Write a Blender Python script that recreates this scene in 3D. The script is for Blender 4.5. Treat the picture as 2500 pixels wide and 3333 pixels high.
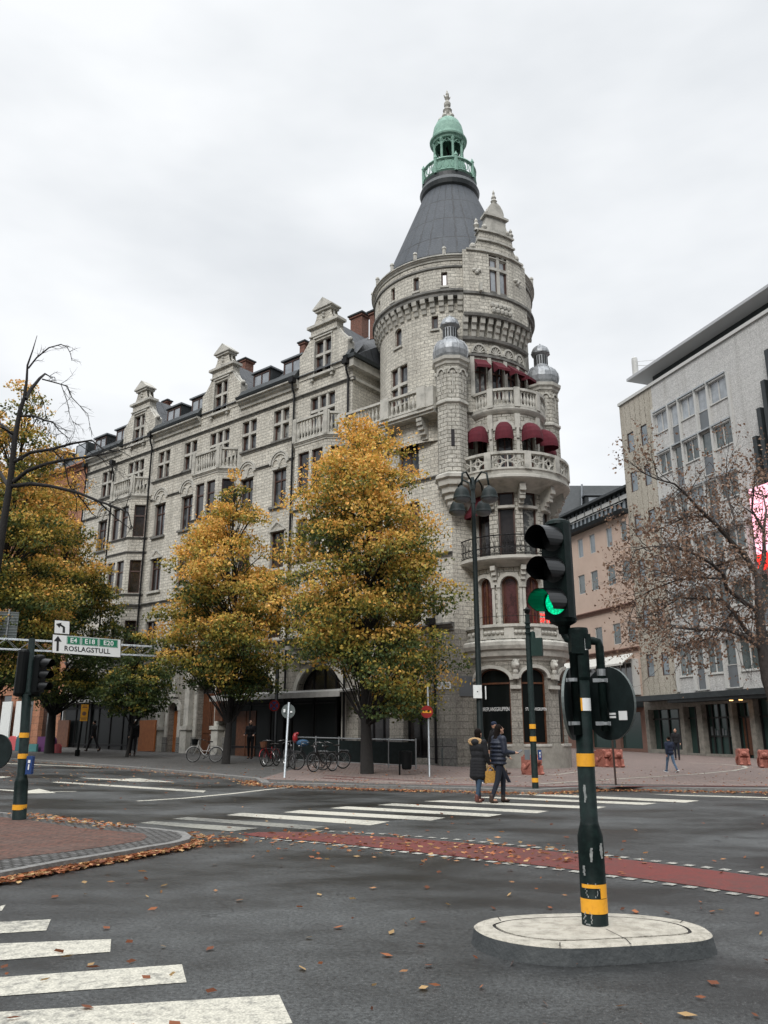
import bpy, bmesh, math, random
import numpy as np
from mathutils import Vector, Matrix, Euler
R=math.radians; PI=math.pi
random.seed(7); rng=np.random.default_rng(7)
for o in list(bpy.data.objects): bpy.data.objects.remove(o,do_unlink=True)
sc=bpy.context.scene; COL=sc.collection
# ---------------------------------------------------------------- camera
HC=1.5; PITCH=R(15.5); FPX=2611.0
cd=bpy.data.cameras.new('camera'); cam=bpy.data.objects.new('camera',cd); COL.objects.link(cam)
cd.sensor_fit='VERTICAL'; cd.sensor_height=36; cd.sensor_width=27; cd.lens=FPX/3333*36
cd.clip_start=.1; cd.clip_end=2000
cam.location=(0,0,HC); cam.rotation_euler=(R(90)+PITCH,0,0); sc.camera=cam
# ---------------------------------------------------------------- world and sun
W=bpy.data.worlds.new('World'); sc.world=W; W.use_nodes=True
nt=W.node_tree; N=nt.nodes; L=nt.links; N.clear()
def nn(t,**k):
    n=N.new(t)
    for a,b in k.items(): setattr(n,a,b)
    return n
sky=nn('ShaderNodeTexSky',sky_type='NISHITA',sun_disc=False); sky.sun_elevation=R(42); sky.sun_rotation=R(200)
tc=nn('ShaderNodeTexCoord'); mp=nn('ShaderNodeMapping'); mp.inputs['Scale'].default_value=(1.0,1.0,2.6); mp.inputs['Rotation'].default_value=(0,R(12),R(20))
L.new(tc.outputs['Generated'],mp.inputs[0])
no=nn('ShaderNodeTexNoise'); no.inputs['Scale'].default_value=1.7; no.inputs['Detail'].default_value=5; no.inputs['Roughness'].default_value=.5
L.new(mp.outputs[0],no.inputs['Vector'])
cr=nn('ShaderNodeValToRGB'); e=cr.color_ramp.elements
e[0].position=.34; e[0].color=(.54,.565,.592,1); e[1].position=.60; e[1].color=(.735,.75,.765,1)
L.new(no.outputs['Fac'],cr.inputs[0])
sx=nn('ShaderNodeSeparateXYZ'); L.new(tc.outputs['Generated'],sx.inputs[0])
zen=nn('ShaderNodeMapRange'); zen.inputs['From Min'].default_value=.77; zen.inputs['From Max'].default_value=1.0; zen.inputs['To Min'].default_value=1.0; zen.inputs['To Max'].default_value=5.5
L.new(sx.outputs['Z'],zen.inputs['Value'])
mul=nn('ShaderNodeVectorMath',operation='SCALE'); L.new(cr.outputs[0],mul.inputs[0]); L.new(zen.outputs[0],mul.inputs['Scale'])
# the low sky behind the photographer is shut off by the street's other houses
lowz=nn('ShaderNodeMapRange'); lowz.inputs['From Min'].default_value=.30; lowz.inputs['From Max'].default_value=.55; lowz.inputs['To Min'].default_value=.10; lowz.inputs['To Max'].default_value=1.0; L.new(sx.outputs['Z'],lowz.inputs['Value'])
back_=nn('ShaderNodeMapRange'); back_.inputs['From Min'].default_value=-.35; back_.inputs['From Max'].default_value=.05; back_.inputs['To Min'].default_value=0; back_.inputs['To Max'].default_value=1.0; L.new(sx.outputs['Y'],back_.inputs['Value'])
mxm=nn('ShaderNodeMath',operation='MAXIMUM'); L.new(lowz.outputs[0],mxm.inputs[0]); L.new(back_.outputs[0],mxm.inputs[1])
zz_=nn('ShaderNodeMath',operation='MULTIPLY'); L.new(zen.outputs[0],zz_.inputs[0]); L.new(mxm.outputs[0],zz_.inputs[1]); L.new(zz_.outputs[0],mul.inputs['Scale'])
bg1=nn('ShaderNodeBackground'); L.new(sky.outputs[0],bg1.inputs[0]); bg1.inputs[1].default_value=.06
bg2=nn('ShaderNodeBackground'); L.new(mul.outputs[0],bg2.inputs[0]); bg2.inputs[1].default_value=1.0
mx=nn('ShaderNodeMixShader'); mx.inputs[0].default_value=.93
wo=nn('ShaderNodeOutputWorld'); L.new(bg1.outputs[0],mx.inputs[1]); L.new(bg2.outputs[0],mx.inputs[2]); L.new(mx.outputs[0],wo.inputs[0])
sd=bpy.data.lights.new('sun','SUN'); sun=bpy.data.objects.new('sun',sd); COL.objects.link(sun)
sd.energy=1.6; sd.angle=R(25); sd.color=(1,.98,.95)
# light comes from behind the camera, a little from the left, high
sun.rotation_euler=Euler((R(48),0,R(-20)))
sc.view_settings.view_transform='Standard'; sc.view_settings.look='None'; sc.view_settings.exposure=.50; sc.view_settings.gamma=1
# ---------------------------------------------------------------- measuring helpers
K=2500/1659
def ray(x,y):
    u=x-1250; v=y-1666.5
    return (u,FPX*math.cos(PITCH)+v*math.sin(PITCH),FPX*math.sin(PITCH)-v*math.cos(PITCH))
def gz(X,Y):
    s=(X-3.11)*-.772+(Y-35.5)*.636
    return .016*max(0,s+5)
def G(x,y,dz=0.0):          # point of the terrain seen at native (x,y)
    r=ray(x,y); z=0
    for i in range(30):
        t=(z+dz-HC)/min(r[2],-1e-3); X,Y=r[0]*t,r[1]*t; z=.5*z+.5*gz(X,Y)
    return (X,Y,gz(X,Y)+dz)
def g(x,y,dz=0.0): return G(x*K,y*K,dz)
def AY(x,y,Y):
    r=ray(x,y); t=Y/r[1]; return Vector((r[0]*t,Y,HC+r[2]*t))
# ---------------------------------------------------------------- mesh builder
class MB:
    def __init__(s): s.v=[]; s.f=[]; s.uv=[]; s.mi=[]
    def face(s,pts,mi=0,uv=None):
        n=len(s.v); s.v+= [tuple(p) for p in pts]; s.f.append(tuple(range(n,n+len(pts)))); s.mi.append(mi)
        s.uv.append(uv if uv else [(p[0]+p[1],p[2]) for p in pts])
    def box(s,c,d,rz=0,mi=0,M=None):
        hx,hy,hz=d[0]/2,d[1]/2,d[2]/2
        m=Matrix.Translation(c)@(M.to_4x4() if M else Matrix.Rotation(rz,4,'Z'))
        P=[m@Vector((x,y,z)) for z in(-hz,hz) for y in(-hy,hy) for x in(-hx,hx)]
        for q in((0,1,5,4),(1,3,7,5),(3,2,6,7),(2,0,4,6),(4,5,7,6),(2,3,1,0)):
            a,b,c2,d2=[P[i] for i in q]
            if q==(4,5,7,6) or q==(2,3,1,0): s.face([a,b,c2,d2],mi,[(p.x,p.y) for p in(a,b,c2,d2)])
            else:
                w=(b-a).length; h=(d2-a).length; u0=a.x*.7+a.y*.7
                s.face([a,b,c2,d2],mi,[(u0,a.z),(u0+w,a.z),(u0+w,a.z+h),(u0,a.z+h)])
    def tube(s,pts,rad,n=8,mi=0,cap=True,flat=1.0):
        pts=[Vector(p) for p in pts]; rad=[rad]*len(pts) if not hasattr(rad,'__len__') else rad
        rings=[]; up=Vector((0,0,1)); prev=None
        for i,p in enumerate(pts):
            t=(pts[min(i+1,len(pts)-1)]-pts[max(i-1,0)])
            if t.length<1e-9: t=Vector((0,0,1))
            t.normalize()
            if prev is None: a=t.orthogonal().normalized()
            else:
                a=prev-t*prev.dot(t)
                a=a.normalized() if a.length>1e-6 else t.orthogonal().normalized()
            prev=a; b=t.cross(a)
            rings.append([p+(a*math.cos(2*PI*k/n)+b*math.sin(2*PI*k/n)*flat)*rad[i] for k in range(n)])
        base=len(s.v); L0=0
        for r_ in rings: s.v+=[tuple(q) for q in r_]
        for i in range(len(rings)-1):
            L1=L0+(pts[i+1]-pts[i]).length
            for k in range(n):
                k2=(k+1)%n
                s.f.append((base+i*n+k,base+i*n+k2,base+(i+1)*n+k2,base+(i+1)*n+k)); s.mi.append(mi)
                c=2*PI*rad[i]/n
                s.uv.append([(k*c,L0),((k+1)*c,L0),((k+1)*c,L1),(k*c,L1)])
            L0=L1
        if cap:
            for i in(0,len(rings)-1):
                s.f.append(tuple(base+i*n+k for k in range(n))); s.mi.append(mi); s.uv.append([(0,0)]*n)
    def lathe(s,c,prof,n=16,mi=0,a0=0,a1=360,sx=1,sy=1,rot=0):
        full=abs(a1-a0)>=360; m=n if full else n+1
        base=len(s.v)
        for (r_,z) in prof:
            for k in range(m):
                a=R(a0+(a1-a0)*k/n+rot); s.v.append((c[0]+r_*math.sin(a)*sx,c[1]-r_*math.cos(a)*sy,(c[2] if len(c)>2 else 0)+z))
        for i in range(len(prof)-1):
            rr=max(prof[i][0],prof[i+1][0])
            dv=math.hypot(prof[i+1][0]-prof[i][0],prof[i+1][1]-prof[i][1])
            for k in range(n):
                k2=(k+1)%m if full else k+1
                s.f.append((base+i*m+k,base+i*m+k2,base+(i+1)*m+k2,base+(i+1)*m+k)); s.mi.append(mi)
                u0=R((a1-a0)/n*k)*rr; u1=R((a1-a0)/n*(k+1))*rr; z0=prof[i][1]
                s.uv.append([(u0,z0),(u1,z0),(u1,z0+dv),(u0,z0+dv)])
    def ell(s,c,r_,n=10,mi=0,M=None):
        base=len(s.v); m=n; k=max(4,n//2+1)
        for i in range(k+1):
            th=PI*i/k
            for j in range(m):
                ph=2*PI*j/m
                p=Vector((r_[0]*math.sin(th)*math.cos(ph),r_[1]*math.sin(th)*math.sin(ph),r_[2]*math.cos(th)))
                if M: p=M@p
                s.v.append((c[0]+p.x,c[1]+p.y,c[2]+p.z))
        for i in range(k):
            for j in range(m):
                s.f.append((base+i*m+j,base+i*m+(j+1)%m,base+(i+1)*m+(j+1)%m,base+(i+1)*m+j)); s.mi.append(mi)
                s.uv.append([(j/m,i/k)]*4)
    def prism(s,poly,z0,z1,mi=0,M=None):     # poly in xy, extruded in z, optional transform
        f=(lambda p:M@Vector(p)) if M else (lambda p:Vector(p))
        n=len(poly)
        s.face([f((p[0],p[1],z1)) for p in poly],mi,[(p[0],p[1]) for p in poly]); s.face([f((p[0],p[1],z0)) for p in reversed(poly)],mi,[(p[0],p[1]) for p in reversed(poly)])
        u=0
        for i in range(n):
            a,b=poly[i],poly[(i+1)%n]; w=math.hypot(b[0]-a[0],b[1]-a[1])
            s.face([f((a[0],a[1],z0)),f((b[0],b[1],z0)),f((b[0],b[1],z1)),f((a[0],a[1],z1))],mi,[(u,z0),(u+w,z0),(u+w,z1),(u,z1)]); u+=w
    def build(s,name,mats,parent=None,smooth=False,merge=False):
        me=bpy.data.meshes.new(name); me.from_pydata(s.v,[],s.f)
        ul=me.uv_layers.new(name='UVMap'); fl=[c for q in s.uv for p in q for c in p]; ul.data.foreach_set('uv',fl)
        if not isinstance(mats,(list,tuple)): mats=[mats]
        for m in mats: me.materials.append(m)
        me.polygons.foreach_set('material_index',s.mi)
        if merge:
            b=bmesh.new(); b.from_mesh(me); bmesh.ops.remove_doubles(b,verts=b.verts,dist=1e-4); b.to_mesh(me); b.free()
        if smooth: me.polygons.foreach_set('use_smooth',[True]*len(me.polygons))
        me.update(); o=bpy.data.objects.new(name,me); COL.objects.link(o)
        if parent: setpar(o,parent)
        return o
def setpar(o,p):
    o.parent=p; o.matrix_parent_inverse=p_world(p).inverted()
def p_world(p):
    m=Matrix.LocRotScale(p.location,p.rotation_euler,p.scale)
    if p.parent: m=p_world(p.parent)@p.matrix_parent_inverse@m
    return m
def thing(name,label,cat,loc=(0,0,0),rz=0,group=None):
    o=bpy.data.objects.new(name,None); COL.objects.link(o); o.location=loc; o.rotation_euler=(0,0,rz); o.empty_display_size=.2
    return tag(o,label,cat,group)
def tag(o,label,cat,group=None,kind=None):
    if label: o['label']=label
    if cat: o['category']=cat
    if group: o['group']=group
    if kind: o['kind']=kind
    return o
def struct(o): o['kind']='structure'; return o
def dup(root,loc=None,rz=None,label=None):
    def cp(o,par):
        c=o.copy(); COL.objects.link(c); c.parent=par
        for ch in list(o.children): cp(ch,c)
        return c
    r_=cp(root,None)
    if loc is not None: r_.location=loc
    if rz is not None: r_.rotation_euler=(0,0,rz)
    if label: r_['label']=label
    return r_
# local builder: parts of a moveable thing are written in local coords and simply parented
def lpart(mb,name,mats,parent,smooth=False):
    o=mb.build(name,mats,None,smooth); o.parent=parent; return o
# ---------------------------------------------------------------- maps (s along wall, z up, o outward)
class Flat:
    step=None
    def __init__(s,p0,d,n): s.p=Vector((p0[0],p0[1],0)); s.d=Vector((d[0],d[1],0)).normalized(); s.n=Vector((n[0],n[1],0)).normalized()
    def __call__(s,a,z,o=0):
        q=s.p+s.d*a+s.n*o; return Vector((q.x,q.y,z))
class Cyl:
    def __init__(s,c,r_,step=7): s.c=c; s.r=r_; s.step=r_*R(step)
    def __call__(s,a,z,o=0):
        f=a/s.r; return Vector((s.c[0]+(s.r+o)*math.sin(f),s.c[1]-(s.r+o)*math.cos(f),z))
    def S(s,deg): return R(deg)*s.r
def cuts(m,a,b,extra=()):
    L_=sorted({a,b}|{x for x in extra if a<x<b}); out=[L_[0]]
    for i in range(len(L_)-1):
        k=1 if not m.step else max(1,int(math.ceil((L_[i+1]-L_[i])/m.step-1e-6)))
        for j in range(1,k+1): out.append(L_[i]+(L_[i+1]-L_[i])*j/k)
    return out
def wall(mb,m,s0,s1,z0,z1,holes=(),dep=.25,mi=0,o=0,rm=None):
    """holes: (a,b,c,d,rise) rise>0 gives an arched top"""
    rm=mi if rm is None else rm
    xs=cuts(m,s0,s1,[h[0] for h in holes]+[h[1] for h in holes])
    zs=sorted({z0,z1}|{h[2] for h in holes if z0<h[2]<z1}|{h[3] for h in holes if z0<h[3]<z1})
    E_=1e-6
    for i in range(len(xs)-1):
        col=[h for h in holes if h[0]-E_<=xs[i] and h[1]+E_>=xs[i+1]]
        j=0
        while j<len(zs)-1:
            inside=any(h[2]-E_<=zs[j] and h[3]+E_>=zs[j+1] for h in col)
            if inside: j+=1; continue
            k=j+1
            while k<len(zs)-1 and not any(h[2]-E_<=zs[k] and h[3]+E_>=zs[k+1] for h in col): k+=1
            a,b,c,d=xs[i],xs[i+1],zs[j],zs[k]
            mb.face([m(a,c,o),m(b,c,o),m(b,d,o),m(a,d,o)],mi,[(a,c),(b,c),(b,d),(a,d)]); j=k
    for h in holes:
        a,b,c,d=h[:4]; rise=h[4] if len(h)>4 else 0
        for x in(a,b):
            mb.face([m(x,c,o),m(x,c,o-dep),m(x,d-rise,o-dep),m(x,d-rise,o)],rm,[(0,c),(dep,c),(dep,d-rise),(0,d-rise)])
        q=cuts(m,a,b)
        for i in range(len(q)-1):
            mb.face([m(q[i],c,o),m(q[i+1],c,o),m(q[i+1],c,o-dep),m(q[i],c,o-dep)],rm,[(q[i],0),(q[i+1],0),(q[i+1],dep),(q[i],dep)])
        n=14 if rise>0 else len(q)-1
        w=(b-a)/2; cxx=(a+b)/2
        for i in range(n):
            if rise>0:
                xa=cxx-w*math.cos(PI*i/n); xb=cxx-w*math.cos(PI*(i+1)/n)
                za=d-rise+rise*math.sin(PI*i/n); zb=d-rise+rise*math.sin(PI*(i+1)/n)
                mb.face([m(xa,za,o),m(xb,zb,o),m(xb,d,o),m(xa,d,o)],mi,[(xa,za),(xb,zb),(xb,d),(xa,d)])
            else: xa,xb=q[i],q[i+1]; za=zb=d
            mb.face([m(xa,za,o),m(xb,zb,o),m(xb,zb,o-dep),m(xa,za,o-dep)],rm,[(xa,0),(xb,0),(xb,dep),(xa,dep)])
def mbox(mb,m,s0,s1,z0,z1,o0,o1,mi=0):
    q=cuts(m,s0,s1)
    for i in range(len(q)-1):
        a,b=q[i],q[i+1]
        mb.face([m(a,z0,o1),m(b,z0,o1),m(b,z1,o1),m(a,z1,o1)],mi,[(a,z0),(b,z0),(b,z1),(a,z1)])
        mb.face([m(a,z0,o0),m(b,z0,o0),m(b,z1,o0),m(a,z1,o0)],mi,[(a,z0),(b,z0),(b,z1),(a,z1)])
        for z in(z0,z1): mb.face([m(a,z,o0),m(b,z,o0),m(b,z,o1),m(a,z,o1)],mi,[(a,o0),(b,o0),(b,o1),(a,o1)])
    for x in(s0,s1): mb.face([m(x,z0,o0),m(x,z0,o1),m(x,z1,o1),m(x,z1,o0)],mi,[(o0,z0),(o1,z0),(o1,z1),(o0,z1)])
def prof(mb,m,s0,s1,pts,mi=0,close=True,caps=True):   # pts [(o,z)...] swept along s
    q=cuts(m,s0,s1); P=pts+[pts[0]] if close else pts
    for j in range(len(P)-1):
        (oa,za),(ob,zb)=P[j],P[j+1]; dl=math.hypot(ob-oa,zb-za)
        for i in range(len(q)-1):
            a,b=q[i],q[i+1]
            mb.face([m(a,za,oa),m(b,za,oa),m(b,zb,ob),m(a,zb,ob)],mi,[(a,za),(b,za),(b,za+dl),(a,za+dl)])
    if caps and close:
        for x in(s0,s1): mb.face([m(x,z,o_) for o_,z in pts],mi,[(o_,z) for o_,z in pts])
def cornice(mb,m,s0,s1,z,h,p,mi=0):   # classic moulding, bottom z, height h, projection p
    prof(mb,m,s0,s1,[(-.05,z),(p*.25,z),(p*.3,z+h*.3),(p*.65,z+h*.5),(p*.7,z+h*.7),(p,z+h*.75),(p,z+h*.93),(p*.9,z+h),(-.05,z+h)],mi)
def archtrim(mb,m,cx,zs,w,rise,t,o0,o1,mi=0,n=16,a0=0,a1=180):
    P=[]
    for i in range(n+1):
        a=R(a0+(a1-a0)*i/n); P.append((cx-w*math.cos(a),zs+rise*math.sin(a),cx-(w+t)*math.cos(a),zs+(rise+t)*math.sin(a)))
    for i in range(n):
        A,B_=P[i],P[i+1]
        for o_ in(o1,): mb.face([m(A[0],A[1],o_),m(B_[0],B_[1],o_),m(B_[2],B_[3],o_),m(A[2],A[3],o_)],mi,[(A[0],A[1]),(B_[0],B_[1]),(B_[2],B_[3]),(A[2],A[3])])
        mb.face([m(A[0],A[1],o0),m(B_[0],B_[1],o0),m(B_[0],B_[1],o1),m(A[0],A[1],o1)],mi)
        mb.face([m(A[2],A[3],o0),m(B_[2],B_[3],o0),m(B_[2],B_[3],o1),m(A[2],A[3],o1)],mi)
BAL=[(.055,0),(.055,.06),(.03,.1),(.06,.28),(.065,.36),(.03,.62),(.028,.74),(.05,.8),(.05,.9)]
def balus(mb,m,s0,s1,z0,h,o,sp=.24,mi=0,th=.16,n=6):
    mbox(mb,m,s0,s1,z0,z0+.1,o-th/2,o+th/2,mi); mbox(mb,m,s0,s1,z0+h-.12,z0+h,o-th/2-.03,o+th/2+.03,mi)
    k=max(1,int(round((s1-s0)/sp))); hh=(h-.22)/.9
    for i in range(k):
        p=m(s0+(s1-s0)*(i+.5)/k,z0+.1,o); mb.lathe(p,[(r_*1.15,z*hh) for r_,z in BAL],n,mi)
def window(par,m,a,b,c,d,dep=.22,cols=2,tr=(),fm='brown',rise=0,cross=None,mi_glass='glass',bar=.07,crossw=.16):
    """tr: transom heights as fractions; cross: None or (n lights) with stone mullions"""
    fb=MB(); o0,o1=-dep,-dep+.07
    for x0,x1 in((a,a+bar),(b-bar,b)): mbox(fb,m,x0,x1,c,d-rise*.8,o0,o1)
    mbox(fb,m,a+bar,b-bar,c,c+bar,o0,o1)
    if rise>0: archtrim(fb,m,(a+b)/2,d-rise,(b-a)/2-bar,rise-bar,bar,o0,o1,n=10)
    else: mbox(fb,m,a+bar,b-bar,d-bar,d,o0,o1)
    n=cross or cols
    for i in range(1,n):
        x=a+(b-a)*i/n
        if cross: mbox(fb,m,x-crossw/2,x+crossw/2,c,d,-dep,-.04,1)
        else: mbox(fb,m,x-bar*.5,x+bar*.5,c+bar,d-bar-(0 if rise==0 else .0),o0,o1+.004)
    for t in tr:
        z=c+(d-c)*t
        if cross: mbox(fb,m,a,b,z-crossw/2,z+crossw/2,-dep,-.03,1)
        else: mbox(fb,m,a+bar,b-bar,z-bar*.6,z+bar*.6,o0,o1+.008)
    if cross:   # thin brown casements beside the stone mullions
        for i in range(n):
            x0=a+(b-a)*i/n+(crossw/2 if i else bar); x1=a+(b-a)*(i+1)/n-(crossw/2 if i<n-1 else bar)
            for xx in(x0,x1-.045): mbox(fb,m,xx,xx+.045,c+bar,d-bar,o0,o1-.01)
    if mi_glass=='glass': mi_glass=random.choice(['glass','glass','glass_b','glass_c'])
    w=fb.build('window',[MAT[fm],MAT['trim']],par)
    gb=MB(); wall(gb,m,a+.01,b-.01,c+.01,d-.01,o=-dep+.02)
    gb.build('pane',MAT[mi_glass],w)
    return w
# ---------------------------------------------------------------- materials
MAT={}
def mk(name,col,rough=.8,metal=0,noise=None,bump=0,bscale=20,spec=.5,var=.0,coords='Object'):
    """noise=(scale,colour2,lo,hi)"""
    m=bpy.data.materials.new(name); m.use_nodes=True; t=m.node_tree; n=t.nodes; l=t.links; p=n['Principled BSDF']
    p.inputs['Roughness'].default_value=rough; p.inputs['Metallic'].default_value=metal; p.inputs['Specular IOR Level'].default_value=spec
    p.inputs['Base Color'].default_value=(*col,1); MAT[name]=m
    c=n.new('ShaderNodeTexCoord'); out=None
    if noise:
        x=n.new('ShaderNodeTexNoise'); x.inputs['Scale'].default_value=noise[0]; x.inputs['Detail'].default_value=7; x.inputs['Roughness'].default_value=.65
        l.new(c.outputs[coords],x.inputs['Vector'])
        r_=n.new('ShaderNodeValToRGB'); r_.color_ramp.elements[0].position=noise[2]; r_.color_ramp.elements[1].position=noise[3]
        r_.color_ramp.elements[0].color=(*col,1); r_.color_ramp.elements[1].color=(*noise[1],1)
        l.new(x.outputs['Fac'],r_.inputs[0]); l.new(r_.outputs[0],p.inputs['Base Color']); out=r_
    if bump:
        y=n.new('ShaderNodeTexNoise'); y.inputs['Scale'].default_value=bscale; y.inputs['Detail'].default_value=5; l.new(c.outputs[coords],y.inputs['Vector'])
        b=n.new('ShaderNodeBump'); b.inputs['Strength'].default_value=bump; b.inputs['Distance'].default_value=.02; l.new(y.outputs['Fac'],b.inputs['Height']); l.new(b.outputs[0],p.inputs['Normal'])
    return m
def masonry(name,c1,c2,mortar,bw,bh,ms=.018,stain=(.12,.11,.09),samt=.5,rough=.9,bump=.6,bscale=14,uv='UV',offset=.5,grime=True):
    m=bpy.data.materials.new(name); m.use_nodes=True; t=m.node_tree; n=t.nodes; l=t.links; p=n['Principled BSDF']; MAT[name]=m
    p.inputs['Roughness'].default_value=rough; p.inputs['Specular IOR Level'].default_value=.3
    c=n.new('ShaderNodeTexCoord')
    b=n.new('ShaderNodeTexBrick'); b.offset=offset; b.inputs['Color1'].default_value=(*c1,1); b.inputs['Color2'].default_value=(*c2,1); b.inputs['Mortar'].default_value=(*mortar,1)
    b.inputs['Scale'].default_value=1; b.inputs['Mortar Size'].default_value=ms; b.inputs['Mortar Smooth'].default_value=.3; b.inputs['Brick Width'].default_value=bw; b.inputs['Row Height'].default_value=bh; b.inputs['Bias'].default_value=-.1
    # wobble the joints a little
    w=n.new('ShaderNodeTexNoise'); w.inputs['Scale'].default_value=3.0; w.inputs['Detail'].default_value=3; l.new(c.outputs['Object'],w.inputs['Vector'])
    ws=n.new('ShaderNodeVectorMath'); ws.operation='SCALE'; ws.inputs['Scale'].default_value=bh*.13; 
    wsub=n.new('ShaderNodeVectorMath'); wsub.operation='SUBTRACT'; wsub.inputs[1].default_value=(.5,.5,.5); l.new(w.outputs['Color'],wsub.inputs[0]); l.new(wsub.outputs[0],ws.inputs[0])
    wa=n.new('ShaderNodeVectorMath'); wa.operation='ADD'; l.new(c.outputs[uv],wa.inputs[0]); l.new(ws.outputs[0],wa.inputs[1]); l.new(wa.outputs[0],b.inputs['Vector'])
    x=n.new('ShaderNodeTexNoise'); x.inputs['Scale'].default_value=.55; x.inputs['Detail'].default_value=9; x.inputs['Roughness'].default_value=.7; l.new(c.outputs['Object'],x.inputs['Vector'])
    r_=n.new('ShaderNodeValToRGB'); r_.color_ramp.elements[0].position=.42; r_.color_ramp.elements[1].position=.72; r_.color_ramp.elements[0].color=(0,0,0,1); r_.color_ramp.elements[1].color=(samt,samt,samt,1); l.new(x.outputs['Fac'],r_.inputs[0])
    mm=n.new('ShaderNodeMix'); mm.data_type='RGBA'; l.new(r_.outputs[0],mm.inputs[0]); l.new(b.outputs['Color'],mm.inputs[6]); mm.inputs[7].default_value=(*stain,1)
    # rain streaks of old soot
    sq=n.new('ShaderNodeMapping'); sq.inputs['Scale'].default_value=(1.6,1.6,.13); l.new(c.outputs['Object'],sq.inputs[0]); sn=n.new('ShaderNodeTexNoise'); sn.inputs['Scale'].default_value=1.0; sn.inputs['Detail'].default_value=6; l.new(sq.outputs[0],sn.inputs[0])
    sr=n.new('ShaderNodeMapRange'); sr.inputs['From Min'].default_value=.5; sr.inputs['From Max'].default_value=.72; sr.inputs['To Max'].default_value=.5 if grime else 0; l.new(sn.outputs[0],sr.inputs[0])
    mg=n.new('ShaderNodeMix'); mg.data_type='RGBA'; l.new(sr.outputs[0],mg.inputs[0]); l.new(mm.outputs[2],mg.inputs[6]); mg.inputs[7].default_value=(*stain,1); mm=mg
    # fine grain
    f=n.new('ShaderNodeTexNoise'); f.inputs['Scale'].default_value=bscale; f.inputs['Detail'].default_value=6; l.new(c.outputs['Object'],f.inputs['Vector'])
    fr=n.new('ShaderNodeMapRange'); fr.inputs['From Min'].default_value=.3; fr.inputs['From Max'].default_value=.7; fr.inputs['To Min'].default_value=.66; fr.inputs['To Max'].default_value=1.28; l.new(f.outputs['Fac'],fr.inputs[0])
    m2=n.new('ShaderNodeVectorMath'); m2.operation='SCALE'; l.new(mm.outputs[2],m2.inputs[0]); l.new(fr.outputs[0],m2.inputs['Scale']); l.new(m2.outputs[0],p.inputs['Base Color'])
    ad=n.new('ShaderNodeMath'); ad.operation='MULTIPLY_ADD'; l.new(b.outputs['Fac'],ad.inputs[0]); ad.inputs[1].default_value=-1.2; l.new(f.outputs['Fac'],ad.inputs[2])
    bu=n.new('ShaderNodeBump'); bu.inputs['Strength'].default_value=bump; bu.inputs['Distance'].default_value=.03; l.new(ad.outputs[0],bu.inputs['Height']); l.new(bu.outputs[0],p.inputs['Normal'])
    return m
masonry('stone',(.64,.61,.535),(.52,.495,.435),(.30,.287,.255),.46,.185,.014,samt=.4,stain=(.25,.235,.205))
masonry('stone_base_shaded',(.34,.32,.28),(.29,.275,.24),(.15,.14,.12),.62,.29,.012,samt=.5,stain=(.16,.15,.135))  # ground-floor stone, the trees' shade put into its darker colour
masonry('plinth',(.22,.215,.2),(.17,.168,.16),(.07,.07,.068),1.4,.5,.02,samt=.4,stain=(.1,.1,.1))
masonry('stone_small',(.54,.52,.465),(.43,.415,.37),(.15,.14,.115),.42,.2,.018,samt=.45,stain=(.18,.165,.14))
masonry('brick_red',(.24,.09,.062),(.18,.07,.05),(.2,.17,.14),.25,.085,.014,samt=.3,stain=(.1,.05,.04))
masonry('salmon',(.42,.20,.12),(.36,.17,.10),(.22,.12,.08),1.2,.45,.02,samt=.3,stain=(.2,.11,.08))
masonry('greypanel',(.52,.515,.50),(.49,.485,.475),(.40,.395,.385),1.15,.56,.014,samt=.22,stain=(.33,.32,.3),offset=0,bump=.15)
masonry('beigepanel',(.44,.405,.345),(.41,.38,.32),(.2,.18,.15),.62,3.4,.028,samt=.3,stain=(.3,.27,.22),offset=0,bump=.15)
masonry('slate',(.050,.054,.060),(.036,.040,.046),(.012,.013,.015),.62,1.3,.035,samt=.6,stain=(.10,.105,.11),rough=.55,bump=.35,offset=.37)
masonry('cobble',(.12,.118,.115),(.085,.083,.08),(.04,.038,.035),.12,.12,.02,samt=.4,stain=(.08,.075,.07),bump=1,uv='Object')
masonry('paver_red',(.12,.055,.04),(.09,.048,.037),(.055,.04,.033),.24,.12,.014,samt=.45,stain=(.09,.065,.055),bump=.5,uv='Object')
masonry('plaza',(.235,.175,.155),(.19,.15,.135),(.11,.09,.08),.3,.15,.012,samt=.5,stain=(.15,.125,.115),bump=.4,uv='Object')
masonry('pavement',(.095,.092,.088),(.075,.073,.07),(.05,.048,.046),.6,.4,.012,samt=.5,stain=(.07,.066,.06),bump=.4,uv='Object')
mk('trim',(.49,.475,.43),.9,noise=(2.2,(.24,.235,.21),.45,.75),bump=.35,bscale=12)
mk('bowplinth',(.30,.285,.25),.9,noise=(3,(.20,.19,.165),.4,.7),bump=.3,bscale=20)
mk('sooty',(.21,.205,.19),.9,noise=(2.5,(.09,.088,.082),.4,.68),bump=.4,bscale=12)
mk('trimdark',(.25,.235,.205),.9,noise=(3,(.13,.125,.11),.4,.7),bump=.4,bscale=12)
mk('rock',(.34,.32,.275),.95,noise=(6,(.15,.14,.12),.4,.7),bump=1,bscale=9)
mk('slabgrey',(.42,.43,.44),.7)
mk('copper',(.25,.42,.34),.75,noise=(5,(.14,.26,.21),.4,.75),bump=.3,bscale=15)
mk('lead',(.34,.355,.37),.5,metal=.35,noise=(5,(.16,.17,.18),.4,.75),bump=.3,bscale=9)
mk('roofmetal',(.014,.019,.021),.5,noise=(2,(.030,.036,.039),.4,.75),bump=.15,bscale=4)
mk('greymetal',(.16,.175,.19),.5,metal=.2,noise=(2,(.14,.15,.16),.4,.75))
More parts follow.
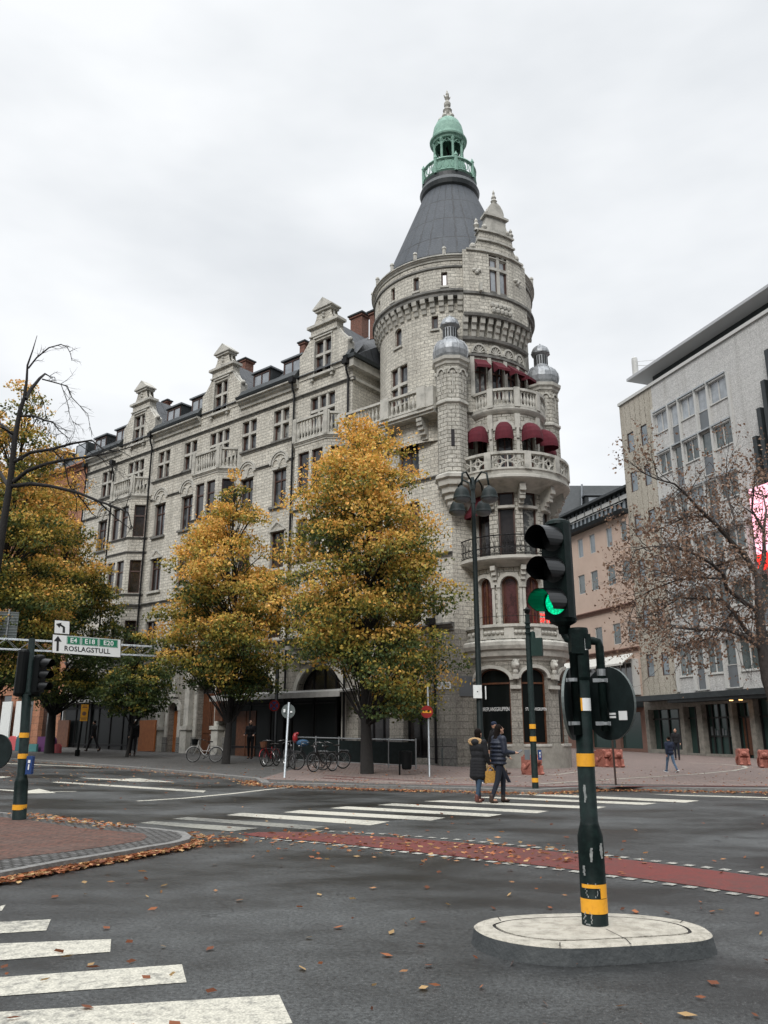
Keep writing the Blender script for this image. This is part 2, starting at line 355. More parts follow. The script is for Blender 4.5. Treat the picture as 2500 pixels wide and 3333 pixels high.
mk('brown',(.075,.035,.026),.5,noise=(9,(.05,.026,.02),.4,.7))
mk('wood',(.12,.045,.02),.5,noise=(6,(.06,.024,.012),.4,.7),bump=.2)
mk('orangewood',(.36,.12,.035),.7,noise=(5,(.26,.085,.025),.4,.7))
mk('awning',(.10,.007,.016),.9,noise=(5,(.07,.005,.012),.4,.7),bump=.3,bscale=8)
mk('awning_white',(.55,.54,.5),.8)
mk('awning_grey',(.30,.295,.28),.8,noise=(3,(.20,.197,.19),.4,.7))
mk('visor',(.003,.0035,.004),.28,spec=.6)
mk('shopfront',(.012,.012,.012),.5,noise=(2,(.022,.022,.02),.4,.7))  # near-black colour carries the shade under the awning
mk('iron',(.007,.007,.008),.5,spec=.3)
mk('darkin',(.008,.009,.009),.6)
mk('sign_dark',(.004,.006,.006),.3,spec=.25)
mk('white',(.70,.72,.70),.6,noise=(8,(.55,.55,.53),.5,.8))
mk('whiteframe',(.50,.50,.48),.6)
mk('signgreen',(.003,.008,.0075),.55,noise=(14,(.008,.018,.016),.45,.7),bump=.08,bscale=60,spec=.14)
mk('boxgreen',(.006,.024,.019),.5,noise=(6,(.01,.03,.025),.4,.7),spec=.3)
mk('black',(.002,.003,.0032),.5,spec=.2)
mk('yellow',(.78,.36,.02),.55,noise=(30,(.6,.26,.015),.5,.8))
mk('galv',(.42,.44,.45),.42,metal=.7,noise=(20,(.28,.3,.31),.4,.7))
mk('signback',(.13,.15,.145),.5,metal=.3,noise=(7,(.09,.105,.10),.4,.7))
mk('signback_dark',(.008,.013,.013),.55,noise=(7,(.014,.022,.022),.4,.7),spec=.2)
mk('chipped',(.30,.31,.30),.7,noise=(20,(.12,.13,.13),.4,.7))
mk('red',(.27,.012,.010),.5); mk('blue',(.02,.06,.22),.5); mk('bluebox',(.015,.045,.16),.4)
mk('sign_white',(.75,.76,.75),.5); mk('sign_green',(.0,.17,.085),.5); mk('sign_black',(.01,.01,.01),.5)
mk('pink',(.54,.415,.34),.9,noise=(.7,(.45,.335,.27),.35,.8),bump=.15,bscale=25)
mk('pinkdark',(.20,.11,.085),.9,noise=(3,(.14,.08,.06),.35,.8))
mk('granite',(.20,.195,.185),.8,noise=(12,(.10,.097,.092),.35,.7),bump=.4,bscale=40)
mk('concrete',(.42,.39,.33),.9,noise=(9,(.20,.185,.15),.44,.74),bump=.8,bscale=60)
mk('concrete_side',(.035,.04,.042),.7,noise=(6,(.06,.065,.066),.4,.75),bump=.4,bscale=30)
mk('redgranite',(.42,.16,.12),.85,noise=(14,(.24,.085,.065),.4,.7),bump=.6,bscale=16)
mk('bark',(.014,.012,.011),.9,noise=(9,(.010,.009,.008),.4,.7),bump=1,bscale=18)
mk('bark_grey',(.06,.05,.045),.9,noise=(9,(.028,.023,.021),.4,.7),bump=1,bscale=18)
mk('tyre',(.01,.01,.01),.7); mk('whitebike',(.55,.55,.53),.35); mk('redbike',(.28,.015,.02),.35); mk('blackbike',(.012,.012,.014),.35); mk('saddle',(.015,.012,.01),.6)
mk('chrome',(.25,.25,.25),.3,metal=.9); mk('blueseat',(.02,.07,.14),.7)
mk('teal',(.06,.2,.2),.8); mk('coral',(.5,.09,.1),.8); mk('purple',(.11,.03,.12),.8); mk('tealdark',(.03,.11,.13),.8)
mk('shopglass_green',(.03,.06,.055),.12)
mk('skin',(.45,.25,.17),.6); mk('hair_dark',(.008,.005,.004),.9,spec=.15,bump=.6,bscale=80); mk('coat_black',(.004,.004,.006),.85,bump=.5,bscale=14); mk('puffer',(.005,.009,.022),.6,bump=.7,bscale=9)
mk('jeans',(.025,.05,.085),.9,bump=.3,bscale=20); mk('jeans_dark',(.006,.009,.018),.9); mk('jeans_light',(.12,.19,.27),.9,noise=(14,(.06,.1,.17),.4,.6)); mk('fur',(.50,.33,.17),.95,noise=(30,(.3,.18,.08),.4,.6),bump=1,bscale=60)
mk('boot',(.03,.015,.01),.6); mk('boot_red',(.10,.03,.022),.6); mk('mustard',(.48,.26,.05),.75,noise=(25,(.30,.15,.03),.4,.65),bump=.5,bscale=40); mk('khaki',(.26,.19,.10),.9); mk('sneaker',(.02,.05,.11),.7)
mk('cloth_dark',(.006,.006,.008),.9); mk('cloth_navy',(.012,.02,.045),.9); mk('phone',(.03,.03,.035),.2)
# glass
def glass(name,col,rough=.06,noise=None):
    m=mk(name,col,rough,spec=.9,noise=noise); p=m.node_tree.nodes['Principled BSDF']; p.inputs['Coat Weight'].default_value=.4; p.inputs['Coat Roughness'].default_value=.03
glass('glass',(.018,.02,.023),.08,noise=(.9,(.13,.14,.15),.46,.66)); glass('glass_b',(.07,.072,.07),.15,noise=(2.5,(.24,.24,.22),.5,.56)); glass('glass_c',(.015,.017,.02),.06,noise=(.7,(.10,.11,.12),.5,.62)); glass('glass_dark',(.012,.010,.010),.15,noise=(1.5,(.03,.026,.026),.45,.6)); glass('glass_pale',(.34,.37,.40),.2,noise=(1.2,(.22,.24,.26),.4,.6)); glass('glass_curtain',(.05,.015,.014),.2,noise=(3,(.09,.03,.03),.45,.6)); glass('glass_teal',(.025,.04,.042),.12,noise=(.8,(.09,.115,.115),.42,.68))
glass('glass_slate',(.12,.15,.17),.3,noise=(1.5,(.2,.24,.27),.4,.65))
def emit(name,col,st):
    m=bpy.data.materials.new(name); m.use_nodes=True; p=m.node_tree.nodes['Principled BSDF']; p.inputs['Base Color'].default_value=(*[c*.5 for c in col],1); p.inputs['Emission Color'].default_value=(*col,1); p.inputs['Emission Strength'].default_value=st; MAT[name]=m
emit('green_light',(.0,.75,.32),1.1); m_=MAT['green_light']; t_=m_.node_tree; w_=t_.nodes.new('ShaderNodeTexVoronoi'); w_.inputs['Scale'].default_value=55; c_=t_.nodes.new('ShaderNodeTexCoord'); t_.links.new(c_.outputs['Object'],w_.inputs[0]); r_m=t_.nodes.new('ShaderNodeMapRange'); r_m.inputs['From Max'].default_value=.6; r_m.inputs['To Min'].default_value=1.35; r_m.inputs['To Max'].default_value=.45; t_.links.new(w_.outputs['Distance'],r_m.inputs[0]); t_.links.new(r_m.outputs[0],t_.nodes['Principled BSDF'].inputs['Emission Strength'])
emit('neon_red',(1,.025,.015),1.0); emit('neon_pink',(1,.45,.55),1.3); emit('warm',(1,.55,.2),2.5)
# asphalt: speckled aggregate, worn patches, damp darker zones, cracks
def asphalt():
    m=bpy.data.materials.new('asphalt'); m.use_nodes=True; t=m.node_tree; n=t.nodes; l=t.links; p=n['Principled BSDF']; MAT['asphalt']=m
    c=n.new('ShaderNodeTexCoord')
    def noi(s,d,r_=.6,sc=None):
        x=n.new('ShaderNodeTexNoise'); x.inputs['Scale'].default_value=s; x.inputs['Detail'].default_value=d; x.inputs['Roughness'].default_value=r_
        if sc:
            q=n.new('ShaderNodeMapping'); q.inputs['Scale'].default_value=sc; q.inputs['Rotation'].default_value=(0,0,R(20)); l.new(c.outputs['Object'],q.inputs[0]); l.new(q.outputs[0],x.inputs[0])
        else: l.new(c.outputs['Object'],x.inputs[0])
        return x
    big=noi(.33,5,.6,(1,1.6,1)); mid=noi(2.2,6,.7); fine=noi(30,6,.9); sp=n.new('ShaderNodeTexVoronoi'); sp.inputs['Scale'].default_value=42; l.new(c.outputs['Object'],sp.inputs[0])
    r1=n.new('ShaderNodeValToRGB'); e=r1.color_ramp.elements; e[0].position=.40; e[0].color=(.010,.0108,.0108,1); e[1].position=.62; e[1].color=(.050,.0525,.052,1); l.new(big.outputs[0],r1.inputs[0])
    r2=n.new('ShaderNodeMapRange'); r2.inputs['From Min'].default_value=.3; r2.inputs['From Max'].default_value=.7; r2.inputs['To Min'].default_value=.70; r2.inputs['To Max'].default_value=1.25; l.new(mid.outputs[0],r2.inputs[0])
    r3=n.new('ShaderNodeMapRange'); r3.inputs['From Min'].default_value=.40; r3.inputs['From Max'].default_value=.60; r3.inputs['To Min'].default_value=.2; r3.inputs['To Max'].default_value=1.9; r3.clamp=False; l.new(fine.outputs[0],r3.inputs[0])
    a=n.new('ShaderNodeMath'); a.operation='MULTIPLY'; l.new(r2.outputs[0],a.inputs[0]); l.new(r3.outputs[0],a.inputs[1])
    s=n.new('ShaderNodeVectorMath'); s.operation='SCALE'; l.new(r1.outputs[0],s.inputs[0]); l.new(a.outputs[0],s.inputs['Scale'])
    # pale aggregate specks
    r4=n.new('ShaderNodeValToRGB'); r4.color_ramp.elements[0].position=.0; r4.color_ramp.elements[0].color=(1,1,1,1); r4.color_ramp.elements[1].position=.22; r4.color_ramp.elements[1].color=(0,0,0,1); l.new(sp.outputs['Distance'],r4.inputs[0])
    mxx=n.new('ShaderNodeMix'); mxx.data_type='RGBA'; l.new(r4.outputs[0],mxx.inputs[0]); l.new(s.outputs[0],mxx.inputs[6]); mxx.inputs[7].default_value=(.17,.17,.165,1)
    # fine branching cracks, only in some places
    vw=noi(1.5,3,.6); wv=n.new('ShaderNodeVectorMath'); wv.operation='MULTIPLY_ADD'; l.new(vw.outputs['Color'],wv.inputs[0]); wv.inputs[1].default_value=(1.1,1.1,1.1); l.new(c.outputs['Object'],wv.inputs[2])
    vc=n.new('ShaderNodeTexVoronoi'); vc.feature='DISTANCE_TO_EDGE'; vc.inputs['Scale'].default_value=.42; l.new(wv.outputs[0],vc.inputs[0])
    ck=n.new('ShaderNodeMapRange'); ck.inputs['From Min'].default_value=.003; ck.inputs['From Max'].default_value=.010; ck.inputs['To Min'].default_value=1; ck.inputs['To Max'].default_value=0; l.new(vc.outputs['Distance'],ck.inputs[0])
    cm=noi(.5,2); cq=n.new('ShaderNodeMapRange'); cq.inputs['From Min'].default_value=.48; cq.inputs['From Max'].default_value=.56; cq.inputs['To Max'].default_value=.75; l.new(cm.outputs[0],cq.inputs[0])
    ca=n.new('ShaderNodeMath'); ca.operation='MULTIPLY'; l.new(ck.outputs[0],ca.inputs[0]); l.new(cq.outputs[0],ca.inputs[1])
    m3=n.new('ShaderNodeMix'); m3.data_type='RGBA'; l.new(ca.outputs[0],m3.inputs[0]); l.new(mxx.outputs[2],m3.inputs[6]); m3.inputs[7].default_value=(.012,.012,.012,1); l.new(m3.outputs[2],p.inputs['Base Color'])
    rr=n.new('ShaderNodeMapRange'); rr.inputs['From Min'].default_value=.35; rr.inputs['From Max'].default_value=.65; rr.inputs['To Min'].default_value=.30; rr.inputs['To Max'].default_value=.66; l.new(big.outputs[0],rr.inputs[0]); l.new(rr.outputs[0],p.inputs['Roughness'])
    b=n.new('ShaderNodeBump'); b.inputs['Strength'].default_value=.6; b.inputs['Distance'].default_value=.012; l.new(fine.outputs[0],b.inputs['Height']); l.new(b.outputs[0],p.inputs['Normal'])
asphalt()
def worn(name,col,under,lo,hi,scale=9):
    mk(name,col,.75); m=MAT[name]; t=m.node_tree; n=t.nodes; l=t.links; p=n['Principled BSDF']; c=n.new('ShaderNodeTexCoord')
    x=n.new('ShaderNodeTexNoise'); x.inputs['Scale'].default_value=scale; x.inputs['Detail'].default_value=8; x.inputs['Roughness'].default_value=.75; l.new(c.outputs['Object'],x.inputs[0])
    y=n.new('ShaderNodeTexNoise'); y.inputs['Scale'].default_value=.5; y.inputs['Detail'].default_value=2; l.new(c.outputs['Object'],y.inputs[0])
    ad=n.new('ShaderNodeMath'); ad.operation='MULTIPLY_ADD'; l.new(y.outputs[0],ad.inputs[0]); ad.inputs[1].default_value=.5; l.new(x.outputs[0],ad.inputs[2])
    r_=n.new('ShaderNodeValToRGB'); e=r_.color_ramp.elements; e[0].position=lo; e[0].color=(*col,1); e[1].position=hi; e[1].color=(*under,1); l.new(ad.outputs[0],r_.inputs[0])
    f=n.new('ShaderNodeTexNoise'); f.inputs['Scale'].default_value=70; f.inputs['Detail'].default_value=3; l.new(c.outputs['Object'],f.inputs[0])
    fr=n.new('ShaderNodeMapRange'); fr.inputs['From Min'].default_value=.3; fr.inputs['From Max'].default_value=.7; fr.inputs['To Min'].default_value=.68; fr.inputs['To Max'].default_value=1.25; l.new(f.outputs[0],fr.inputs[0])
    s=n.new('ShaderNodeVectorMath'); s.operation='SCALE'; l.new(r_.outputs[0],s.inputs[0]); l.new(fr.outputs[0],s.inputs['Scale']); l.new(s.outputs[0],p.inputs['Base Color'])
    b=n.new('ShaderNodeBump'); b.inputs['Strength'].default_value=.4; b.inputs['Distance'].default_value=.01; l.new(f.outputs[0],b.inputs['Height']); l.new(b.outputs[0],p.inputs['Normal'])
worn('paint',(.44,.42,.355),(.085,.085,.08),.74,.99,12); worn('paint_worn',(.36,.35,.31),(.07,.07,.066),.66,.92,12); worn('paint_faded',(.24,.235,.20),(.08,.08,.075),.62,.86,14); worn('redlane',(.125,.018,.013),(.05,.026,.022),.68,1.0,8)
# leaves: colour per leaf, partly translucent
m=bpy.data.materials.new('leaf'); m.use_nodes=True; t=m.node_tree; n=t.nodes; l=t.links; n.clear(); MAT['leaf']=m
at=n.new('ShaderNodeAttribute'); at.attribute_name='Col'; df=n.new('ShaderNodeBsdfPrincipled'); df.inputs['Roughness'].default_value=.65; df.inputs['Specular IOR Level'].default_value=.3; tl=n.new('ShaderNodeBsdfTranslucent'); ms_=n.new('ShaderNodeMixShader'); ms_.inputs[0].default_value=.3; oo=n.new('ShaderNodeOutputMaterial')
l.new(at.outputs['Color'],df.inputs['Base Color']); l.new(at.outputs['Color'],tl.inputs[0]); l.new(df.outputs[0],ms_.inputs[1]); l.new(tl.outputs[0],ms_.inputs[2]); l.new(ms_.outputs[0],oo.inputs[0])
# text
def text(s,size,M,name,mat,parent=None,depth=.004,align='CENTER',bold=0,sx=1.0):
    cu=bpy.data.curves.new(name,'FONT'); cu.body=s; cu.size=size; cu.extrude=depth; cu.align_x=align; cu.align_y='CENTER'; cu.resolution_u=3; cu.offset=bold; cu.space_character=1.05
    ob=bpy.data.objects.new(name,cu); COL.objects.link(ob); bpy.context.view_layer.update()
    me=bpy.data.meshes.new_from_object(ob.evaluated_get(bpy.context.evaluated_depsgraph_get())); bpy.data.objects.remove(ob,do_unlink=True)
    me.transform(Matrix.Diagonal((sx,1,1,1))); me.transform(M); me.materials.clear(); me.materials.append(MAT[mat]); me.name=name
    o=bpy.data.objects.new(name,me); COL.objects.link(o)
    if parent: setpar(o,parent)
    return o
def frameM(p,right,up):   # matrix: x=right, y=up, z=out
    r_=Vector(right).normalized(); u=Vector(up).normalized(); o_=r_.cross(u)
    return Matrix(((r_.x,u.x,o_.x,p[0]),(r_.y,u.y,o_.y,p[1]),(r_.z,u.z,o_.z,p[2]),(0,0,0,1)))
# ---------------------------------------------------------------- ground
P0=Vector((3.11,35.5,0)); DV=Vector((-.772,.636,0)); NV=Vector((-.636,-.772,0))
def ground_poly(mb,pts,dz,mi=0):
    """pts in plan; draped on the terrain (flat, then rising along the long facade)"""
    b=bmesh.new(); f=b.faces.new([b.verts.new((p[0],p[1],0)) for p in pts])
    co=P0-DV*5
    bmesh.ops.bisect_plane(b,geom=b.verts[:]+b.edges[:]+b.faces[:],plane_co=co,plane_no=DV)
    for f in b.faces:
        P=[(v.co.x,v.co.y,gz(v.co.x,v.co.y)+dz) for v in f.verts]; mb.face(P,mi,[(p[0],p[1]) for p in P])
    b.free()
def rim(mb,pts,dz0,dz1,mi=0,closed=False,w=0):
    n=len(pts)
    for i in range(n if closed else n-1):
        a,b=pts[i],pts[(i+1)%n]
        # split at the crease by fine steps
        k=max(1,int(math.hypot(b[0]-a[0],b[1]-a[1])/3))
        for j in range(k):
            p=[a[q]+(b[q]-a[q])*j/k for q in(0,1)]; q2=[a[q]+(b[q]-a[q])*(j+1)/k for q in(0,1)]
            mb.face([(p[0],p[1],gz(*p)+dz0),(q2[0],q2[1],gz(*q2)+dz0),(q2[0],q2[1],gz(*q2)+dz1),(p[0],p[1],gz(*p)+dz1)],mi)
mb=MB(); ground_poly(mb,[(-400,-60),(400,-60),(400,600),(-400,600)],0); struct(mb.build('ground',MAT['asphalt']))
def offset_line(pts,d):
    out=[]
    for i,p in enumerate(pts):
        a=Vector(pts[max(i-1,0)]); b=Vector(pts[min(i+1,len(pts)-1)]); t=(b-a).normalized(); out.append((p[0]-t.y*d,p[1]+t.x*d))
    return out
# far pavement with its kerb
KD=.12
kl=[g(x,y,KD)[:2] for x,y in[(-420,1606),(-60,1634),(18,1638),(150,1646),(300,1658),(430,1669),(553,1681),(566,1690),(700,1693.5),(995,1702),(1160,1706),(1300,1698),(1480,1701),(1659,1704),(1900,1709),(2300,1716)]]
kin=offset_line(kl,.28)
mb=MB(); 
for i in range(len(kl)-1): ground_poly(mb,[kl[i],kl[i+1],kin[i+1],kin[i]],KD)
rim(mb,kl,0,KD); struct(mb.build('far_kerb',MAT['granite']))
mb=MB(); far=[kin[-1],(120,60),(120,160),(-160,160),(-160,95)]
ground_poly(mb,kin[:]+far[1:],KD-.004) if False else None
# pavement as strips reaching back under the buildings
back=[(p[0]+ (0),p[1]) for p in kin]
for i in range(len(kin)-1):
    a,b=kin[i],kin[i+1]; ground_poly(mb,[a,b,(b[0]*1.35+0,b[1]+55),(a[0]*1.35,a[1]+55)],KD-.002,0)
struct(mb.build('pavement',[MAT['pavement']]))
mb=MB()   # reddish plaza paving right of the trees
pz=[g(x,y,KD)[:2] for x,y in[(560,1683),(700,1688),(995,1697),(1160,1701),(1300,1693),(1480,1696),(1659,1699),(1900,1704),(2300,1710)]]
bk=[(46,40),(38,52),(24,46),(18.5,60),(14,75),(8.4,39),(3.2,35.2),(0,38),(-3,38)]
ground_poly(mb,pz+bk,KD+.004); struct(mb.build('plaza_paving',MAT['plaza']))
# cycle track in the far pavement and white lines
def strip(mb,pts,w,dz,mi=0):
    q=offset_line(pts,w)
    for i in range(len(pts)-1): ground_poly(mb,[pts[i],pts[i+1],q[i+1],q[i]],dz,mi)
gp=lambda L_,dz=KD:[g(x,y,dz)[:2] for x,y in L_]
mb=MB(); strip(mb,gp([(690,1681),(800,1688),(940,1694),(1160,1700),(1660,1699)]),.22,KD+.008)
strip(mb,gp([(700,1676),(850,1685),(940,1689)]),.18,KD+.008); struct(mb.build('cycle_track_lines',MAT['redlane']))
mb=MB()
strip(mb,gp([(930,1683),(1040,1680),(1150,1677),(1210,1673),(1260,1666)]),.10,KD+.008); strip(mb,gp([(1170,1694),(1330,1684),(1430,1678),(1520,1672),(1590,1665),(1618,1659),(1610,1655),(1560,1651),(1490,1648)]),.16,KD+.012)
strip(mb,gp([(760,1687),(840,1690),(930,1693)]),.14,KD+.012); struct(mb.build('plaza_lines',MAT['paint']))
# road markings
rp=lambda L_:[g(x,y)[:2] for x,y in L_]
mb=MB()
def quadpx(L_,dz=.004,mi=0): ground_poly(mb,rp(L_),dz,mi)
quadpx([(0,1992),(110,1986.5),(100,2010.5),(0,2017)]); quadpx([(0,2039),(240,2029.5),(238,2057),(0,2075)]); quadpx([(0,2112),(393,2084),(403,2123),(0,2153)]); quadpx([(0,2187),(603,2150),(632,2212),(0,2258)]); quadpx([(0,1958),(12,1955),(4,1968),(0,1969)])
a_=rp([(0,1992),(110,1986.5)])
ext=[]
for q,w in(((0,1992,0,2017),2.5),((0,2039,0,2075),2.5),((0,2112,0,2153),2.5),((0,2187,0,2258),2.5)):
    p,q2=Vector(g(q[0],q[1])[:2]),Vector(g(q[2],q[3])[:2]); d=Vector((-1,-.12)); 
    ground_poly(mb,[p,q2,q2+d*w,p+d*w],.004)
struct(mb.build('near_crossing_stripes',MAT['paint']))
mb=MB()
for q in[((915,1731),(955,1729),(1310,1743),(1285,1748)),((815,1739),(850,1735.5),(1186,1752),(1160,1757)),((712,1746),(748,1742),(1085,1759.5),(1055,1764.5)),((612,1755),(648,1750),(962,1766.5),(930,1773)),((488,1761),(522,1756),(842,1775),(800,1783)),
      ((1020,1722.5),(1063,1721),(1420,1735),(1390,1739)),((1105,1716),(1135,1714),(1512,1729.5),(1480,1734))]: quadpx(q)
struct(mb.build('far_crossing_stripes',MAT['paint']))
mb=MB(); quadpx([(372,1769),(405,1765),(708,1786),(665,1792)]); quadpx([(300,1778),(330,1774),(560,1789),(500,1796)]); struct(mb.build('worn_crossing_stripes',MAT['paint_faded']))
mb=MB()   # lane lines, stop line and arrows
quadpx([(15,1648),(300,1660),(560,1673),(800-250,1675),(300,1662),(15,1650)]); 
quadpx([(110,1690),(125,1688.5),(445,1708),(440,1712),(300,1703)]); quadpx([(285,1728),(380,1722),(500,1712),(660,1696),(668,1699),(505,1715),(380,1725.5),(300,1730)]) if False else None
strip(mb,rp([(300,1731),(400,1725),(505,1715),(600,1704),(668,1697)]),.16,.004); strip(mb,rp([(90,1711),(165,1710)]),.1,.004)
quadpx([(257,1681),(300,1682),(300+55,1686),(420,1685.5),(470,1688),(570,1699-1),(470,1693),(415,1696-2.5),(350,1690)]) if False else None
quadpx([(170,1680),(255,1682.5),(255,1685.5),(190,1682)]); quadpx([(255,1683),(300,1681),(380,1690),(290,1688.5),(255,1686.5)])
quadpx([(0,1705),(40,1707.5),(40,1710),(0,1707)]); quadpx([(40,1711),(85,1704),(122,1713),(60,1714)]); quadpx([(0,1677),(26,1678),(0,1681)])
quadpx([(1660,1727),(1940,1733),(1940,1737),(1575,1727-2)]) ; quadpx([(1400,1715),(1480,1717),(1659,1722),(1659,1724.5),(1480,1719.5)])
struct(mb.build('lane_markings',MAT['paint']))
mb=MB(); quadpx([(520,1803),(560,1798),(640,1797.5),(900,1812),(1150,1835),(1350,1857),(1659,1896),(1900,1926),(2600,2013),(2600,2090),(1900,1975),(1659,1938),(1500,1914),(1200,1874),(900,1841),(700,1819),(560,1808)],.006); struct(mb.build('red_cycle_crossing',MAT['redlane']))
mb=MB()   # dashed white squares along both sides of the red lane
def dashes(L_,n,fill=.5,w=.13):
    P=[Vector(g(x,y)[:2]) for x,y in L_]; ln=[0]
    for i in range(len(P)-1): ln.append(ln[-1]+(P[i+1]-P[i]).length)
    def at(t):
        for i in range(len(P)-1):
            if t<=ln[i+1]+1e-6: return P[i]+(P[i+1]-P[i])*((t-ln[i])/(ln[i+1]-ln[i])),(P[i+1]-P[i]).normalized()
        return P[-1],(P[-1]-P[-2]).normalized()
    for i in range(n):
        a,t=at(ln[-1]*i/n); b,_=at(ln[-1]*(i+fill)/n); nrm=Vector((-t.y,t.x))*w
        ground_poly(mb,[a,b,b+nrm,a+nrm],.008)
dashes([(680,1796),(820,1803),(980,1815),(1150,1832),(1350,1855),(1659,1893),(1900,1923),(2500,1998)],46)
dashes([(560,1813),(700,1824),(900,1846),(1200,1880),(1500,1921),(1659,1946),(1900,1985),(2500,2082)],44,.55,.12)
struct(mb.build('cycle_crossing_dashes',MAT['paint_worn']))
# near left corner: brick paving, cobble border, granite kerb
z_=lambda x,y:(x/1.8433,2400+y/1.8433)
kc_src=[G(*z_(x,y),.10)[:2] for x,y in[(-300,880),(0,812),(200,775),(400,738),(640,700),(760,680),(900,655),(1050,632),(1135,610),(1150,590),(1110,565),(950,545),(780,530),(600,515),(480,497),(400,488),(300,476),(150,458),(0,448),(-300,430),(-700,430),(-900,700)]]
kc=list(kc_src)
def inset(pts,d):
    c=Vector((sum(p[0] for p in pts)/len(pts),sum(p[1] for p in pts)/len(pts))); out=[]
    n=len(pts)
    for i in range(n):
        a=Vector(pts[i-1]); b=Vector(pts[(i+1)%n]); t=(b-a).normalized(); nn_=Vector((-t.y,t.x)); p=Vector(pts[i])
        out.append(tuple(p+nn_*d))
    return out
def area(p): return sum(p[i-1][0]*p[i][1]-p[i][0]*p[i-1][1] for i in range(len(p)))/2
if area(kc)<0: kc.reverse()
k2=inset(kc,.13); k3=[G(*z_(x,y),.10)[:2] for x,y in[(-300,790),(0,738),(200,712),(400,690),(650,655),(850,622),(885,600),(860,580),(700,565),(500,548),(300,520),(150,495),(0,480),(-300,465),(-650,465),(-800,640)]]
if area(k3)<0: k3.reverse()
mb=MB(); ground_poly(mb,kc,.100,0); rim(mb,kc,0,.100,0,True); struct(mb.build('near_kerb',MAT['granite']))
mb=MB(); ground_poly(mb,k2,.104); struct(mb.build('cobble_border',MAT['cobble']))
mb=MB(); ground_poly(mb,k3,.108); struct(mb.build('brick_paving',MAT['paver_red']))
# traffic island
zi=lambda x,y:(1400+x/1.508,2700+y/1.508)
ip=[G(*zi(x,y),.12)[:2] for x,y in[(203,470),(240,447),(330,426),(480,414),(680,408),(900,407),(1100,422),(1250,445),(1350,475),(1392,508),(1375,527),(1300,541),(1150,550),(950,562),(700,574),(560,568),(400,548),(270,515)]]
if area(ip)<0: ip.reverse()
def smooth_poly(p,it=2):
    for _ in range(it):
        q=[]
        for i in range(len(p)):
            a,b=p[i],p[(i+1)%len(p)]; q.append((a[0]*.75+b[0]*.25,a[1]*.75+b[1]*.25)); q.append((a[0]*.25+b[0]*.75,a[1]*.25+b[1]*.75))
        p=q
    return p
ip=smooth_poly(ip); b0=inset(ip,-.022); b1=inset(ip,.02); b2=inset(ip,.14); b3=inset(ip,.165)
mb=MB(); n_=len(ip)
def ringf(A,za,B_,zb,mi):
    for i in range(n_):
        j=(i+1)%n_; mb.face([(A[i][0],A[i][1],za),(A[j][0],A[j][1],za),(B_[j][0],B_[j][1],zb),(B_[i][0],B_[i][1],zb)],mi)
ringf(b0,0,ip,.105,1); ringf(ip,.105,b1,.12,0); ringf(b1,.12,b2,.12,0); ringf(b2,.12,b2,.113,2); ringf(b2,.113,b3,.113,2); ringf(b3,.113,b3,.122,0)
mb.face([(p[0],p[1],.122) for p in b3],0)
for (xa,ya),(xb,yb) in(((860,490),(960,540)),((960,540),(985,566)),((330,430),(345,450)),((640,575),(640,556)),((1240,447),(1225,458))):
    A_=Vector(G(*zi(xa,ya),.12)[:2]); B_=Vector(G(*zi(xb,yb),.12)[:2]); t_=(B_-A_).normalized(); n2=Vector((-t_.y,t_.x))*.007
    mb.face([(A_.x,A_.y,.1235),(B_.x,B_.y,.1235),(B_.x+n2.x,B_.y+n2.y,.1235),(A_.x+n2.x,A_.y+n2.y,.1235)],2)
struct(mb.build('traffic_island',[MAT['concrete'],MAT['concrete_side'],MAT['bark']]))
V3_=lambda *a:Vector(a)
# ---------------------------------------------------------------- the corner building
masonry('seam',(.034,.042,.053),(.026,.032,.042),(.006,.007,.009),.78,1.7,.05,samt=.6,stain=(.062,.070,.080),rough=.55,bump=.4,offset=0)
F=Flat(P0,DV,NV)
bld=thing('corner_building','pale stone corner building with round slate-roofed tower and green copper lantern','building',(P0.x,P0.y,.1))
S_='stone'
pairs=[11.65,14.4,20.0,22.8,29.5]; trips=[8.4,17.15,26.0]
H=[]; WIN=[]   # holes and windows
for c in pairs:
    w=.64; H.append((c-w,c+w,17.65,19.56)); WIN.append((F,c-w,c+w,17.65,19.56,dict(cross=2,tr=(.56,),mi_glass='glass')))
    w=.55; H.append((c-w,c+w,13.75,15.93)); WIN.append((F,c-w,c+w,13.75,15.93,dict(cols=2,tr=(.7,))))
    H.append((c-w,c+w,10.2,12.3)); WIN.append((F,c-w,c+w,10.2,12.3,dict(cols=2,tr=(.7,),mi_glass='glass_dark')))
    H.append((c-w,c+w,6.45,8.3)); WIN.append((F,c-w,c+w,6.45,8.3,dict(cols=2,tr=(.75,),mi_glass='glass_dark')))
for c in trips:
    w=.93; H.append((c-w,c+w,17.65,19.56)); WIN.append((F,c-w,c+w,17.65,19.56,dict(cross=3,tr=(.56,))))
arches=[(8.16,1.55),(12.9,1.6),(25.4,1.5),(29.8,1.5)]
for c,w in arches: H.append((c-w,c+w,.35,4.85,1.35))
H.append((16.1,17.7,.35,4.5,.75)); H.append((19.4,20.35,.4,3.3,.47))
wall_mb=MB(); wall(wall_mb,F,6.2,32.2,6.15,20.85,[h for h in H if h[2]>6],mi=0,rm=1)
wall(wall_mb,F,6.2,32.2,0,6.15,[h for h in H if h[2]<6],.45,mi=2,rm=2)
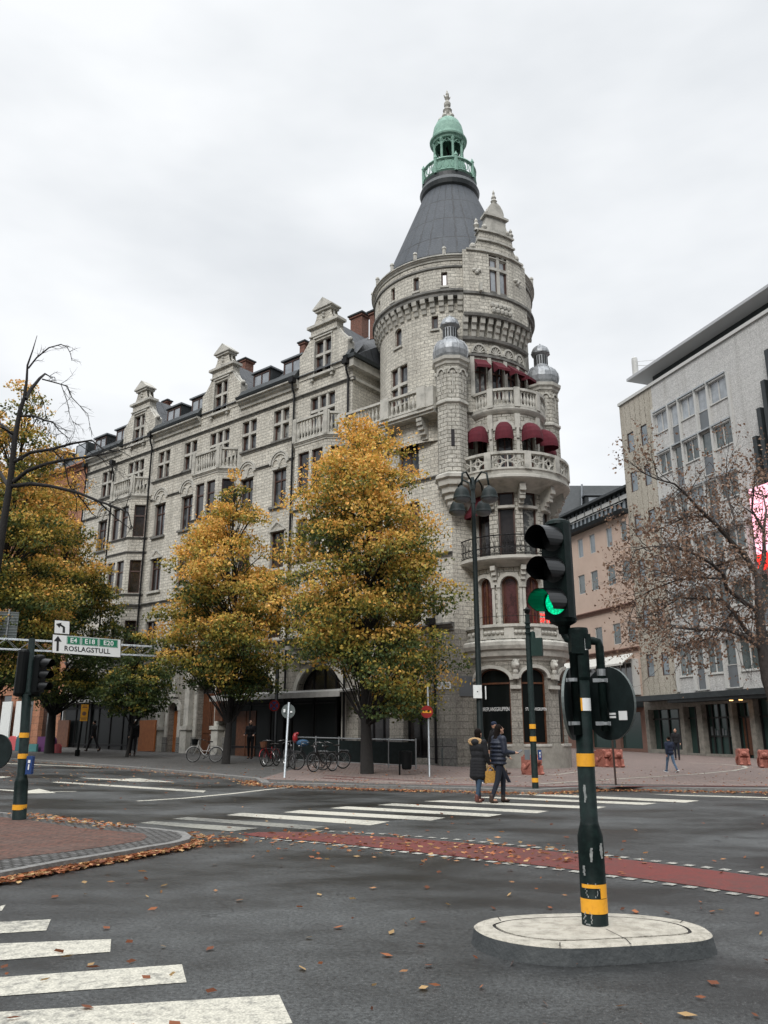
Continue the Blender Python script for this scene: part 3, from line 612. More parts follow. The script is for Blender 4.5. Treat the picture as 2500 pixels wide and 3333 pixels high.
# lower wing towards the tower
HW=[]
for c in(2.45,4.7):
    for z0,z1,gm in((13.5,15.4,'glass'),(10.2,12.2,'glass_curtain'),(6.45,8.5,'glass_dark')):
        HW.append((c-.6,c+.6,z0,z1)); WIN.append((F,c-.6,c+.6,z0,z1,dict(cols=2,tr=(.68,),mi_glass=gm)))
HG=[(1.5,2.9,.5,3.7),(3.7,5.6,.4,3.9)]
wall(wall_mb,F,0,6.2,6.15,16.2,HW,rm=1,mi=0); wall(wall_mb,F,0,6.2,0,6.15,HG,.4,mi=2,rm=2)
E1=Flat(F(6.2,0),-NV,DV*-1); wall(wall_mb,E1,0,5,0,20.85,mi=0)
EL=Flat(F(32.2,0),-NV,DV); wall(wall_mb,EL,0,10,0,21,mi=0)
P1=Vector((8.1,38.0,0)); CH=Flat(P0,P1-P0,Vector(((P1-P0).y,-(P1-P0).x,0))); chl=(P1-P0).length
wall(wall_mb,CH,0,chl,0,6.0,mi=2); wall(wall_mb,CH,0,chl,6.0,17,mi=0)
ST=Flat(P1,(-.324,.946,0),(.946,.324,0)); wall(wall_mb,ST,0,26,0,17,mi=0)
wall_mb.build('wall',[MAT['stone'],MAT['trim'],MAT['stone_base_shaded']],bld)
for m_,a,b,c,d,kw in WIN: window(bld,m_,a,b,c,d,.24,**kw)
# plinths, strings, cornices
mb=MB()
for a,b in((0,1.5),(2.9,3.7),(5.6,6.6),(9.71,11.3),(14.5,16.1),(17.7,19.4),(20.35,23.9),(26.9,28.3),(31.3,32.2)): mb=MB(); mbox(mb,F,a,b,0,1.35,0,.1); mb.build('plinth',MAT['plinth'],bld)
mb=MB()
gsp=[(c-1.9,c+1.9) for c in(8.4,17.15,25.95)]
segs=[(6.2,gsp[0][0])] ; 
for a,b in((gsp[0][1],gsp[1][0]),(gsp[1][1],gsp[2][0]),(gsp[2][1],32.3)): segs.append((a,b))
for a,b in segs: cornice(mb,F,a,b,20.45,.5,.42)
cornice(mb,F,6.0,32.3,19.76,.16,.14,1); cornice(mb,F,6.0,32.3,17.42,.16,.13,1)
def minus(a,b,holes):
    out=[(a,b)]
    for h in holes:
        out=[q for s_ in out for q in((s_[0],min(s_[1],h[0])),(max(s_[0],h[1]),s_[1])) if q[1]-q[0]>.05]
    return out
for a,b in minus(6.2,32.2,[(c-.8,c+.8) for c in pairs]+[(c-2.1,c+2.1) for c in trips]): cornice(mb,F,a,b,16.22,.14,.12,1)
for c in pairs:
    for r_,o_ in((.74,.1),(.60,.06)): archtrim(mb,F,c,16.25,r_-.07,r_-.07,.10,0,o_)
    for dx in(-.31,.31): archtrim(mb,F,c+dx,16.2,.22,.30,.07,0,.05)
    mbox(mb,F,c-.07,c+.07,15.98,16.25,0,.1); mbox(mb,F,c-.62,c+.62,15.93,16.05,0,.05)
    mbox(mb,F,c-.7,c+.7,13.62,13.75,-.2,.14,1); mbox(mb,F,c-.7,c+.7,17.582,17.65,-.2,.12,1)
    mbox(mb,F,c-.7,c+.7,10.06,10.2,-.2,.14); mbox(mb,F,c-.7,c+.7,6.31,6.45,-.2,.12)
    # pointed hood over the middle windows
    for sg in(-1,1): mb.face([F(c,12.95,.1),F(c+sg*.75,12.4,.1),F(c+sg*.75,12.3,.1),F(c,12.8,.1)]); 
    mbox(mb,F,c-.62,c+.62,12.3,12.42,0,.08)
cornice(mb,F,0,32.3,9.3,.2,.14,1); cornice(mb,F,0,32.3,5.95,.35,.28,1); cornice(mb,F,0,6.2,13.1,.16,.12,1)
for a in(0.75,5.6,10.3,15.1,18.7,22.0,28.2,31.6): mbox(mb,F,a-.12,a+.12,6.3,9.3,0,.06)
for c,w in arches+[(16.9,.8),(19.87,.48)]:
    zz=3.5 if w>1 else (3.75 if w>.6 else 2.83); archtrim(mb,F,c,zz,w,1.35 if w>1 else(.75 if w>.6 else .47),.24,0,.13)
    mbox(mb,F,c-w-.24,c-w,1.35,zz,0,.09); mbox(mb,F,c+w,c+w+.24,1.35,zz,0,.09)
for c in(15.6,18.35,21.0):   # carved buttress columns by the doors
    mbox(mb,F,c-.28,c+.28,.2,1.75,0,.42); mbox(mb,F,c-.36,c+.36,1.75,1.95,0,.5); mbox(mb,F,c-.2,c+.2,1.95,4.6,0,.3); mbox(mb,F,c-.3,c+.3,4.5,4.7,0,.42)
    mb.lathe(F(c,4.7,.22),[(.2,0),(.14,.2),(.2,.45),(.1,.8),(0,1.05)],8)
for k in range(5):   # finial over the small door
    mbox(mb,F,19.87-.30+.06*k,19.87+.30-.06*k,3.6+.22*k,3.78+.22*k,0,.22-.02*k)
mb.build('moulding',[MAT['trim'],MAT['sooty']],bld)
# shop openings
def shop(a,b,z0,z1,rise=0,bars=3,gm='shopglass_green',tr=.72,m=F):
    w=window(bld,m,a,b,z0,z1,.42,bars,(tr,),'iron',rise,mi_glass=gm,bar=.08); return w
for c,w in arches: shop(c-w,c+w,.35,4.85,1.35,4,'glass_dark',.66)
shop(1.5,2.9,.5,3.7,0,2,'glass_dark'); shop(3.7,5.6,.4,3.9,0,3,'glass_dark')
def door(a,b,z0,z1,rise,mat,lite=True):
    mb=MB(); wall(mb,F,a,b,z0,z1-rise,o=-.38); 
    mbox(mb,F,(a+b)/2-.03,(a+b)/2+.03,z0,z1-rise,-.38,-.32)
    for i in range(2):
        x0=a+(b-a)*(.5*i+.08); x1=a+(b-a)*(.5*i+.42)
        for q0,q1 in((.06,.3),(.36,.92)): mbox(mb,F,x0,x1,z0+(z1-rise-z0)*q0,z0+(z1-rise-z0)*q1,-.38,-.345)
    d=mb.build('door',MAT[mat],bld)
    gb=MB(); wall(gb,F,a,b,z1-rise,z1,o=-.36); gb.build('fanlight',MAT['glass_dark'],d)
    hb=MB(); hb.ell(F((a+b)/2-.1,z0+1.1,-.28),(.03,.03,.06)); hb.build('handle',MAT['chrome'],d)
door(16.1,17.7,.35,4.5,.75,'wood'); door(19.4,20.35,.4,3.3,.47,'orangewood')
# shopfronts under awning and canopy; dark panels paint in the shade on the wall
for a,b,zt in((6.85,14.6,3.3),(23.4,31.6,3.4)):
    mb=MB(); mbox(mb,F,a,b,.2,zt,-.02,.12,0); sf=mb.build('shopfront',MAT['shopfront'],bld)  # dark panel over the wall, paints in the shade under awning and canopy
    gl=MB(); fr=MB(); n_=int((b-a)/1.35); w_=(b-a)/n_
    for i in range(n_):
        x=a+w_*i; wall(gl,F,x+.12,x+w_-.12,.95,zt-.35,o=.13); mbox(fr,F,x-.05,x+.05,.3,zt,.12,.18)
    mbox(fr,F,a,b,.82,.92,.12,.18); mbox(fr,F,a,b,zt-.3,zt-.2,.12,.18)
    gl.build('pane',MAT['sign_dark'],sf); fr.build('frame',MAT['iron'],sf)
mb=MB(); mbox(mb,F,12.6,14.1,.35,2.7,.12,.17); mbox(mb,F,13.33,13.37,.35,2.7,.17,.2); mb.build('door',MAT['wood'],bld)
# gables
def gable(c):
    mb=MB(); f=lambda s_,z,o_=.04:F(c+s_,z,o_)
    def pl(pts):
        mb.face([f(*p) for p in pts],0,[p for p in pts]); mb.face([f(p[0],p[1],-.5) for p in pts],0,[p for p in pts])
    Wd=.64
    for sg in(-1,1):
        P=[(-1.85,20.8),(-Wd,20.8),(-Wd,23.3),(-1.0,23.3),(-1.22,22.95),(-1.62,22.5),(-1.85,22.3)]; pl([(p[0]*sg,p[1]) for p in P])
        mb.face([f(Wd*sg,20.85),f(Wd*sg,20.85,-.25),f(Wd*sg,22.92,-.25),f(Wd*sg,22.92)],1)
        # side edges and coping
        e_=[(-1.85,20.8),(-1.85,22.3),(-1.62,22.5),(-1.22,22.95),(-1.0,23.3)]
        for i in range(4):
            a,b=e_[i],e_[i+1]; mb.face([f(a[0]*sg,a[1],.04),f(b[0]*sg,b[1],.04),f(b[0]*sg,b[1],-.5),f(a[0]*sg,a[1],-.5)],1)
        mb.tube([f(sg*1.87,22.3,-.2),f(sg*1.64,22.54,-.2),f(sg*1.24,22.98,-.2),f(sg*1.02,23.3,-.2)],[.1,.08,.07,.06],6,1)
        mb.ell(f(sg*1.85,22.35,-.15),(.16,.16,.16),8,1)
        mb.tube([f(sg*.8,23.95,-.2),f(sg*.74,24.15,-.2),f(sg*.56,24.35,-.2),f(sg*.5,24.7,-.2)],[.1,.09,.07,.06],6,1)
    pl([(-Wd,22.92),(Wd,22.92),(Wd,23.3),(-Wd,23.3)]); pl([(-Wd,20.8),(Wd,20.8),(Wd,20.85),(-Wd,20.85)])
    mb.face([f(-Wd,22.92),f(Wd,22.92),f(Wd,22.92,-.25),f(-Wd,22.92,-.25)],1)
    def bx(a,b,z0,z1,o0,o1,mi=0): mbox(mb,F,c+a,c+b,z0,z1,o0,o1,mi)
    bx(-1.0,1.0,23.3,23.8,-.5,.04); bx(-1.06,1.06,23.24,23.32,-.52,.14,1); bx(-1.2,1.2,23.78,23.94,-.55,.2,1)
    pl([(-.82,23.94),(.82,23.94),(.62,24.3),(.5,24.72),(-.5,24.72),(-.62,24.3)])
    bx(-.62,.62,24.68,24.82,-.55,.16,1); bx(-.74,.74,24.82,24.9,-.6,.24,1)
    A=[F(c-.74,24.9,.24),F(c+.74,24.9,.24),F(c+.74,24.9,-.6),F(c-.74,24.9,-.6)]; t0=F(c,25.48,.2); t1=F(c,25.48,-.55)
    mb.face([A[0],A[1],t0],1); mb.face([A[1],A[2],t1,t0],1); mb.face([A[3],A[0],t0,t1],1); mb.face([A[2],A[3],t1],1)
    for dz in(24.05,24.3,24.5): mb.ell(F(c,dz,.05),(.12,.12,.1),7,1)
    bx(-.95,.95,20.68,20.82,-.05,.22,1); 
    for sg in(-.75,.75): bx(sg-.08,sg+.08,20.5,20.68,0,.16,1)
    bx(-Wd-.06,-Wd,20.85,23.1,0,.09,1); bx(Wd,Wd+.06,20.85,23.1,0,.09,1); bx(-.74,.74,23.08,23.16,0,.12,1)
    g_=mb.build('gable',[MAT['stone'],MAT['trim']],bld)
    window(bld,F,c-Wd,c+Wd,20.85,22.92,.22,cross=2,tr=(.58,))
    rb=MB()   # slate roof behind the gable
    e0,e1=-.45,-5.0
    for sg in(-1,1): rb.face([F(c,24.4,e0),F(c,24.4,e1),F(c+sg*1.95,21.6,e1),F(c+sg*1.95,21.6,e0)],0,[(0,0),(4.5,0),(4.5,3),(0,3)])
    rb.build('gable_roof',MAT['slate'],bld)
for c in(8.4,17.2,25.95): gable(c)
# roofs
mb=MB()
def roofq(a,b,p,q): mb.face([F(a,p[1],p[0]),F(b,p[1],p[0]),F(b,q[1],q[0]),F(a,q[1],q[0])],0,[(a,0),(b,0),(b,math.hypot(q[0]-p[0],q[1]-p[1])),(a,math.hypot(q[0]-p[0],q[1]-p[1]))])
roofq(6.2,32.6,(.15,21.05),(-1.4,22.9)); roofq(7.0,32.6,(-1.4,22.9),(-7,25.8))
mb.face([F(5.9,21.05,.2),F(5.9,21.05,-7),F(7.2,25.8,-7),F(7.0,22.9,-1.4)],0,[(0,0),(7,0),(7,3),(1.5,2)]); mb.face([F(5.9,21.05,.2),F(7.0,22.9,-1.4),F(6.2,22.9,-1.4)],0)
mb.face([F(32.6,21.05,.15),F(32.6,22.9,-1.4),F(32.6,24.2,-7),F(32.6,21,-7)],0)
mb.build('roof',MAT['slate'],bld)
mb=MB()   # black gutter aprons
for a,b in segs: mb=MB(); prof(mb,F,a,b,[(-.1,20.92),(.46,20.94),(.52,21.08),(.34,21.16),(.05,21.62),(-.1,21.62)]); mb.build('gutter',MAT['roofmetal'],bld)
mb=MB()
mbox(mb,E1,-.4,3.5,20.92,21.14,-.1,.45)
mb.build('gutter',MAT['roofmetal'],bld)
mb=MB(); mbox(mb,E1,-.3,3.5,20.45,20.95,-.05,.3); mbox(mb,E1,-.12,3.5,19.76,19.92,-.05,.14); mb.build('end_cornice',MAT['trim'],bld)
def dormer(c,w=.8,full=False):
    mb=MB(); z0,z1=21.2,22.62
    mbox(mb,F,c-w,c+w,z0,z1,-3.2,-.25,0); mbox(mb,F,c-w-.1,c+w+.1,z1,z1+.1,-3.4,-.1,1)
    P=[F(c-w-.1,z1+.1,-.1),F(c+w+.1,z1+.1,-.1),F(c+w+.1,z1+.1,-3.4),F(c-w-.1,z1+.1,-3.4)]; t0,t1=F(c,z1+.42,-.9),F(c,z1+.42,-3.4)
    mb.face([P[0],P[1],t0],1); mb.face([P[1],P[2],t1,t0],1); mb.face([P[3],P[0],t0,t1],1)
    d=mb.build('dormer',[MAT['roofmetal'],MAT['greymetal']],bld)
    fb=MB(); m2=F
    for x in(c-w+.12,c,c+w-.12): mbox(fb,m2,x-.04,x+.04,z0+.1,z1-.12,-.26,-.2)
    for z in(z0+.1,z1-.16): mbox(fb,m2,c-w+.12,c+w-.12,z,z+.06,-.26,-.195)
    fb.build('frame',MAT['brown'],d); gb=MB(); wall(gb,m2,c-w+.12,c+w-.12,z0+.12,z1-.12,o=-.24); gb.build('pane',MAT['glass_pale'],d)
for c in(11.1,13.75,19.75,22.4,28.45,31.2): dormer(c)
def chimney(x,y,Y,w,h,base=20):
    p=AY(x,y,Y); mb=MB(); mb.box((p.x,p.y,(p.z-.25+base)/2),(w,w*.7,p.z-.25-base),-.69,0); mb.box((p.x,p.y,p.z-.32),(w+.16,w*.7+.16,.14),-.69,0)
    mb.box((p.x,p.y,p.z-.2),(w+.3,w*.7+.3,.1),-.69,1); mb.box((p.x,p.y,p.z-.08),(w*.8,w*.5,.14),-.69,1)
    mb.build('chimney',[MAT['brick_red'],MAT['roofmetal']],bld)
chimney(1171,1022,47,.98,1); chimney(990,1108,52,.5,1); chimney(797,1172,56,1.15,1); chimney(545,1300,62,.5,1); chimney(1214,1008,45,.32,1)
# oriels with balconies
def oriel(c,full=True):
    wv=2.0; wf=1.15; od=.85
    A=F(c-wv,0,0);B_=F(c-wf,0,od);C_=F(c+wf,0,od);D_=F(c+wv,0,0)
    fac=[]
    for a,b in((A,B_),(B_,C_),(C_,D_)):
        d=b-a; n_=Vector((d.y,-d.x,0)); 
        if n_.dot(NV)<0: n_=-n_
        fac.append((Flat(a,d,n_),d.length))
    mb=MB(); tb=MB(); kb=MB(); sb=MB()
    rows=[(13.9,16.05),(10.2,12.35),(6.6,8.45)] 
    for i,(m_,l_) in enumerate(fac):
        hs=[]
        for z0,z1 in rows:
            if i==1: hs+=[(.25,l_/2-.1,z0,z1),(l_/2+.1,l_-.25,z0,z1)]
            else: hs.append((l_/2-.36,l_/2+.36,z0,z1))
        wall(mb,m_,0,l_,5.9,16.7,hs,.2,rm=1)
        for h in hs: window(bld,m_,h[0],h[1],h[2],h[3],.18,1,(.66,),mi_glass='glass_dark')
        for z,hh,pp in((16.45,.25,.14),(13.72,.14,.1),(12.75,.16,.1),(10.0,.14,.1),(9.2,.3,.16),(5.9,.3,.2)): cornice(tb if z>16 else sb,m_,-.04,l_+.04,z,hh,pp)
        # balcony balustrade
        balus(tb,m_,.15,l_-.15,16.72,1.25,.0,.22)
        for x in(0,l_): mbox(tb,m_,x-.13,x+.13,16.7,18.05,-.13,.13)
    tb.face([F(c-wv,16.7,0),F(c-wf,16.7,od),F(c+wf,16.7,od),F(c+wv,16.7,0)]); sb.face([F(c-wv,5.9,0),F(c-wf,5.9,od),F(c+wf,5.9,od),F(c+wv,5.9,0)])
    for k in range(4):
        t=k/4; kb.box(F(c,5.75-.22*k,od*(.42-.08*k)),(2*(wv-.4)*(1-t*.6),od*(1-t*.5)*.8,.2),math.atan2(DV.y,DV.x))
    o_=mb.build('oriel',[MAT['stone'],MAT['trim']],bld); tb.build('balcony',MAT['trim'],bld); sb.build('moulding',MAT['sooty'],o_); kb.build('corbel',MAT['trim'],o_)
for c in trips: oriel(c)
# rain pipes
for s_,zt,o_ in((10.45,20.4,.2),(6.35,20.3,.2),(24.0,20.4,.2),(28.35,19.4,.2),(1.0,5.9,.16),(32.0,20,.2)):
    mb=MB(); mb.tube([F(s_,zt+.4,.4),F(s_,zt,.36),F(s_,zt-.35,o_),F(s_,8,o_),F(s_,.3,o_)],[.06]*5,7); mb.box(F(s_,zt+.45,.4),(.34,.3,.3),-.69); mb.build('rain_pipe',MAT['iron'],bld)
# shop awnings over the pavement
mb=MB(); prof(mb,F,5.6,15.0,[(0,3.62),(.05,3.64),(1.35,3.46),(1.35,3.2),(1.31,3.2),(1.31,3.40),(0,3.52)]); mb.build('awning',MAT['awning_grey'],bld)
mb=MB(); prof(mb,F,22.9,32.3,[(0,3.72),(1.2,3.62),(1.2,3.45),(0,3.45)]); mb.build('canopy',MAT['awning_grey'],bld)
# terrace balcony over the lower wing
mb=MB(); mbox(mb,F,.3,6.25,16.12,16.45,-4,.85); cornice(mb,F,.3,6.25,16.02,.3,.95)
for a,b in((1.15,3.0),(3.5,5.9)): balus(mb,F,a,b,16.45,1.02,.78,.25,th=.2)
for x in(1.0,3.25,6.1): mbox(mb,F,x-.25,x+.25,16.45,17.55,.62,.94)
mbox(mb,F,.3,.8,16.45,17.45,.6,.9)
for x in(1.25,3.5,5.9):
    for k in range(6): mbox(mb,F,x-.16,x+.16,16.1-.2*(k+1),16.1-.2*k,-.05,.78-.02*k-.024*k*k)
mb.build('terrace_balcony',MAT['trim'],bld)
# ---------------- tower drum
TC=(3.78,39.67); D1=Cyl(TC,3.98,5); D2=Cyl(TC,4.27,5)
mb=MB(); hs=[(D1.S(-20.8),D1.S(-15.9),20.85,21.6),(D1.S(-54),D1.S(-46.5),20.5,21.55,.22),(D1.S(-59.5),D1.S(-41),17.3,19.4)]
wall(mb,D1,D1.S(-150),D1.S(150),15,22.5,hs,.25)
h2=[(D2.S(a-2.1),D2.S(a+2.1),23.0,23.8) for a in(-92,-71.3,-51,-30.4,-10.4)]
wall(mb,D2,D2.S(-178),D2.S(180),22.5,24.45,h2,.22)
mb.build('tower_wall',[MAT['stone']],bld)
for h in hs: window(bld,D1,h[0],h[1],h[2],h[3],.2,1 if h[1]-h[0]<1 else 2,() if h[1]-h[0]<1 else (.52,),'brown',h[4] if len(h)>4 else 0,cross=2 if h[1]-h[0]>1 else None)
for h in h2: window(bld,D2,h[0],h[1],h[2],h[3],.18,1)
mb=MB(); full=(D2.S(-178),D2.S(180))
prof(mb,D2,*full,[(-.1,22.42),(.05,22.45),(.05,22.6),(.14,22.68),(.14,22.8),(-.02,22.84)],1); cornice(mb,D2,*full,24.42,.28,.2); prof(mb,D2,*full,[(-.02,24.0),(.07,24.03),(.07,24.12),(-.02,24.14)],1)
for a in np.arange(-173,2,6.4):
    x=D1.S(a)
    prof(mb,D1,x-.12,x+.12,[(-.02,21.72),(.08,21.75),(.13,21.95),(.2,22.0),(.24,22.2),(.31,22.24),(.34,22.46),(-.02,22.46)])
for a in(54,62,70,78,86): 
    x=D1.S(a); mbox(mb,D1,x-.11,x+.11,21.98,22.45,0,.24)
for h in h2+hs: mbox(mb,D2 if h in h2 else D1,h[0]-.06,h[1]+.06,h[2]-.1,h[2],-.05,.09)
mb.build('tower_moulding',[MAT['trim'],MAT['sooty']],bld)
mb=MB(); mb.lathe(TC,[(4.32,24.7),(4.32,24.86),(4.1,24.9)],56); mb.lathe((*TC,24.84),[(3.98,0),(1.56,6.15)],56,1)
mb.lathe(TC,[(1.56,30.98),(1.66,31.1),(1.72,31.35),(1.62,31.62),(1.5,31.7),(1.52,31.95),(0,31.97)],40)
mb.build('tower_roof',[MAT['roofmetal'],MAT['seam']],bld)
for a in range(-110,90,20):
    mb=MB(); p=D2(D2.S(a),24.7,.12); mb.lathe(p,[(.1,0),(.1,.3),(.13,.32),(.1,.42),(.0,.5)],6); mb.build('parapet_post',MAT['trim'],bld)
# copper lantern
mb=MB(); nP=12
mb.lathe(TC,[(1.5,31.95),(1.58,32.05),(1.5,32.15)],36); mb.lathe(TC,[(1.5,32.72),(1.58,32.8),(1.55,32.88),(1.44,32.88),(1.44,32.72)],36)
DB=Cyl(TC,1.5,6)
for k in range(24):
    x=DB.S(15*k); c_=DB(x+DB.S(3.75),32.43,0)
    t=Vector((c_.x-TC[0],c_.y-TC[1],0)).normalized(); e_=Vector((-t.y,t.x,0))
    mb.tube([c_+e_*.15*math.cos(2*PI*j/10)+Vector((0,0,.26*math.sin(2*PI*j/10))) for j in range(11)],.028,5,0,False)
for k in range(8): mb.lathe(DB(DB.S(45*k+10),31.95,.02),[(.1,0),(.1,.95),(.13,1.0),(.0,1.3)],5)
mb.lathe(TC,[(1.5,32.1),(.95,32.15),(1.0,33.2),(.88,33.25),(.88,33.3),(.75,33.35)],30)
DL=Cyl(TC,.85,6)
for k in range(8):
    a=45*k+12; mb.lathe(DL(DL.S(a),33.2,0),[(.11,0),(.08,.12),(.07,1.3),(.12,1.45),(.12,1.62)],6)
    A_=DL(DL.S(a),34.35,0); B_=DL(DL.S(a+22.5),34.72,0); C_=DL(DL.S(a+45),34.35,0); mb.tube([A_,A_*.4+B_*.6,B_,B_*.6+C_*.4,C_],.045,5)
    mb.tube([A_+Vector((0,0,.3)),B_-Vector((0,0,.25)),C_+Vector((0,0,.3))],.035,5)
mb.lathe(TC,[(.78,34.72),(.95,34.75),(.98,34.85),(1.08,34.92),(1.1,35.02),(.98,35.08),(.93,35.3),(.9,35.6),(.84,35.95),(.70,36.28),(.5,36.52),(.28,36.66),(.2,36.72)],32)
mb.build('copper_lantern',MAT['copper'],bld)
mb=MB(); mb.tube([(TC[0],TC[1],33.2),(TC[0]+.05,TC[1],34.0),(TC[0]-.1,TC[1],34.7)],[.06,.1,.05],6); mb.tube([(TC[0]-.25,TC[1],33.2),(TC[0],TC[1],33.9)],.035,5); mb.tube([(TC[0]+.3,TC[1]+.1,33.2),(TC[0]+.1,TC[1],34.2)],.035,5); mb.build('spiral_stair',MAT['iron'],bld)
mb=MB()
for k in range(6):
    a=R(60*k); mb.ell((TC[0]+.42*math.cos(a),TC[1]+.42*math.sin(a),36.62),(.16,.16,.16),7); mb.tube([(TC[0]+.4*math.cos(a),TC[1]+.4*math.sin(a),36.6),(TC[0]+.2*math.cos(a),TC[1]+.2*math.sin(a),37.1)],[.09,.06],6)
mb.lathe(TC,[(.35,36.6),(.24,36.9),(.3,37.05),(.2,37.15),(.28,37.3),(.18,37.45),(.12,37.5),(.2,37.65),(.21,37.8),(.12,38.0),(.09,38.05),(.16,38.2)],10)
for k in range(4): a=R(90*k+20); mb.tube([(TC[0],TC[1],38.1),(TC[0]+.14*math.cos(a),TC[1]+.14*math.sin(a),38.25),(TC[0]+.22*math.cos(a),TC[1]+.22*math.sin(a),38.38)],[.07,.06,.02],5)
mb.lathe(TC,[(.1,38.1),(.1,38.3),(.06,38.4),(.09,38.5),(.03,38.75),(0,38.8)],8); mb.build('finial',MAT['trim'],bld,smooth=False)
# ---------------- upper bay with its gable
BY=Cyl(TC,4.5,4); BZ=Cyl(TC,4.14,4); S5=BY.S
mb=MB(); gh=[(S5(19.2),S5(33.0),22.55,24.8)]
wall(mb,BY,S5(1.8),S5(52),21.3,24.9,gh,.25,rm=1)
for a in(1.8,52): mb.face([BY(S5(a),21.3,0),BY(S5(a),24.9,0),BY(S5(a),24.9,-.5),BY(S5(a),21.3,-.5)],0)
bh=[(BZ.S(a-4.4),BZ.S(a+4.4),17.1,19.0) for a in(12.2,25.2,37.6,49.5)]
wall(mb,BZ,BZ.S(1),BZ.S(56),16.3,21.3,bh,.13,rm=1)
def slab(mb,m,c,P,o0,o1,mi=0):
    for i in range(len(P)-1):
        (z0,a0),(z1,a1)=P[i],P[i+1]; n_=4
        for k in range(n_):
            t0,t1=-1+2*k/n_,-1+2*(k+1)/n_
            for o_ in(o0,o1): mb.face([m(c+a0*t0,z0,o_),m(c+a0*t1,z0,o_),m(c+a1*t1,z1,o_),m(c+a1*t0,z1,o_)],mi,[(c+a0*t0,z0),(c+a0*t1,z0),(c+a1*t1,z1),(c+a1*t0,z1)])
            if a0!=a1 or i==len(P)-2: mb.face([m(c+a0*t0,z0,o0),m(c+a0*t1,z0,o0),m(c+a0*t1,z0,o1),m(c+a0*t0,z0,o1)],mi)
        for sg in(-1,1): mb.face([m(c+sg*a0,z0,o0),m(c+sg*a0,z0,o1),m(c+sg*a1,z1,o1),m(c+sg*a1,z1,o0)],mi)
gc=S5(26)
slab(mb,BY,gc,[(24.88,1.55),(25.05,1.5),(25.2,1.3),(25.35,1.12),(25.55,1.05),(26.1,1.0)],-.45,0)
slab(mb,BY,gc,[(26.1,.98),(26.25,.9),(26.4,.68),(26.7,.6),(27.05,.6)],-.4,0,1)
slab(mb,BY,gc,[(27.1,.45),(27.35,.5),(27.6,.42),(27.8,.28),(27.92,.12)],-.35,.02,1)
mb.build('gable_bay',[MAT['stone'],MAT['trim']],bld)
window(bld,BY,*gh[0][:4],.17,cross=2,tr=(.66,),mi_glass='glass_pale')
for h in bh: window(bld,BZ,h[0],h[1],h[2],h[3],.125,2,(.7,),mi_glass='glass')
mb=MB()
for z,a in((24.86,1.72),(25.5,1.12),(26.05,1.08)): slab(mb,BY,gc,[(z,a),(z+.1,a)],-.5,.1)
slab(mb,BY,gc,[(27.02,.72),(27.14,.72)],-.45,.12)
mo_=mb
for sg in(-1,1):
    mb=MB(); mb.ell(BY(gc+sg*1.35,25.15,-.1),(.18,.18,.2),8); mb.lathe(BY(gc+sg*1.1,26.15,-.15),[(.12,0),(.08,.15),(.16,.3),(.08,.45),(.1,.55),(0,.75)],7); mb.ell(BY(gc+sg*.7,26.35,-.05),(.15,.15,.15),7); mb.build('gable_ornament',MAT['trim'],bld)
mb=MB()
mb.lathe(BY(gc,27.9,-.15),[(.2,0),(.1,.08),(.18,.2),(.1,.32),(.14,.42),(.05,.6),(.07,.72),(0,.92)],8)
mb.build('gable_ornament',MAT['trim'],bld); mb=mo_
prof(mb,BY,S5(1.6),S5(52.2),[(-.02,22.38),(.09,22.42),(.09,22.55),(-.02,22.58)],1); prof(mb,BY,S5(1.6),S5(52.2),[(-.3,21.18),(.12,21.2),(.16,21.34),(.0,21.42),(-.3,21.4)],1)
prof(mb,BZ,BZ.S(.8),BZ.S(56),[(-.02,20.02),(.16,20.06),(.2,20.2),(.04,20.26),(-.02,20.26)],1); prof(mb,BZ,BZ.S(.8),BZ.S(56),[(-.02,19.2),(.1,19.22),(.1,19.34),(-.02,19.36)],1)
for a in np.arange(2.6,54,5.5):
    x=BZ.S(a)
    prof(mb,BZ,x-.11,x+.11,[(-.02,20.24),(.12,20.26),(.16,20.5),(.24,20.56),(.26,20.8),(.36,20.88),(.4,21.22),(-.02,21.22)])
for a in(11.4,23.5,34.5,45.5):   # shells over the awning windows
    mo_=mb; mb=MB(); x=BZ.S(a+.4); archtrim(mb,BZ,x,19.4,.30,.42,.09,0,.1); 
    for j in range(7):
        t=R(10+160*j/6); mb.tube([BZ(x,19.42,.02),BZ(x-.29*math.cos(t),19.42+.38*math.sin(t),.03)],[.02,.05],5)
    mb.build('shell_ornament',MAT['trim'],bld); mb=mo_
for a in(6.8,18.7,31.4,43.6,54): mbox(mb,BZ,BZ.S(a)-.1,BZ.S(a)+.1,17.1,19.2,0,.07)
mo_=mb; mb=MB()
for i in range(5):
    for j in range(2): mb.ell(BY(S5(20+i*3.1+j),21.95-.28*j,.03),(.13,.1,.17),7)
mb.build('carved_panel',MAT['trim'],bld)
for a in(10.5,41.5):
    mb=MB()
    for i in range(3): mb.ell(BY(S5(a-1.5+1.5*i),23.75-.12*(i%2),.03),(.13,.1,.1),7)
    mb.build('carved_boss',MAT['trim'],bld)
mb=mo_
for p,m_ in((S5(12),BY),): mbox(mb,m_,p-.06,p+.06,22.5,22.95,0,.3)
mb.build('bay_moulding',[MAT['trim'],MAT['sooty']],bld)
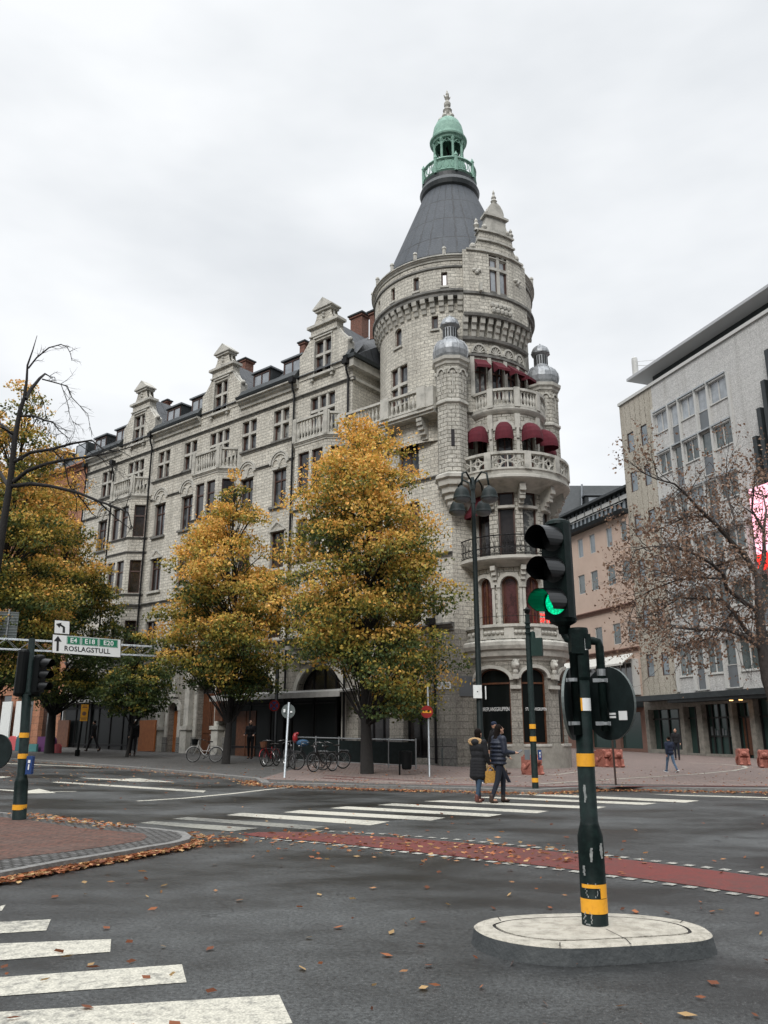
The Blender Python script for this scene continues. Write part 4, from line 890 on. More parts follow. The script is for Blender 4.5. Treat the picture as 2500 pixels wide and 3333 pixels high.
def awn(m_,c,w,z0,z1,out,dome=False,n=10):
    mb=MB()
    if not dome:
        q=cuts(m_,c-w,c+w)
        P=[(.02,z1),(out*.5,z1-(z1-z0)*.42),(out,z0+.14),(out,z0)]
        for i in range(len(P)-1):
            (oa,za),(ob,zb)=P[i],P[i+1]
            for k in range(len(q)-1): mb.face([m_(q[k],za,oa),m_(q[k+1],za,oa),m_(q[k+1],zb,ob),m_(q[k],zb,ob)])
        for x in(c-w,c+w): mb.face([m_(x,z1,.02)]+[m_(x,z,o_) for o_,z in P]+[m_(x,z0,out*.3)])
    else:
        nu=5
        def pt(i,j):   # i around 0..n, j up 0..nu
            t=PI*i/n; u=(PI/2)*j/nu
            s_=c-w*math.cos(t)*(1 if j==0 else math.cos(u)**.6); o_=.03+out*math.sin(t)*math.cos(u); z=z0+.12+(z1-z0-.12)*math.sin(u)
            return m_(s_,z,o_)
        for j in range(nu):
            for i in range(n): mb.face([pt(i,j),pt(i+1,j),pt(i+1,j+1),pt(i,j+1)])
        for i in range(n): a,b=pt(i,0),pt(i+1,0); mb.face([a,b,b-Vector((0,0,.13)),a-Vector((0,0,.13))])
    mb.build('awning',MAT['awning'],bld)
for a in(12.4,25.4,37.8,49.7): awn(BZ,BZ.S(a),.31,18.4,19.08,.6)
# ---------------- bow between the turrets
BC=(5.9,36.6); G1=Cyl(BC,2.15,7); G2=Cyl(BC,1.98,7); G3=Cyl(BC,1.93,7); G4=Cyl(BC,1.77,7)
mb=MB()
gfh=[(G1.S(-62),G1.S(-15.8),1.12,4.22,.5),(G1.S(-3.5),G1.S(28),1.12,4.22,.42),(G1.S(46),G1.S(84),1.12,4.22,.5)]
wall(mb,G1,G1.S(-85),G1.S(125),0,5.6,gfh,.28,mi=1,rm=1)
l2=[(G2.S(a-10.8),G2.S(a+10.8),6.1,8.2,.36) for a in(-46,-12,19,52,84)]
wall(mb,G2,G2.S(-85),G2.S(125),5.4,9.0,l2,.25,rm=2)
l3=[(G3.S(a-11.5),G3.S(a+11.5),9.15,12.1) for a in(-47.6,-12.3,21,54,86)]
wall(mb,G3,G3.S(-85),G3.S(125),9.0,12.5,l3,.22,mi=0,rm=2)
l4=[(G4.S(a-12.5),G4.S(a+12.5),12.9,15.5,.37) for a in(-51,-10.8,28.5,66,100)]
wall(mb,G4,G4.S(-85),G4.S(125),12.5,16.1,l4,.25,rm=2)
mb.build('bow_wall',[MAT['stone_small'],MAT['stone_base_shaded'],MAT['trim']],bld)
for h in gfh: window(bld,G1,h[0],h[1],h[2],h[3],.25,1,(.8,),'wood',h[4],mi_glass='sign_dark',bar=.06)
for i,h in enumerate(l2): window(bld,G2,h[0],h[1],h[2],h[3],.22,2 if i!=1 else 1,(),'wood',h[4],mi_glass='glass_curtain')
for i,h in enumerate(l3): window(bld,G3,h[0],h[1],h[2],h[3],.2,1,(.75,),'brown',0,mi_glass='glass_dark' if i<2 else 'glass')
for i,h in enumerate(l4): window(bld,G4,h[0],h[1],h[2],h[3],.22,2,(),'brown',h[4],mi_glass='glass_dark' if i<1 else 'glass')
mb=MB(); rg=lambda m_:(m_.S(-86),m_.S(126))
prof(mb,G1,*rg(G1),[(-.02,4.5),(.06,4.55),(.10,4.7),(.22,4.72),(.26,4.9),(.26,4.98),(.36,5.0),(.42,5.15),(.42,5.3),(.33,5.38),(.2,5.4),(-.02,5.4)])
pb_=MB(); mbox(pb_,G1,*rg(G1),0,1.06,0,.09); pb_.build('plinth',MAT['bowplinth'],bld)
for h in gfh: mbox(mb,G1,h[0],h[1],1.02,1.12,0,.12)
GP=Cyl(BC,2.36,7); q=GP.S
pan=[(-86,-46),(-43,-19),(-9,12),(20,42),(50,74),(80,110)]
for i,(a,b) in enumerate(pan):
    mbox(mb,GP,q(a),q(b),5.44,5.96,-.12,-.06); mbox(mb,GP,q(a),q(b),5.44,5.54,-.12,.0); mbox(mb,GP,q(a),q(b),5.88,5.96,-.12,.0)
    for k in range(5): 
        x=q(a+(b-a)*(k+.5)/5); mb.ell(GP(x,5.71,-.05),(.1,.1,.09),7)
for a,b in zip([-46,-19,12,42,74],[-43,-9,20,50,80]): mbox(mb,GP,q(a),q(b),5.44,5.96,-.12,.02)
mbox(mb,GP,q(-88),q(115),5.94,6.06,-.4,.07)
for a in np.arange(-84,100,11): mbox(mb,GP,q(a),q(a+6),5.36,5.45,-.2,-.02)
for h in l2:
    c=(h[0]+h[1])/2; w=(h[1]-h[0])/2; archtrim(mb,G2,c,h[3]-h[4],w,h[4],.16,0,.1); 
    for x in(h[0]-.09,h[1]+.09): mbox(mb,G2,x-.08,x+.08,7.7,7.86,0,.12); mbox(mb,G2,x-.06,x+.06,6.1,7.7,0,.07)
for h in gfh:
    c=(h[0]+h[1])/2; w=(h[1]-h[0])/2; archtrim(mb,G1,c,h[3]-h[4],w,h[4],.14,0,.1)
mbox(mb,G1,G1.S(-15.3),G1.S(-4),3.35,3.5,0,.14); mbox(mb,G1,G1.S(29),G1.S(45),3.35,3.5,0,.14)
# balcony slabs
prof(mb,G3,*rg(G3),[(-.02,8.6),(.12,8.62),(.2,8.75),(.62,8.84),(.68,8.9),(.68,9.03),(-.02,9.05)])
for a in(-29,4,38,70): 
    for k in range(4): mbox(mb,G2,G2.S(a)-.09,G2.S(a)+.09,8.62-.2*(k+1),8.62-.2*k,0,.42-.1*k)
prof(mb,G3,*rg(G3),[(-.02,12.05),(.3,12.2),(.7,12.36),(.9,12.44),(.96,12.5),(.96,12.62),(.88,12.66),(.9,12.8),(.93,12.86),(-.02,12.88)])
for a in(-66,-30,6,42,76):
    for k in range(7): mbox(mb,G3,G3.S(a)-.1,G3.S(a)+.1,12.3-.17*(k+1),12.3-.17*k,0,.66-.02*k*k+.06*(k%2))
for h in l3: mbox(mb,G3,h[0],h[1],11.32,11.44,-.2,.06); mbox(mb,G3,h[0]-.08,h[1]+.08,12.1,12.2,-.02,.08)
# level 4 trims
for h in l4:
    c=(h[0]+h[1])/2; w=(h[1]-h[0])/2; archtrim(mb,G4,c,h[3]-h[4],w,h[4],.14,0,.06)
for a in(-71,-30.5,9,47.5,83): 
    mbox(mb,G4,G4.S(a)-.08,G4.S(a)+.08,13.2,15.2,0,.06); mbox(mb,G4,G4.S(a)-.12,G4.S(a)+.12,15.2,15.9,0,.12); mbox(mb,G4,G4.S(a)-.06,G4.S(a)+.06,14.7,15.2,0,.12)
prof(mb,G4,*rg(G4),[(-.02,15.92),(.06,15.95),(.14,16.05),(.18,16.12),(.18,16.22),(-.02,16.25)])
mb.face([(BC[0]+1.8*math.sin(R(a)),BC[1]-1.8*math.cos(R(a)),16.2) for a in range(-90,150,12)])
# balustraded top balcony
G5=Cyl(BC,1.86,7); piers=[-66,-28.4,9,46,84]
for i in range(4): balus(mb,G5,G5.S(piers[i]+4.5),G5.S(piers[i+1]-4.5),16.24,.92,0,.2,th=.16)
for a in piers: mbox(mb,G5,G5.S(a-4),G5.S(a+4),16.22,17.2,-.13,.13)
# quatrefoil balcony
G6=Cyl(BC,2.78,6); pq=[-62,-26,10,42.6,74,104]
mbox(mb,G6,G6.S(-72),G6.S(112),12.86,12.95,-.1,.1); mbox(mb,G6,G6.S(-72),G6.S(112),13.58,13.7,-.12,.12)
for a in pq: mbox(mb,G6,G6.S(a-3),G6.S(a+3),12.86,13.7,-.14,.14)
def onG6(x,z): return G6(x,z,0)
for i in range(5):
    a,b=G6.S(pq[i]+3),G6.S(pq[i+1]-3); n_=2; w=(b-a)/n_
    for k in range(n_):
        cx=a+w*(k+.5); cz=13.265; hw=w/2; hh=.31
        for sx in(-1,1):
            for sz in(-1,1):  # concave arcs centred on panel corners
                P=[onG6(cx+sx*(hw-hw*.93*math.cos(R(t))),cz+sz*(hh-hh*.93*math.sin(R(t)))) for t in range(0,91,15)]
                mb.tube(P,.042,5)
        P=[onG6(cx+.13*math.cos(R(t)),cz+.13*math.sin(R(t))) for t in range(0,361,45)]; mb.tube(P,.03,5)
    for k in range(1,n_): mbox(mb,G6,a+w*k-.03,a+w*k+.03,12.95,13.58,-.05,.05)
mb.build('bow_balcony',MAT['trim'],bld)
# wrought-iron balcony rail
mb=MB(); G7=Cyl(BC,2.52,4); ar=np.arange(-82,112,4.0)
for z in(9.12,9.95,9.42): mb.tube([G7(G7.S(a),z,0) for a in ar],.022 if z!=9.95 else .03,5)
for a in np.arange(-82,112,5.2):
    x=G7.S(a); mb.tube([G7(x,9.05,0),G7(x,9.95,0)],.012,4)
    mb.tube([G7(x+.11*math.cos(R(t))+.11,9.28+.12*math.sin(R(t)),.01) for t in range(0,361,45)],.013,4)
    mb.tube([G7(x+.02,9.42,0),G7(x+.06,9.62,.02),G7(x+.115,9.85,0),G7(x+.17,9.62,.02),G7(x+.21,9.42,0)],.011,4)
mb.tube([G7(G7.S(-82),9.95,0),G7(G7.S(-82),10.2,.12)],.03,5); mb.build('iron_railing',MAT['iron'],bld)
mb=MB(); mb.tube([GP(q(a),6.42,-.1) for a in range(-84,100,8)],.014,4)
for a in range(-84,100,16): mb.tube([GP(q(a),6.06,-.1),GP(q(a),6.42,-.1)],.012,4)
mb.build('thin_rail',MAT['iron'],bld)
for a in(-51,-10.8,28.5,66,100): awn(G4,G4.S(a),.42 if a!=-51 else .5,14.55,15.5,.75 if a!=-10.8 else .5,True)
awn(G3,G3.S(-52),.45,11.0,12.05,.5)
# shop lettering on the dark windows
def curved_text(s,m_,a0,a1,z,size,mat,name,o=-.2,spin=0):
    n_=len(s); w=m_.S(a1)-m_.S(a0)
    for i,ch in enumerate(s):
        pass
def put_text(s,m_,adeg,z,size,mat,name,o,par=bld,sx=1.0,bold=0):
    a=R(adeg); p=Vector((m_.c[0]+(m_.r+o)*math.sin(a),m_.c[1]-(m_.r+o)*math.cos(a),z)); return text(s,size,frameM(p,(math.cos(a),math.sin(a),0),(0,0,1)),name,mat,par,.003,sx=sx,bold=bold)
put_text('STUREPLANSGRUPPEN',G1,-36.5,2.52,.23,'sign_white','lettering',-.02,sx=.62,bold=.0)
put_text('STUREPLANSGRUPPEN',G1,13,2.52,.18,'sign_white','lettering',-.06,sx=.5,bold=.0)
nd_=V3_(math.cos(R(22)),math.sin(R(22)),0); np_=AY(1758,2019,34.55)
text('THE',.16,frameM(np_+Vector((0,0,.23)),nd_,(0,0,1)),'neon_sign','neon_red',bld,.01,'LEFT',.004); text('SPYBAR',.27,frameM(np_,nd_,(0,0,1)),'neon_sign','neon_red',bld,.01,'LEFT',.004)
# lion heads between the shop arches
for a in(-9,36):
    mb=MB(); p=G1(G1.S(a),4.35,.16); mb.ell(p,(.17,.17,.24),10); mb.ell(p+Vector((.06,-.14,-.03)),(.09,.1,.1),8); mb.ell(p+Vector((0,0,-.3)),(.12,.12,.14),8); mb.ell(p+Vector((-.08,-.1,.16)),(.05,.05,.06),6); mb.ell(p+Vector((.12,-.06,.16)),(.05,.05,.06),6); mb.box(p+Vector((0,.02,-.5)),(.26,.24,.2),R(a)); mb.build('lion_head',MAT['trim'],bld,True)
# corner turrets
def turret(c,rot=22.5):
    mb=MB(); n_=8; P=lambda L_,mi=0:mb.lathe(c,L_,n_,mi,rot=rot)
    P([(.0,10.95),(.09,11.05),(.06,11.15),(.2,11.25),(.16,11.35)],1); P([(.2,11.35),(.33,11.55),(.33,11.7),(.46,11.78),(.46,12.0),(.6,12.05),(.62,12.3),(.76,12.38),(.78,12.62),(.9,12.7),(.9,12.85),(.74,12.95)],1)
    P([(.73,12.95),(.73,16.35)]); P([(.73,16.3),(.82,16.36),(.82,16.46),(.75,16.52)],1); P([(.74,16.5),(.76,18.3)]); P([(.76,18.25),(.82,18.3),(.84,18.42),(.93,18.5),(.95,18.66),(.8,18.72),(0,18.75)],1)
    t=mb.build('corner_turret',[MAT['stone_small'],MAT['trim']],bld)
    sb=MB(); sb.lathe(c,[(.74,18.7),(.82,18.85),(.86,19.1),(.82,19.35),(.68,19.6),(.48,19.76),(.40,19.82)],16,0); 
    for k in range(8):
        a=R(45*k+22); p=lambda r_,z:(c[0]+r_*math.sin(a),c[1]-r_*math.cos(a),z); sb.tube([p(.75,18.72),p(.84,18.87),p(.88,19.1),p(.84,19.35),p(.69,19.61),p(.49,19.77)],.03,4)
    sb.lathe(c,[(.44,19.78),(.39,19.84),(.36,19.9),(.36,20.44),(.44,20.5),(.5,20.56),(.5,20.6)],8,0); sb.lathe(c,[(.49,20.6),(.46,20.72),(.38,20.9),(.24,21.02),(.08,21.08),(.03,21.2),(0,21.22)],12,0)
    sb.build('turret_dome',MAT['lead'],t,False)
    gb=MB()
    for k in range(8): a=R(45*k+rot+22.5); gb.box((c[0]+.338*math.sin(a),c[1]-.338*math.cos(a),20.17),(.2,.02,.46),a)
    gb.build('louvre',MAT['darkin'],t)
    ob=MB(); a=R(-4); ob.box((c[0]+.675*math.sin(a),c[1]-.675*math.cos(a),14.6),(.16,.06,.8),a); ob.build('slit_window',MAT['glass_dark'],t)
    kb=MB()
    for k in range(8):
        a=R(45*k+rot+22.5); f_=Flat((c[0]+.705*math.sin(a),c[1]-.705*math.cos(a)),(math.cos(a),math.sin(a),0),(math.sin(a),-math.cos(a),0)); archtrim(kb,f_,0,17.85,.16,.2,.06,0,.06,n=6); mbox(kb,f_,-.02,.02,16.9,17.8,0,.03)
    kb.build('turret_trim',MAT['trim'],t)
turret((3.2,35.15)); turret((8.15,38.1))
# small plates on the wall
def plate(m_,s0,z0,w,h,mat,txt=None,tmat='sign_black',o=.03,sz=.1,name='street_sign'):
    mb=MB(); mbox(mb,m_,s0-w/2,s0+w/2,z0-h/2,z0+h/2,.0,o); p=mb.build(name,MAT[mat],bld)
    return p
for a_ in range(2):
    pt=AY(1452,2226+a_*12,36.0); sb_=(pt-P0).dot(DV); p=plate(F,sb_,pt.z,.72,.14,'sign_white')
    text(['Birger Jarlsgatan','35'][a_],.085,frameM(F(sb_,pt.z,.035),-DV,(0,0,1)),'lettering','sign_black',p,.002)
mb=MB(); mbox(mb,CH,.18,.9,3.1,3.95,0,.05); mb.build('wall_panel',MAT['greymetal'],bld)
# ---------------------------------------------------------------- grey modern building (and its beige end)
QX=(21.91,50.98); QD=Vector((-.324,.946,0)); QN=Vector((-.946,-.324,0)); Q=Flat(QX,QD,QN)
gb_=thing('office_building','pale grey panelled office building with flat projecting roof slab and ground floor canopy','building',(22,51,0))
mb=MB(); GH=[]; GW=[]
rows=[24.5,21.3,17.8,14.35,10.9,7.35]
for r_,zt in enumerate(rows):
    zb=zt-1.55 if r_<5 else zt-2.05
    wide=[(5.1,3.75),(2.3,.85),(-.65,-2.3),(-5.2,-6.9)] if r_!=0 else [(5.1,3.75),(2.3,.85),(-.65,-2.3)]
    for b,a in wide:
        if r_ in(0,1) and b<-3: continue
        GH.append((a,b,zb,zt)); GW.append((a,b,zb,zt,2))
    for b,a in [(3.4,2.6),(.6,-.4)]+([(-2.7,-3.6)] if r_>2 else []):
        GH.append((a,b,zt-3.0,zt)); GW.append((a,b,zt-3.0,zt,1))
GH2=[]
for r_,zt in enumerate(rows):
    for b,a in((8.65,7.85),(6.95,6.2)): GH2.append((a,b,zt-.25-1.6,zt-.25))
wall(mb,Q,-14,5.3,4.15,27.0,GH,.14,mi=0); wall(mb,Q,5.3,9.35,4.15,26.9,GH2,.12,mi=1)
wall(mb,Flat(Q(9.35,0),-QN,QD),0,14,0,27,mi=1)
mb.face([Q(-14,27,0),Q(9.35,27,0),Q(9.35,27,-14),Q(-14,27,-14)],0)
wall(mb,Q,-14,9.34,0,4.15,[(-13,-1.2,.3,3.6),(-.8,.6,.1,3.4),(.9,3.4,.3,3.4),(3.9,5.2,.3,3.3),(5.6,9.0,.5,3.2)],1.2,mi=2)
mb.build('wall',[MAT['greypanel'],MAT['beigepanel'],MAT['trimdark']],gb_)
for i,(a,b,c,d,k) in enumerate(GW):
    if k==2: window(gb_,Q,a,b,c,d,.1,2,(),'whiteframe',mi_glass='glass_pale' if d>24 else ('glass_teal' if random.random()<.7 else 'glass_slate'),bar=.07)
    else:
        w=window(gb_,Q,a,b,d-1.65,d,.1,1,(),'whiteframe',mi_glass='glass_pale' if d>24 else 'glass_teal',bar=.05)
        sb=MB(); wall(sb,Q,a,b,c,d-1.65,o=-.06); sb.build('spandrel_panel',MAT['greymetal'],gb_)
for h in GH2: window(gb_,Q,h[0],h[1],h[2],h[3],.1,1,(),'brown',mi_glass='glass_slate',bar=.05)
mb=MB(); mbox(mb,Q,-14,9.4,26.86,27.1,-.3,.12); 
for x in(5.35,3.6,2.45,.72,-.52,-2.45): mbox(mb,Q,x-.09,x+.09,4.3,25.0 if x>-2 else 24.6,0,.13)
for a,b,c,d,k in GW: mbox(mb,Q,a-.06,b+.06,c-.07,c-.01,0,.07)
mb.build('mullion',MAT['whiteframe'],gb_)
for a,b,c,d,k in GW:   # drop-arm sun blinds folded over the windows
    mb=MB()
    mb.box(Q((a+b)/2,d+.12,.16),(b-a+.1,.16,.1),math.atan2(QD.y,QD.x),0); 
    if k==2: 
        for x in(a+.04,b-.04): mb.tube([Q(x,d+.1,.15),Q(x,d-.9,.06)],.015,4)
    mb.build('blind_box',MAT['galv'],gb_)
mb=MB(); mbox(mb,Q,-16,8.0,28.45,28.66,-10,.1,2); mbox(mb,Q,-14,6.6,27.1,28.45,-9,-1.3,1); mb.build('roof_slab',[MAT['greymetal'],MAT['roofmetal'],MAT['slabgrey']],gb_)
mb=MB(); p=Q(7.3,28.6,-.3); mb.lathe(p,[(.22,0),(.24,.1),(.24,1.3),(.22,1.6),(.1,1.7),(0,1.72)],10); mb.tube([p+Vector((0,0,1)),Q(5,28.6,-.8)],.03,4); mb.tube([p+Vector((0,0,1.3)),Q(4.2,28.8,-.8)],.02,4); mb.build('antenna',MAT['whiteframe'],gb_)
mb=MB()
for s_,zt,zb in((-6.1,24.4,15.2),(-5.5,22.6,15.2),(-4.9,21.0,15.2),(-4.3,19.35,15.6)): mbox(mb,Q,s_-.2,s_+.12,zb,zt,0,.35)
mb.build('facade_fin',MAT['roofmetal'],gb_)
mb=MB(); mbox(mb,Q,-14,8.7,3.75,4.1,-.3,1.35); mbox(mb,Q,-14,5.2,3.55,3.75,-.3,1.2); mb.build('canopy',MAT['roofmetal'],gb_)
mb=MB()
for a,b in((-13,-1.2),(-.8,.6),(.9,3.4),(3.9,5.2),(5.6,9.0)): wall(mb,Q,a,b,.1,3.6,o=-.5)
sg_=mb.build('shop_glazing',MAT['shopglass_green'],gb_)
mb=MB()
for x in(-12.9,-9,-5,-3,-1.3,-.75,.0,.55,.95,1.6,2.3,2.9,3.35,4.5,6.2,7.3,8.3): mbox(mb,Q,x-.05,x+.05,.1,3.6,-.5,-.4)
mbox(mb,Q,-13,9,2.5,2.6,-.5,-.4); mbox(mb,Q,.9,3.4,1.35,1.42,-.5,-.4); mb.build('shop_frame',MAT['darkin'],gb_)
mb=MB(); mbox(mb,Q,-.5,.25,.3,2.5,-.48,-.42); mb.build('door',MAT['wood'],gb_)
mb=MB()
for i in range(9): mbox(mb,Q,1.05+.25*i,1.2+.25*i,1.45,1.75+.12*(i%3),-.49,-.46)
mb.build('window_display',MAT['greymetal'],gb_)
mb=MB()
for s_ in(-.9,-.1): mb.lathe(Q(s_,3.5,.6),[(.12,0),(.12,.04),(0,.04)],8)
mb.build('canopy_lamp',MAT['warm'],gb_)
mb=MB(); mbox(mb,Q,-5.5,-3.75,11.9,16.0,.4,.75); n_=mb.build('neon_sign',MAT['neon_pink']); tag(n_,'tall glowing pink and white neon sign projecting at the right edge','neon sign')
mb=MB(); mbox(mb,Q,-5.5,-3.7,11.0,11.9,.42,.73); o=mb.build('lower_panel',MAT['neon_red'],n_)
# ---------------------------------------------------------------- pink building
pk=thing('pink_building','salmon pink plastered building with glazed dark roof storey and white awnings','building',(17,66,0))
mb=MB(); hs=[]
for zt,L_ in((17.5,[(16.65,15.85),(14.85,14.05),(12.45,11.65),(10.5,9.7),(18.9,18.1)]),(14.42,[(16.9,15.9),(15.0,14.0),(12.65,11.6),(10.72,9.65),(19.1,18.2)]),(9.8,[(14.95,13.95),(12.5,11.5),(10.65,9.65),(17.0,16.1)])):
    for b,a in L_: hs.append((a,b,zt-1.6,zt))
wall(mb,Q,9.36,21,4.1,18.1,hs,.15,mi=0); hp=[(13.0,16.0,4.6,7.0),(9.6,12.9,4.6,7.0)]
mb.build('wall',[MAT['pink']],pk)
mb=MB(); wall(mb,Q,9.36,21,0,4.1,[(9.9,12.6,.5,3.1),(13.2,16.5,.5,3.1)],.3,mi=0); mb.build('base_wall',[MAT['pinkdark']],pk)
for i,h in enumerate(hs): window(pk,Q,*h,.12,1,(),'whiteframe',mi_glass='glass_slate' if h[3]>15 and i<3 else 'glass_teal',bar=.05)
mb=MB(); cornice(mb,Q,9.3,21,10.8,.35,.25); cornice(mb,Q,9.3,21,7.5,.3,.25); mb.build('moulding',MAT['pinkdark'],pk)
mb=MB(); prof(mb,Q,9.3,21,[(0,18.0),(.55,18.05),(.7,18.3),(.5,18.35),(0,18.35)]); mb.build('gutter',MAT['roofmetal'],pk)
mb=MB(); wall(mb,Q,9.36,21,18.35,20.1,o=-.5); at_=mb.build('attic_glazing',MAT['glass_slate'],pk)
mb=MB(); mb.face([Q(9.36,20.3,.1),Q(21,20.3,.1),Q(21,22.2,-5),Q(9.36,22.2,-5)]); mbox(mb,Q,9.36,21,20.1,20.3,-.5,.1)
for x in np.arange(9.5,21,.62): mbox(mb,Q,x-.04,x+.04,18.35,20.1,-.5,-.4)
for x in np.arange(9.5,21,1.24): mb.box(Q(x+.6,19.55,-.3),(1.05,.1,.35),math.atan2(QD.y,QD.x),1); mb.box(Q(x+.6,18.95,.3),(1.2,.02,.03),math.atan2(QD.y,QD.x),1)
mb.build('attic_roof',[MAT['roofmetal'],MAT['whiteframe']],pk)
for a,b in((13.05,15.9),(9.6,12.7),(16.6,19.4)):
    mb=MB(); mbox(mb,Q,a,b,4.3,6.9,0,.5,0); bw=mb.build('bay_window',MAT['whiteframe'],pk)
    gm=MB(); wall(gm,Q,a+.1,b-.1,4.9,6.6,o=.505); gm.build('pane',MAT['glass_dark'],bw)
    gm=MB()
    for x in(a+.1,(a+b)/2,b-.1,a+.9): mbox(gm,Q,x-.05,x+.05,4.9,6.6,.5,.54)
    gm.build('frame',MAT['whiteframe'],bw)
    am=MB(); prof(am,Q,a-.1,b+.1,[(.5,7.25),(.52,7.28),(1.5,6.55),(1.5,6.4),(1.48,6.4),(1.46,6.52),(.5,7.2)]); am.build('awning',MAT['awning_white'],pk)
mb=MB(); 
for a,b in((9.9,12.6),(13.2,16.5)): wall(mb,Q,a,b,.5,3.1,o=-.25)
mb.build('shop_glazing',MAT['shopglass_green'],pk)
mb=MB(); mbox(mb,Q,9.4,18,3.4,3.9,0,.9); mb.build('canopy',MAT['roofmetal'],pk)
# dark mansard building behind
db=thing('mansard_building','dark roofed building rising behind the pink building','building',(24,96,0))
mb=MB(); D_=Flat((17.5,96),(1,0,0),(0,-1,0))
wall(mb,D_,-6,24,0,24.3,[(-1+2.6*k,.6+2.6*k,22.3,24.0) for k in range(9)],.2,mi=1)
mb.face([D_(-6,24.3,.6),D_(24,24.3,.6),D_(24,27.3,-.4),D_(-6,27.3,-.4)],0); mbox(mb,D_,-6,24,27.2,27.4,-.5,.1,2); mb.face([D_(-6,27.4,-.2),D_(24,27.4,-.2),D_(24,32.3,-2.4),D_(-6,32.3,-2.4)],0); mb.face([D_(-6,32.3,-2.4),D_(24,32.3,-2.4),D_(24,30,-14),D_(-6,30,-14)],0)
mbox(mb,D_,7.6,16,28.2,30.2,-2,.1,0); mbox(mb,D_,7.4,16.2,30.2,30.4,-2,.3,2); mb.tube([D_(7.0,27.4,.1),D_(7.8,32.3,-1.9)],.12,5,2)
mb.build('roof',[MAT['roofmetal'],MAT['beigepanel'],MAT['greymetal']],db)
mb=MB(); 
for k in range(9): wall(mb,D_,-1+2.6*k,.6+2.6*k,22.3,24.0,o=-.15)
for k in range(4): wall(mb,D_,8.0+2*k,9.5+2*k,28.4,30.0,o=.12)
mb.build('window',MAT['glass_pale'],db)
# salmon rusticated building at the far left
sb_=thing('salmon_building','salmon pink rusticated building beyond the pale facade behind the left trees','building',(F(36,0).x,F(36,0).y,.6))
mb=MB(); hs=[(33.2+2.6*k,34.4+2.6*k,z,z+2) for k in range(8) for z in(7.2,11,14.8,17.7)]; sh=[(33+3.3*k,35.3+3.3*k,.6,4.3) for k in range(7)]
wall(mb,F,32.3,56,5.2,20.6,hs,.2); wall(mb,F,32.3,56,0,5.2,sh,.35); cornice(mb,F,32.3,56,20.4,.5,.4); cornice(mb,F,32.3,56,5.2,.3,.25); mb.build('wall',MAT['salmon'],sb_)
mb=MB(); 
for h in hs: mb=MB(); wall(mb,F,h[0],h[1],h[2],h[3],o=-.18); mb.build('window',MAT['glass_dark'],sb_)
for h in sh: mb=MB(); wall(mb,F,h[0],h[1],h[2],h[3],o=-.3); mb.build('shop_window',MAT['glass_dark'],sb_)
mb=MB(); mb.face([F(32.6,20.9,.3),F(56,20.9,.3),F(56,23,-1.6),F(32.6,23,-1.6)],0); mb.face([F(32.6,23,-1.6),F(56,23,-1.6),F(56,24,-6),F(32.6,24,-6)],0)
for c in(33.8,37): mbox(mb,F,c-.8,c+.8,21.2,22.7,-3,-.2,1)
mb.lathe(F(39.5,22.3,-1.2),[(1.3,0),(1.2,.8),(.8,1.3),(.3,1.5),(0,1.55)],12,1); mb.build('roof',[MAT['slate'],MAT['roofmetal']],sb_)
mb=MB(); 
for c in(33.8,37): wall(mb,F,c-.6,c+.6,21.3,22.6,o=-.18)
mb.build('dormer_window',MAT['glass_pale'],sb_)
# painted shop hoardings at the far left
def hoard(x0,x1,y0,y1,s_off,mat,nm,lab,arch=False,o_=1.0,cat='hoarding',grp=None):
    # rectangle on a plane parallel to the facade, stood o_ metres in front of it
    def hit(x,y):
        r_=ray(x,y); P_=P0+NV*o_; n_=NV; t=(n_.x*P_.x+n_.y*P_.y)/(n_.x*r_[0]+n_.y*r_[1]); return Vector((r_[0]*t,r_[1]*t,HC+r_[2]*t))
    A_,B_=hit(x0,y1),hit(x1,y1); z1=hit((x0+x1)/2,y0).z; z0=gz(A_.x,A_.y)+.12
    sa,sb2=(A_-P0).dot(DV),(B_-P0).dot(DV); a,b=min(sa,sb2),max(sa,sb2)
    mb=MB(); 
    if arch:
        n=10; w=(b-a)/2; c=(a+b)/2; rz_=min(w,(z1-z0)*.4); top=[(c-w*math.cos(PI*i/n),z1-rz_+rz_*math.sin(PI*i/n)) for i in range(n+1)]; poly=[(a,z0)]+top+[(b,z0)]
        for oo in(o_,o_+.12): mb.face([F(p[0],p[1],oo) for p in poly])
        for i in range(len(poly)): p,q2=poly[i],poly[(i+1)%len(poly)]; mb.face([F(p[0],p[1],o_),F(q2[0],q2[1],o_),F(q2[0],q2[1],o_+.12),F(p[0],p[1],o_+.12)])
    else: mbox(mb,F,a,b,z0,z1,o_,o_+.1)
    o=mb.build(nm,MAT[mat]); return tag(o,lab,cat,grp)
T=K
GPL='coloured planters and panels along the left shopfront'
hoard(55/2.212,120/2.212,1950+985/2.212,1950+1115/2.212,0,'coral','planter_panel','coral red arched panel at the far left shopfront',True,6.0,'panel',GPL)
hoard(118/2.212,170/2.212,1950+978/2.212,1950+1115/2.212,0,'tealdark','planter_panel','dark teal arched panel beside the coral one',True,6.0,'panel',GPL)
hoard(0,55/2.212,1950+985/2.212,1950+1100/2.212,0,'teal','planter_panel','dull teal arched panel at the left picture edge',True,6.0,'panel',GPL)
hoard(215/2.212,270/2.212,1950+1043/2.212,1950+1118/2.212,0,'teal','planter_panel','low square teal planter right of the striped signal post',False,6.0,'planter',GPL)
hoard(338/2.212,402/2.212,1950+985/2.212,1950+1112/2.212,0,'purple','planter_panel','tall purple planter under the left tree',True,6.0,'planter',GPL)
hoard(398/2.212,442/2.212,1950+1040/2.212,1950+1112/2.212,0,'coral','planter_panel','small coral planter beside the purple one',True,6.0,'planter',GPL)
hoard(272/2.212,345/2.212,1950+990/2.212,1950+1112/2.212,0,'purple','planter_panel','dark purple planter behind the tree trunk at left',False,5.7,'planter',GPL)
